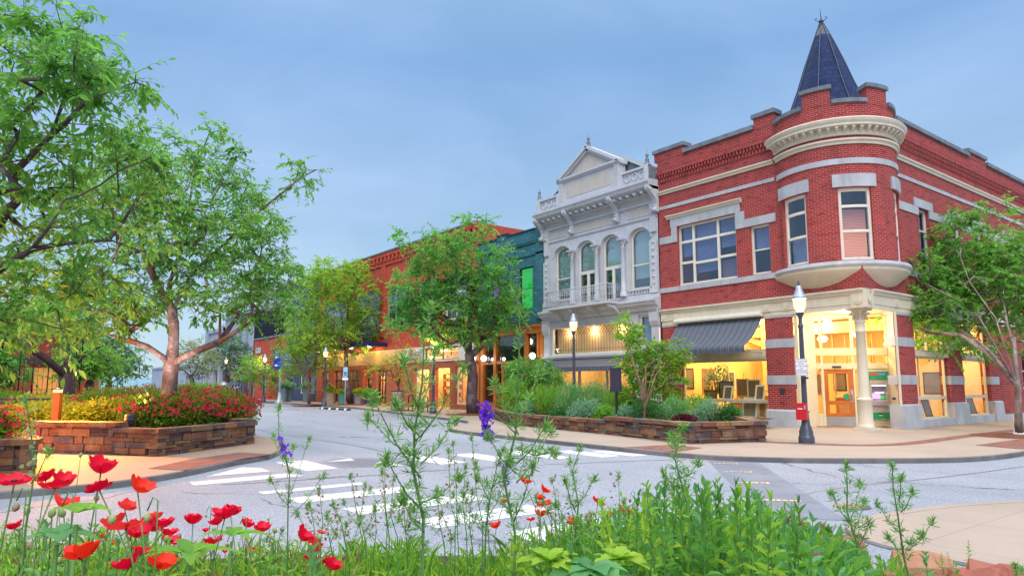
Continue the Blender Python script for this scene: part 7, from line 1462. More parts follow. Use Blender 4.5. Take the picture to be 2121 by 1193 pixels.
# ------------------------------------------------------------------ easels and pictures in the gallery
def easel(label, x, y, rz, h, pic, pw, ph, pz):
    t = thing('easel', label, 'easel', (x, y, .125), rz, 'easels in the gallery window')
    [part(t, 'leg', 'wood_pale', lambda b: b.bar(p, q, .022, 5)) for p, q in (((.22, -.28, 0), (.05, -.03, h)), ((.22, .28, 0), (.05, .03, h)), ((-.5, 0, 0), (.0, 0, h * .92)))]
    part(t, 'tray', 'wood_pale', lambda b: b.box(.14, .26, -.30, .30, pz - .03, pz))
    if pic:
        p = thing('framed_picture', 'picture on the ' + label.split(' of the gallery')[0].split(' in the')[0].split(' at the')[0], 'picture', (x, y, .125), rz, 'pictures in the gallery window')
        part(p, 'frame', pic, lambda b: [b.box(*q) for q in ((.17, .20, -pw / 2, pw / 2, pz + .004, pz + .05), (.17, .20, -pw / 2, pw / 2, pz + ph - .045, pz + ph), (.17, .20, -pw / 2, -pw / 2 + .045, pz + .05, pz + ph - .045), (.17, .20, pw / 2 - .045, pw / 2, pz + .05, pz + ph - .045))])
        part(p, 'canvas', 'canvas_art', lambda b: b.box(.17, .185, -pw / 2 + .045, pw / 2 - .045, pz + .05, pz + ph - .045))
for a in (('tallest easel, at the right of the gallery window', 1.2, 4.05, R(180), 2.3, 'black_paint', .5, .6, 1.25), ('easel behind the pale canvas in the right half of the gallery window', 1.0, 4.75, R(175), 1.9, 'white_paint', .62, .72, .95), ('easel in the middle of the gallery window with splayed top', 1.3, 5.45, R(180), 1.95, 'wood_pale', .6, .7, 1.0), ('tall easel left of the middle with a dark board', 1.0, 6.05, R(185), 2.25, 'black_paint', .62, .65, .95), ('low easel at the left of the gallery window below the hanging plant', 1.1, 6.85, R(180), 1.6, 'brown_paint', .62, .4, .85)): easel(*a)
def frame(label, y, z, w, h, fm, x=.30, lean=.14, B=False, sx=0):
    t = thing('framed_picture', label, 'picture', (0, 0, 0), 0, 'pictures in the gallery window')
    mp = (lambda s, d, zz: (sx if False else (s), d, zz))
    def pl(b, a, c, u, v, o, th):
        P = [(x + lean * (zz - z) / h * 1.0 - o - dd, s, zz) if not B else (s, x + lean * (zz - z) / h - o - dd, zz) for dd in (0, th) for s, zz in ((a, u), (c, u), (c, v), (a, v))]
        i = [b.V(p) for p in P]
        for f_ in ((3, 2, 1, 0), (4, 5, 6, 7), (0, 1, 5, 4), (1, 2, 6, 5), (2, 3, 7, 6), (3, 0, 4, 7)): b.F([i[k] for k in f_])
    k = .06
    part(t, 'frame', fm, lambda b: (pl(b, y - w / 2, y + w / 2, z, z + k, 0, .03), pl(b, y - w / 2, y + w / 2, z + h - k, z + h, 0, .03), pl(b, y - w / 2, y - w / 2 + k, z + k, z + h - k, 0, .03), pl(b, y + w / 2 - k, y + w / 2, z + k, z + h - k, 0, .03)))
    part(t, 'canvas', 'canvas_art', lambda b: pl(b, y - w / 2 + k, y + w / 2 - k, z + k, z + h - k, 0, .012))
for a in (('large pale blue framed picture leaning in the low right pane of the gallery window', 4.68, .36, .62, .72, 'pale_blue'), ('narrow gilt picture at the far right of the low pane', 4.15, .36, .34, .6, 'wood_pale'), ('dark blue picture with white mount in the left low pane', 6.95, .45, .46, .50, 'white_paint'), ('pale picture standing on the middle of the sill', 5.62, 1.0, .42, .55, 'white_paint'), ('pale framed picture standing on the sill at the right', 4.22, 1.0, .40, .58, 'white_paint')): frame(*a)
for a in (('picture leaning in the first side window, left one', 4.0, .40, .5, .55, 'grey_board'), ('picture leaning in the first side window, right one', 5.1, .42, .6, .62, 'black_paint'), ('picture leaning in the second side window, left one', 8.1, .42, .5, .6, 'black_paint'), ('picture leaning in the second side window, right one', 9.3, .42, .6, .65, 'black_paint')): frame(*a, x=.34, B=True)
hp = at(1462, 775, 27.4); bush('hanging_plant', 'big dark leafy house plant at the left inside the gallery window', (1.9, 7.2, 1.25), .45, .75, 1.15, 'leaf_dark', 900, .12, 301, cat='plant')
# ------------------------------------------------------------------ flower bed in the foreground
SZ = .50
edge_px = [(-520, 3.2), (-150, 4.2), (150, 4.5), (500, 4.7), (900, 4.75), (1300, 4.75), (1600, 4.6), (1900, 4.3), (2150, 3.8), (2400, 3.1), (2700, 2.2)]
ep = [tuple(at(px, 900, d)[:2]) for px, d in edge_px]
back = [tuple(at(px, 900, d)[:2]) for px, d in ((2500, .5), (-400, .5))]
g = MB(); g.prism(ep + back, 0, SZ - .06); o = g.build('flower_bed_soil', 'soil'); o['kind'] = 'structure'
T = thing('rock_border', 'rough red rocks edging the flower bed in the front, showing at the lower right', 'rock border'); rr = random.Random(8); b = MB()
pts = open_smooth(ep, 1)
for i, (p, q) in enumerate(zip(pts, pts[1:])):
    L = math.dist(p, q); n = max(1, round(L / .55))
    for k in range(n):
        hk = 1.06 if i > 13 else .55
        u = (k + .5) / n; c = (p[0] + (q[0] - p[0]) * u, p[1] + (q[1] - p[1]) * u); a = math.atan2(q[1] - p[1], q[0] - p[0]); l = L / n * .5; rows = []
        for z, s in ((0, 1.0), (SZ * .5 * hk, 1.04), ((SZ - .06) * hk, 1.0), (SZ * hk, .86), ((SZ + .02) * hk, .5)):
            rg = []
            for j in range(12):
                th = 2 * math.pi * j / 12; ex = abs(math.cos(th)) ** .5 * math.copysign(1, math.cos(th)) * l * s; ey = abs(math.sin(th)) ** .5 * math.copysign(1, math.sin(th)) * .24 * s
                ex += rr.uniform(-.025, .025); ey += rr.uniform(-.03, .03); rg.append(b.V((c[0] + ex * math.cos(a) - ey * math.sin(a), c[1] + ex * math.sin(a) + ey * math.cos(a), z + rr.uniform(-.02, .02) * (z > .3))))
            rows.append(rg)
        for A, B in zip(rows, rows[1:]):
            for j in range(12): b.F((A[j], A[(j + 1) % 12], B[(j + 1) % 12], B[j]))
        b.F(rows[-1])
b.build('rocks', 'red_rock', T)
# --- poppies
def petal_cup(b, open_, R_, seed, mat=0, n=4):
    r = random.Random(seed); ph = r.uniform(0, 6)
    for k in range(n):
        a0 = ph + 2 * math.pi * k / n + r.uniform(-.15, .15); wd = 1.15 + r.uniform(-.1, .15); op = open_ + r.uniform(-.15, .2) + (.12 if k % 2 else 0); rows = []
        w1, w2 = r.uniform(0, 6), r.uniform(0, 6)
        for i in range(7):
            t = i / 6; row = []
            for j in range(9):
                s = (j / 8 - .5) * 2; half = wd * (.25 + .75 * min(1, t * 1.6)) * (1 if t < .8 else 1 - (t - .8) * .9 * abs(s) ** 2)
                ang = a0 + s * half * (1 - .25 * t); rad = R_ * (math.sin(t * op * 1.25) * .95 + .05) / max(.55, math.sin(min(op * 1.25, 1.57)) * .95 + .05); zz = R_ * 1.05 * (1 - math.cos(t * (1.9 - op * .85))) + R_ * .12 * t
                if op > 1.0: zz = zz * .80
                ruf = R_ * .085 * t * t * (math.sin(s * 6 + w1) + .6 * math.sin(s * 11 + w2)); cup = -R_ * .10 * s * s * t
                rad2 = (rad + ruf * .4 + cup * .3) * (1.0 if k % 2 else 1.04); row.append(b.V((rad2 * math.cos(ang), rad2 * math.sin(ang), zz + ruf)))
            rows.append(row)
        for i in range(6):
            for j in range(8): b.F((rows[i][j], rows[i][j + 1], rows[i + 1][j + 1], rows[i + 1][j]), mat, None, True)
PET = {}
for col in ('crimson', 'scarlet', 'coral'):
    for kind, op in (('cup', .60), ('half', .80), ('open', 1.02)):
        for v in range(2):
            b = MB(); petal_cup(b, op, 1.0, hash((kind, v)) % 1000 if False else {'cup': 3, 'half': 5, 'open': 8}[kind] + v * 11 + len(col)); PET[col, kind, v] = b.mesh('petals', 'petal_' + col)
b = MB(); b.lathe([(0, 0), (.16, .02), (.20, .14), (.19, .26), (.22, .29), (.12, .33), (0, .34)], (0, 0, 0), 10)
for k in range(16):
    a = k * .3927; b.bar((.15 * math.cos(a), .15 * math.sin(a), .05), (.34 * math.cos(a), .34 * math.sin(a), .26), .012, 3)
EYE = b.mesh('eye', 'poppy_eye')
def stem(parent, p0, p1, r, rad=.0035, mat='stem_green', k=7, bow=.12):
    p0 = np.array(p0, float); p1 = np.array(p1, float); o = r.normal(0, bow * np.linalg.norm(p1 - p0), 3) * [1, 1, .1]
    b = MB(); b.tube([p0 * (1 - u) + p1 * u + o * math.sin(math.pi * u) * (1 - .3 * u) for u in np.linspace(0, 1, k)], rad, 5, 0); return b.build('stem', mat, parent)
def soil_under(px, dp): p = at(px, 1000, dp); p[2] = SZ - .06; return p
POP = [(210, 964, 51, 'crimson', 'cup', 12, 'tallest big crimson poppy cup at the left, standing above the others'), (30, 993, 59, 'crimson', 'open', 5, 'wide crimson poppy cut by the left picture edge'), (96, 985, 40, 'crimson', 'half', -20, 'crimson poppy just right of the wide one at the left edge'), (115, 1002, 58, 'crimson', 'open', -8, 'flat pink red poppy below the tallest one, left of it'), (207, 1008, 51, 'crimson', 'open', -18, 'crimson poppy directly below the tallest cup'), (286, 1005, 48, 'scarlet', 'half', 30, 'orange red poppy right of the tallest crimson cup'), (131, 1039, 44, 'coral', 'half', 22, 'coral poppy below the flat pink red one'), (259, 1046, 36, 'coral', 'half', 25, 'small coral poppy below the orange red one'), (261, 1085, 66, 'coral', 'open', -8, 'large ruffled coral poppy above the dark red pair'), (338, 1082, 40, 'crimson', 'half', 0, 'ruffled crimson poppy right of the large coral one'), (309, 1088, 30, 'crimson', 'cup', 40, 'small crimson poppy wedged between the coral and ruffled crimson ones'), (400, 1074, 34, 'crimson', 'cup', 0, 'single crimson cup poppy standing apart over the road'), (466, 1062, 48, 'crimson', 'half', -5, 'biggest crimson poppy of the middle left group'), (511, 1083, 26, 'crimson', 'cup', 18, 'slender crimson poppy right of the biggest middle left one'), (542, 1092, 32, 'crimson', 'half', 10, 'crimson poppy at the right end of the middle left group'), (426, 1097, 13, 'crimson', 'cup', 0, 'tiny half opened crimson poppy bud flower below the single cup'), (443, 1119, 36, 'crimson', 'open', -15, 'flat crimson poppy below the middle left group'), (501, 1105, 23, 'crimson', 'open', 10, 'small crimson poppy under the slender one'), (171, 1141, 66, 'scarlet', 'half', -12, 'large bright orange poppy low at the left'), (353, 1117, 36, 'crimson', 'open', 20, 'crimson poppy below the ruffled crimson one'), (314, 1138, 27, 'coral', 'cup', 0, 'small coral cup poppy above the low red pair'), (268, 1163, 52, 'crimson', 'half', -25, 'dark red poppy low in the left clump'), (328, 1163, 54, 'scarlet', 'half', 22, 'big scarlet poppy low, right of the dark red one'), (5, 1165, 26, 'scarlet', 'half', 0, 'small scarlet poppy at the lower left corner'), (226, 1124, 22, 'crimson', 'cup', 20, 'small crimson poppy left of the low clump'), (224, 1153, 25, 'coral', 'half', -20, 'small coral poppy left of the dark red one'), (527, 1138, 17, 'crimson', 'cup', 15, 'small red poppy low between stems, right of the flat crimson one'), (466, 1141, 11, 'crimson', 'cup', 0, 'tiny dark red poppy below the middle left group'), (625, 1106, 38, 'crimson', 'cup', 35, 'rounded crimson poppy leaning left, top of the centre left trio'), (666, 1101, 20, 'coral', 'open', 10, 'tiny pink red poppy right of the rounded crimson one'), (653, 1144, 35, 'crimson', 'half', -30, 'crimson poppy below the rounded one'), (684, 1168, 38, 'crimson', 'half', 30, 'dark centred crimson poppy lowest of the centre left trio'), (609, 1144, 19, 'scarlet', 'open', 0, 'small scarlet poppy left of the centre left trio'), (648, 1187, 17, 'crimson', 'half', 0, 'crimson poppy at the lower edge under the centre left trio'), (1086, 994, 25, 'scarlet', 'half', 25, 'highest orange poppy right of the central stem'), (1125, 1012, 23, 'scarlet', 'half', 40, 'scarlet poppy right of the highest orange one'), (1128, 1043, 30, 'scarlet', 'open', -10, 'scarlet poppy, upper of the close pair right of the central stem'), (1120, 1062, 24, 'scarlet', 'cup', 0, 'striped orange poppy, lower of the close pair right of the central stem'), (1044, 1037, 15, 'scarlet', 'cup', 0, 'small orange poppy half hidden behind the central stem'), (1028, 1087, 24, 'scarlet', 'half', -15, 'orange poppy low on the left of the central stem'), (1099, 1075, 18, 'scarlet', 'open', 0, 'small orange poppy low on the right of the central stem'), (1238, 1037, 29, 'coral', 'open', 30, 'coral poppy standing alone above the leafy clump'), (1188, 1078, 24, 'scarlet', 'half', -20, 'scarlet poppy left of the leafy clump, upper of two'), (1199, 1091, 20, 'scarlet', 'open', 25, 'scarlet poppy left of the leafy clump, lower of two'), (1258, 1066, 24, 'scarlet', 'half', -5, 'scarlet poppy in the leafy clump, left of its neighbour'), (1288, 1055, 26, 'scarlet', 'half', 35, 'scarlet poppy in the leafy clump, rightmost of the red ones at that height'), (1278, 1115, 25, 'scarlet', 'open', 0, 'scarlet poppy low in the leafy clump'), (1337, 1094, 25, 'scarlet', 'open', 10, 'scarlet poppy deep among the leafy stems'), (1305, 1176, 15, 'scarlet', 'cup', 0, 'orange bud flower at the bright yellow green leaves'),
 (240, 1076, 44, 'coral', 'half', -24, 'coral poppy touching the left side of the large ruffled one'), (284, 1100, 46, 'crimson', 'half', 12, 'crimson poppy under the large ruffled coral one'), (452, 1078, 30, 'crimson', 'half', -25, 'crimson poppy pressed against the left of the biggest middle left one'), (478, 1056, 34, 'crimson', 'cup', 14, 'crimson poppy rising just above the biggest middle left one'), (322, 1068, 30, 'coral', 'half', -10, 'coral poppy behind the ruffled crimson one'), (345, 1100, 34, 'crimson', 'half', 18, 'crimson poppy just below the ruffled crimson one'), (128, 992, 40, 'crimson', 'half', 20, 'crimson poppy overlapping the flat pink red one from behind'), (650, 1128, 30, 'crimson', 'cup', 16, 'crimson poppy inside the centre left trio, upper right'), (668, 1160, 30, 'crimson', 'half', -6, 'crimson poppy between the lowest two of the centre left trio'), (290, 1140, 34, 'crimson', 'half', 6, 'crimson poppy behind the dark red low one'), (30, 1088, 30, 'crimson', 'half', -12, 'crimson poppy low at the far left between the stems'), (205, 1108, 26, 'crimson', 'cup', 8, 'crimson poppy above the large bright orange one, to its right'), (395, 1128, 24, 'coral', 'half', 4, 'coral poppy by the dark stalk with long leaves'), (1118, 1030, 20, 'scarlet', 'half', 15, 'scarlet poppy just above the close pair right of the central stem')]
for i, (px, py, wp, col, kind, tilt, lab) in enumerate(POP):
    r = rng(500 + i); dp = float(np.clip(.078 * F_PX / wp, 1.75, 4.2)); dm = 1.12 * wp * dp / F_PX; R_ = dm * .5 / (1.02 if kind != 'open' else 1.05)
    hz = {'cup': .55, 'half': .45, 'open': .30}[kind] * R_; c = at(px, py, dp); c[2] -= hz; base = soil_under(px + r.normal(0, 14) - tilt * .8, dp + r.normal(0, .12))
    P = thing('poppy', lab, 'poppy', tuple(base), 0, 'red poppies in the front flower bed')
    st = stem(P, (0, 0, 0), c - base, r, .0023)
    o = link('petals', PET[col, kind, i % 2], P); o.location = tuple(c - base); o.scale = (R_,) * 3
    ax = Vector((FW[0], FW[1], 0)); q = Matrix.Rotation(R(tilt), 3, ax) @ Matrix.Rotation(R(r.uniform(-16, 6) if kind == 'open' else r.uniform(-12, 8)), 3, Vector((-RT[0], -RT[1], 0)) * -1) @ Matrix.Rotation(r.uniform(0, 6), 3, 'Z'); o.rotation_euler = q.to_euler()
    e = link('seed_head', EYE, P); e.location = tuple(c - base); e.scale = (R_,) * 3; e.rotation_euler = o.rotation_euler
# --- buds and seed pods on hooked stems
b = MB(); b.lathe([(0, -.5), (.2, -.45), (.36, -.2), (.38, .1), (.26, .38), (0, .52)], (0, 0, 0), 10); BUD = {m: None for m in ('pod_green', 'seed_brown')}
for m in BUD: BUD[m] = b.mesh('bud', m)
r = rng(61); BD = [(33, 1050, 13), (56, 1058, 12), (108, 1062, 14), (128, 1062, 14), (232, 1075, 15), (200, 1030, 10), (304, 1072, 14), (305, 1096, 9), (345, 1115, 10), (267, 1128, 9), (371, 1110, 9), (443, 1095, 8), (497, 1093, 8), (569, 1098, 9), (453, 1100, 6), (470, 1130, 8), (545, 1150, 8), (575, 1152, 8), (610, 1165, 8), (662, 1112, 9), (712, 1152, 9), (643, 1130, 9), (523, 1160, 8), (590, 1140, 7), (123, 1160, 11), (60, 1130, 10), (1230, 1062, 6), (1216, 1076, 7), (1240, 1110, 6), (1152, 1046, 6), (1305, 1036, 6), (126, 974, 7), (167, 942, 7), (427, 1068, 5), (556, 1074, 5), (697, 1095, 5)]
for i, (px, py, wp) in enumerate(BD):
    dp = float(np.clip(.020 * F_PX / wp, 1.9, 4.3)); R_ = wp * dp / F_PX / .72; c = at(px, py, dp); base = soil_under(px + r.normal(0, 16), dp)
    P = thing('poppy_bud', 'closed green poppy bud on a thin stem among the front flowers', 'flower bud', tuple(base), 0, 'poppy buds in the front flower bed'); hook = i % 3 == 0
    b = MB(); t0 = np.zeros(3); t1 = c - base; k = np.linspace(0, 1, 7); pth = [t1 * u + r.normal(0, .004, 3) * (0 < u < 1) for u in k]
    if hook: pth = [t1 * u + RT * .03 * math.sin(u * 2) for u in k[:-1]] + [t1 + RT * .03 + np.array([0, 0, .05]), t1 + RT * .015 + np.array([0, 0, .06]), t1 + np.array([0, 0, .02])]
    b.tube(pth, .0022, 4); b.build('stem', 'stem_green', P); o = link('bud', BUD['pod_green' if i % 5 else 'seed_brown'], P); o.location = tuple(t1); o.scale = (R_,) * 3; o.rotation_euler = (r.uniform(-.5, .5), r.uniform(-.5, .5), 0)
# --- larkspurs: feathery stems
def larkspur(label, pts, dp, seed, branches, tuft=.05, dens=1.0, flowers=None, rad=.006, podded=True, group='feathery larkspur stems in the front bed'):
    r = rng(seed); base = soil_under(pts[0][0], dp); T = thing('larkspur', label, 'wild flower', tuple(base), 0, group)
    main = [np.zeros(3)] + [at(px, py, dp) + r.normal(0, .015, 3) - base for px, py in pts[1:]]
    b = MB(); tips = []
    def chain(p, r0, r1):
        q = []
        for a, c in zip(p, p[1:]):
            for u in (0, .34, .67): q.append(a * (1 - u) + c * u)
        q.append(p[-1]); b.tube(q, list(np.linspace(r0, r1, len(q))), 5); return q
    ax = [(chain(main, rad, rad * .35), 1.0)]
    for (x0, y0, x1, y1) in branches:
        A = at(x0, y0, dp) - base; B = at(x1, y1, dp + r.uniform(-.25, .25)) - base; mid = (A + B) / 2 + np.array([0, 0, -.02]); ax.append((chain([A, mid, B], rad * .5, rad * .25), .7))
    b.build('stem', 'stem_green', T); P = []; D = []; pod = []; podd = []
    for q, k in ax:
        q = np.array(q); seg = np.linalg.norm(np.diff(q, axis=0), axis=1).sum(); nn = max(3, int(seg / .055 * dens))
        nn = max(3, int(seg / .075 * dens))
        for i in range(nn):
            u = (i + r.uniform(.35, .65)) / nn; j = min(int(u * (len(q) - 1)), len(q) - 2); f = u * (len(q) - 1) - j; c = q[j] * (1 - f) + q[j + 1] * f; n = int(26 * dens * (1.25 - .6 * u)); dirs = norm(r.normal(0, 1, (n, 3)) * [1, 1, .7] + [0, 0, .7]); P.append(np.repeat(c[None], n, 0) + r.normal(0, .004, (n, 3)) + dirs * r.uniform(0, .35, (n, 1)) * tuft); D.append(dirs)
        e = q[-1]; n = 40; dirs = norm(r.normal(0, .6, (n, 3)) + [0, 0, .7]); P.append(np.repeat(e[None], n, 0) - np.array([0, 0, 1]) * r.uniform(0, .03, (n, 1))); D.append(dirs)
        if podded:
            d_ = norm(q[-1] - q[-2])
            for i in range(9): pod.append(e - d_ * (.012 * i) + r.normal(0, .004, 3)); podd.append(norm(d_ * .6 + r.normal(0, .6, 3)))
    P = np.concatenate(P); D = np.concatenate(D); L = tuft * r.uniform(.35, .95, len(P)); V, Q = leaf_arrays(P, D, norm(r.normal(size=P.shape)), L, np.full(len(P), .00085), .0, .35); link('leaves', np_mesh('leaves', V, Q, ['leaf_feather']), T)
    if pod:
        pod = np.array(pod); podd = np.array(podd); V, Q = leaf_arrays(pod, podd, norm(r.normal(size=pod.shape)), np.full(len(pod), .013), np.full(len(pod), .0032), .3, .0); link('buds', np_mesh('buds', V, Q, ['pod_green']), T)['kind'] = 'stuff'
    if flowers:
        x0, y0, x1, y1, n, mat = flowers; A = at(x0, y0, dp) - base; B = at(x1, y1, dp) - base; F_ = []; G = []
        for i in range(n):
            u = i / max(1, n - 1); c = A * (1 - u) + B * u + r.normal(0, .010, 3); 
            for k in range(5 if mat == 'petal_violet' else 1): F_.append(c); G.append(norm(r.normal(0, 1, 3)))
        F_ = np.array(F_); G = np.array(G); V, Q = leaf_arrays(F_, G, norm(r.normal(size=G.shape)), r.uniform(.011, .020, len(G)), r.uniform(.005, .009, len(G)), .2, .2); link('flowers', np_mesh('flowers', V, Q, [mat]), T)['kind'] = 'stuff'
        if np.linalg.norm(A - main[-1]) > .05:
            b = MB(); b.tube([main[len(main) // 2], (main[len(main) // 2] + A) / 2 + np.array([0, 0, .0]), A, B], .003, 4); b.build('flower_stem', 'stem_green', T)
larkspur('tallest feathery stem left of centre reaching above the street lamps', [(880, 1190), (878, 1080), (872, 980), (866, 900), (872, 800), (884, 700), (889, 630)], 2.15, 1, [(872, 990, 770, 820), (878, 1060, 800, 950), (870, 950, 762, 862), (866, 900, 820, 830), (870, 905, 960, 760), (872, 960, 942, 868), (868, 860, 905, 720), (876, 1040, 950, 985), (879, 1100, 830, 1030), (868, 850, 835, 740)], .046, .9, None, .006)
larkspur('tall feathery central stem with a violet flower spike at its left', [(1062, 1190), (1063, 1100), (1068, 1000), (1074, 900), (1080, 800), (1076, 690), (1072, 600)], 2.6, 2, [(1068, 980, 1010, 900), (1070, 960, 1130, 880), (1072, 930, 1148, 935), (1074, 900, 1025, 790), (1076, 870, 1118, 760), (1065, 1060, 985, 985), (1064, 1080, 1105, 960), (1070, 1000, 1142, 890)], .046, 1.0, (1004, 838, 1012, 905, 46, 'petal_violet'), .006)
larkspur('feathery stem right of centre rising in front of the stone wall corner', [(1416, 1190), (1414, 1100), (1412, 1000), (1405, 940), (1402, 880)], 3.0, 3, [(1412, 1010, 1374, 978), (1410, 990, 1448, 955), (1413, 1040, 1380, 1005), (1404, 930, 1392, 900)], .05, .9)
larkspur('thin branching stem with small violet flowers by the left kerb', [(605, 1130), (600, 1060), (592, 980), (582, 900), (576, 850)], 3.3, 4, [(600, 1050, 560, 990), (598, 1030, 640, 905), (594, 990, 608, 920), (602, 1070, 672, 980), (590, 960, 566, 900)], .035, .7, (582, 905, 592, 945, 12, 'petal_violet'), .004)
larkspur('feathery branching stem at the lower right, left of its taller twin', [(1772, 1190), (1768, 1120), (1760, 1060), (1752, 1000), (1749, 955)], 3.4, 5, [(1766, 1090, 1720, 1018), (1768, 1100, 1790, 1035), (1764, 1070, 1782, 1000), (1774, 1150, 1716, 1095), (1772, 1140, 1800, 1080)], .05, .9)
larkspur('tallest feathery stem at the lower right', [(1888, 1190), (1880, 1140), (1868, 1080), (1858, 1010), (1847, 952)], 3.3, 6, [(1880, 1140, 1932, 1078), (1872, 1110, 1816, 1040), (1866, 1060, 1890, 1015), (1862, 1040, 1866, 985), (1884, 1160, 1840, 1110), (1878, 1125, 1910, 1105)], .045, .8)
larkspur('stem with scattered violet flowers between the two central stems', [(1000, 1190), (1008, 1090), (1020, 1010), (1035, 960), (1048, 930)], 3.2, 7, [(1015, 1040, 985, 960), (1020, 1010, 1060, 950), (1010, 1070, 1045, 1000), (1005, 1110, 960, 1020)], .04, .8, (1040, 965, 1054, 1000, 9, 'petal_violet'), .0045)
larkspur('feathery stem between centre and the leafy clump', [(1195, 1190), (1192, 1110), (1190, 1040), (1194, 980), (1200, 925)], 3.4, 8, [(1192, 1060, 1170, 990), (1191, 1050, 1232, 985), (1193, 1010, 1180, 950), (1192, 1090, 1150, 1040)], .04, .8)
larkspur('faint stem at the left edge with pale round buds', [(66, 1190), (64, 1080), (63, 980), (60, 900), (61, 835)], 2.0, 9, [(64, 1000, 100, 930)], .02, .5, (60, 840, 66, 975, 26, 'leaf_pale'), .004)
larkspur('small green stem at the lower right corner', [(2105, 1192), (2104, 1180), (2101, 1168)], 3.6, 10, [(2104, 1182, 2116, 1175)], .035, .8)
for i, (x, y0, y1, dp) in enumerate(((735, 1185, 985, 3.5), (752, 1185, 1010, 3.3), (790, 1180, 935, 3.6), (793, 1190, 985, 3.1), (930, 1190, 930, 3.4), (945, 1180, 918, 3.6), (962, 1185, 955, 3.3), (985, 1190, 905, 3.5), (700, 1190, 1040, 3.0), (680, 1180, 1060, 3.3), (1150, 1190, 985, 3.5), (1330, 1170, 1010, 3.6), (640, 1180, 1040, 3.4), (835, 1190, 1010, 3.3), (905, 1190, 1030, 3.2), (1110, 1190, 1020, 3.4), (660, 1180, 1010, 3.5), (720, 1180, 1080, 3.2), (770, 1185, 1050, 3.4), (815, 1185, 985, 3.5), (850, 1190, 1045, 3.3), (925, 1190, 1060, 3.1), (1010, 1190, 1040, 3.3), (1140, 1190, 1055, 3.4), (1175, 1190, 1000, 3.6), (1270, 1180, 985, 3.6), (1220, 1180, 1060, 3.2), (560, 1180, 1110, 3.4), (975, 1190, 1010, 3.0))):
    larkspur('thin stem hung with brown seed pods in the middle of the front bed', [(x + 14, y0), (x + 9, (y0 + y1) / 2 + 30), (x + 2, (y0 + y1) / 2 - 20), (x, y1)], dp, 30 + i, [(x + 6, (y0 + y1) / 2, x + 24 * (1 if i % 2 else -1), (y0 + y1) / 2 - 50)], .030, .55, (x, y1, x + 3, (y0 + y1) / 2 - 10, 14, 'seed_brown'), .0034, True, 'thin pod stems in the front bed')
# --- leafy upright stems
def leafy_proto(seed, h, n, size, mat, name='leafy_stem'):
    r = rng(seed); T = thing(name, 'proto', 'plant'); b = MB(); top = np.array([r.normal(0, .05), r.normal(0, .05), h]); path = [top * u + np.array([math.sin(u * 3 + seed), math.cos(u * 2 + seed), 0]) * .015 * u for u in np.linspace(0, 1, 8)]; b.tube(path, list(np.linspace(.0045, .0015, 8)), 5); b.build('stem', 'stem_green', T)
    t = np.linspace(.12, 1, n); P = np.array([np.interp(t, np.linspace(0, 1, 8), [p[k] for p in path]) for k in range(3)]).T; P = np.repeat(P, 2, 0); a = np.repeat(np.arange(n) * 1.9, 2) + np.tile([0, math.pi], n) + r.normal(0, .25, 2 * n); el = np.repeat(np.linspace(-.1, 1.2, n), 2) + r.normal(0, .28, 2 * n); D = np.stack([np.cos(a) * np.cos(el), np.sin(a) * np.cos(el), np.sin(el)], 1); L = np.repeat(size * (1.15 - .62 * np.linspace(0, 1, n) ** 1.5), 2) * r.uniform(.8, 1.2, 2 * n)
    V, Q = leaf_arrays(P, D, np.array([0, 0, 1.0]) + r.normal(0, .25, D.shape), L, L * .19, .3, .30); link('leaves', np_mesh('leaves', V, Q, [mat]), T); reg(T); return T
LP = [leafy_proto(1, .50, 15, .070, 'leaf_meadow'), leafy_proto(2, .46, 14, .062, 'leaf_dark_meadow'), leafy_proto(3, .56, 17, .060, 'leaf_meadow'), leafy_proto(4, .42, 13, .078, 'leaf_bluegreen'), leafy_proto(5, .48, 14, .062, 'leaf_bright')]
r = rng(88); first = [True] * 5; spots = []
for i in range(260):
    px = r.uniform(1165, 1690) if i < 158 else (r.uniform(1690, 2130) if i < 176 else (r.uniform(560, 1150) if i < 200 else r.uniform(-60, 640))); dp = r.uniform(2.5, 4.4); 
    ytop = np.interp(px, [-60, 0, 250, 560, 1000, 1165, 1290, 1380, 1480, 1560, 1640, 1690, 1760, 2121], [1040, 1050, 1095, 1130, 1130, 1090, 1030, 1000, 1000, 1010, 1050, 1110, 1140, 1150]) + abs(r.normal(0, 38)); spots.append((px, dp, ytop))
for i, (px, dp, ytop) in enumerate(spots):
    k = int(r.integers(0, 5)); base = soil_under(px, dp); ht = float(np.clip(at(px, ytop, dp)[2] - base[2], .18, .85)); s = ht / (.50, .46, .56, .42, .48)[k]
    o = LP[k] if first[k] else copy_tree(LP[k]); first[k] = False; o.location = tuple(base); o.rotation_euler = (r.normal(0, .06), r.normal(0, .06), r.uniform(0, 6)); o.scale = (min(s, 1.15), min(s, 1.15), s)
    o['label'] = 'upright leafy green stem in the front flower bed' if px > 1165 else ('short leafy green stem among the thin pod stems' if px > 640 else 'short leafy green stem among the left poppies'); o['group'] = 'leafy stems in the front bed'
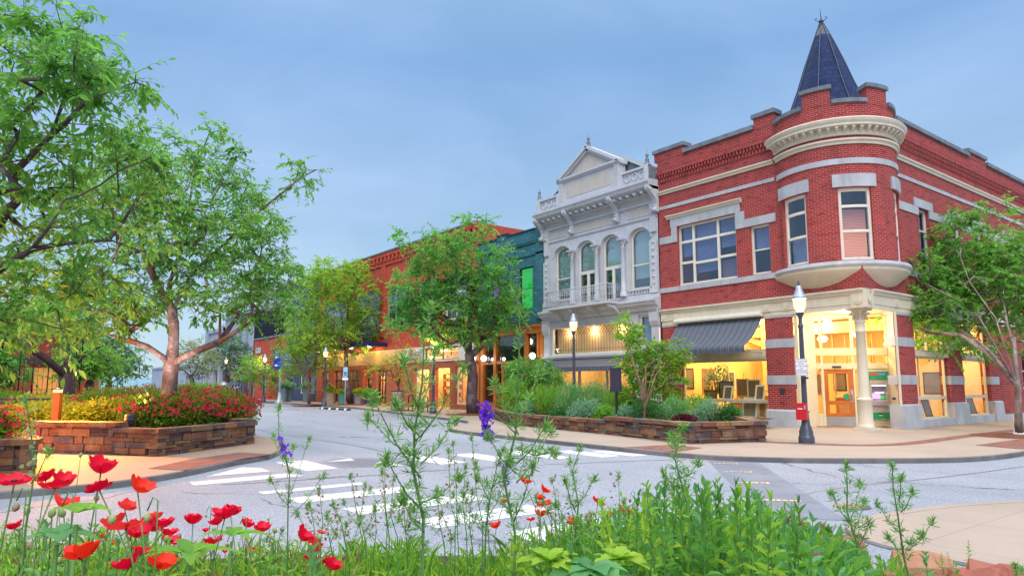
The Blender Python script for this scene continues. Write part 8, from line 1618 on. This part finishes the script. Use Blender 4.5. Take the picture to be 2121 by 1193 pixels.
# --- broad leaved plants
def rosette(name, label, px, py, dp, n, L, wd, mat, seed, el=(.2, 1.0), cat='plant', lob=False):
    r = rng(seed); c = at(px, py, dp); base = soil_under(px, dp); T = thing(name, label, cat, tuple(base)); h = c - base; b = MB()
    b.tube([np.zeros(3), h * .5, h * .96], .006, 6); b.build('stem', 'stem_green', T); b = MB()
    for k in range(n):
        a = k * 2.4 + r.uniform(-.3, .3); e = el[0] + (el[1] - el[0]) * k / n; l = L * (1 - .45 * k / n) * r.uniform(.85, 1.1); d = np.array([math.cos(a) * math.cos(e), math.sin(a) * math.cos(e), math.sin(e)]); sd = np.array([-math.sin(a), math.cos(a), 0]); nm = np.cross(d, sd); nm = nm if nm[2] > 0 else -nm; rows = []
        for i in range(9):
            t = i / 8; w_ = wd * l * math.sin(math.pi * min(1, (t * .93 + .05))) ** .8 * (1 + (.28 * math.sin(t * 26) if lob else .05 * math.sin(t * 40))); p = h + d * l * t - np.array([0, 0, 1]) * l * .35 * t * t + nm * .0
            rows.append([b.V(p - sd * w_ + nm * w_ * .35), b.V(p), b.V(p + sd * w_ + nm * w_ * .35)])
        for A, B in zip(rows, rows[1:]):
            for j in range(2): b.F((A[j], A[j + 1], B[j + 1], B[j]), 0, None, True)
    b.build('leaves', mat, T)
rosette('broad_leaf_plant', 'bright yellow green pointed leaf cluster at the bottom centre', 1140, 1165, 2.6, 11, .17, .26, 'leaf_bright', 1, (.1, 1.1), lob=True)
rosette('broad_leaf_plant', 'bright yellow green leaf cluster at the bottom, right of the bottom centre one', 1285, 1160, 2.7, 11, .15, .26, 'leaf_bright', 2, (.1, 1.1), lob=True)
rosette('broad_leaf_plant', 'large blue green jagged leaves between the two bright clusters', 1225, 1178, 2.5, 8, .20, .34, 'leaf_bluegreen', 3, (-.1, .5), lob=True)
rosette('broad_leaf_plant', 'large yellow green smooth leaves in the lower right clump', 1600, 1160, 2.9, 10, .20, .20, 'leaf_fresh', 4, (.1, .9))
rosette('broad_leaf_plant', 'long pointed green leaves on a dark stalk among the left poppies', 392, 1150, 2.4, 7, .20, .17, 'leaf_fresh', 5, (.2, .8))
rosette('poppy_leaf', 'broad lobed poppy leaf lit pale green below the flat pink red poppy', 160, 1062, 1.95, 4, .10, .42, 'leaf_meadow', 6, (.3, .9), lob=True)
rosette('poppy_leaf', 'blue green lobed poppy leaves low at the left', 120, 1105, 2.0, 5, .11, .40, 'leaf_bluegreen', 7, (.0, .7), lob=True)
rosette('broad_leaf_plant', 'green leaf tuft at the right of the middle left poppies', 480, 1110, 2.9, 7, .17, .16, 'leaf_meadow', 8, (.2, .8))
for i, (px, py) in enumerate(((1632, 1080), (1653, 1084), (1660, 1092), (1702, 1090))):
    dp = 3.7; c = at(px, py, dp); base = soil_under(px + 6, dp); T = thing('seed_head', 'fluffy pinkish seed head on a bare stem at the right of the leafy clump', 'wild flower', tuple(base), 0, 'fluffy seed heads'); rr_ = rng(i + 9); stem(T, (0, 0, 0), c - base, rr_, .0028, 'stem_brown'); n = 60; dirs = norm(rr_.normal(size=(n, 3)) + [0, 0, .4]); V, Q = leaf_arrays(np.repeat((c - base)[None], n, 0), dirs, norm(rr_.normal(size=(n, 3))), np.full(n, .035), np.full(n, .0012), 0, .1); link('fluff', np_mesh('fluff', V, Q, ['seed_brown']), T)
c = at(1692, 1150, 3.2); base = soil_under(1692, 3.2); T = thing('magenta_flower', 'tiny magenta flower low at the right of the leafy clump', 'wild flower', tuple(base)); stem(T, (0, 0, 0), c - base, rng(3)); rr_ = rng(5); dirs = norm(rr_.normal(size=(22, 3)) + [0, 0, .6]); V, Q = leaf_arrays(np.repeat((c - base)[None], 22, 0), dirs, norm(rr_.normal(size=(22, 3))), np.full(22, .016), np.full(22, .006)); link('flowers', np_mesh('flowers', V, Q, ['petal_magenta']), T)
# --- ground cover nobody could count
r = rng(99); A = []; Bq = []; mi = []; off = 0
def cover(n, pxr, dpr, L, wd, matid, up, zj=.1, dens=None):
    global off
    px = r.uniform(*pxr, n); lim = np.interp(px, [q[0] for q in edge_px], [q[1] for q in edge_px]) - np.where(px < 1700, .02, .35); dp = r.uniform(dpr[0], 1, n) ** .7 * lim; dp = np.maximum(dp, dpr[1])
    P = CAM + dp[:, None] * (np.array([FW[0], FW[1], 0]) / math.cos(PITCH) * 1.0 + ((px - 1060.5) / F_PX)[:, None] * RT); P[:, 2] = SZ - .06 + r.uniform(0, zj, n)
    D = norm(r.normal(0, .5, (n, 3)) + [0, 0, up]); Ls = L * r.uniform(.5, 1.3, n); zm = CAM[2] - (np.interp(px, [-250, 200, 330, 700, 1100, 1200, 1350, 1600, 1700, 1820, 1850, 2090, 2130, 2350], [1062, 1085, 1108, 1122, 1118, 1075, 1040, 1045, 1095, 1120, 1188, 1188, 1140, 1120]) + r.exponential(20, n) - 16 - 13 * np.sin(px / 41) - 11 * np.sin(px / 17 + 1) - 9 * np.sin(px / 73 + dp) - 796) / F_PX * dp; ok = P[:, 2] + D[:, 2] * Ls * .85 < zm; P, D, Ls = P[ok], D[ok], Ls[ok]; n = len(P)
    V, Q = leaf_arrays(P, D, norm(r.normal(size=(n, 3)) + [0, 0, .3]), Ls, Ls * wd, .15, .25); A.append(V); Bq.append(Q + off); mi.append(np.full(len(Q), matid)); off += len(V)
cover(2300, (-250, 760), (.55, 1.9), .17, .004, 0, 1.4, .16); cover(2600, (-250, 760), (.55, 1.9), .09, .007, 3, .7, .34); cover(2600, (-250, 760), (.55, 1.9), .045, .15, 1, .7, .36); cover(900, (-250, 760), (.55, 1.9), .06, .12, 4, .8, .3); cover(1800, (700, 1180), (.5, 1.6), .20, .006, 0, 1.4, .12); cover(3200, (700, 1180), (.5, 1.6), .055, .14, 1, .7, .22); cover(2400, (700, 1180), (.5, 1.6), .09, .008, 3, .8, .28)
cover(2600, (1130, 1760), (.35, 1.6), .07, .20, 1, .6, .40); cover(2400, (1130, 1760), (.35, 1.6), .075, .20, 5, .5, .34); cover(2600, (1130, 1760), (.35, 1.6), .08, .17, 2, .6, .34); cover(1600, (1130, 1700), (.4, 1.6), .24, .010, 0, 1.5, .2); cover(3200, (1700, 2350), (.4, 1.5), .07, .13, 1, .8, .18); cover(1100, (1700, 2350), (.4, 1.5), .10, .05, 3, 1.2, .16)
me = np_mesh('ground_cover', np.concatenate(A), np.concatenate(Bq), ['leaf_meadow', 'leaf_fresh', 'leaf_bluegreen', 'leaf_bright', 'seed_brown', 'leaf_dark_meadow'], np.concatenate(mi)); o = link('ground_cover', me); o['kind'] = 'stuff'; o['label'] = 'mixed grass and leaves filling the front flower bed'
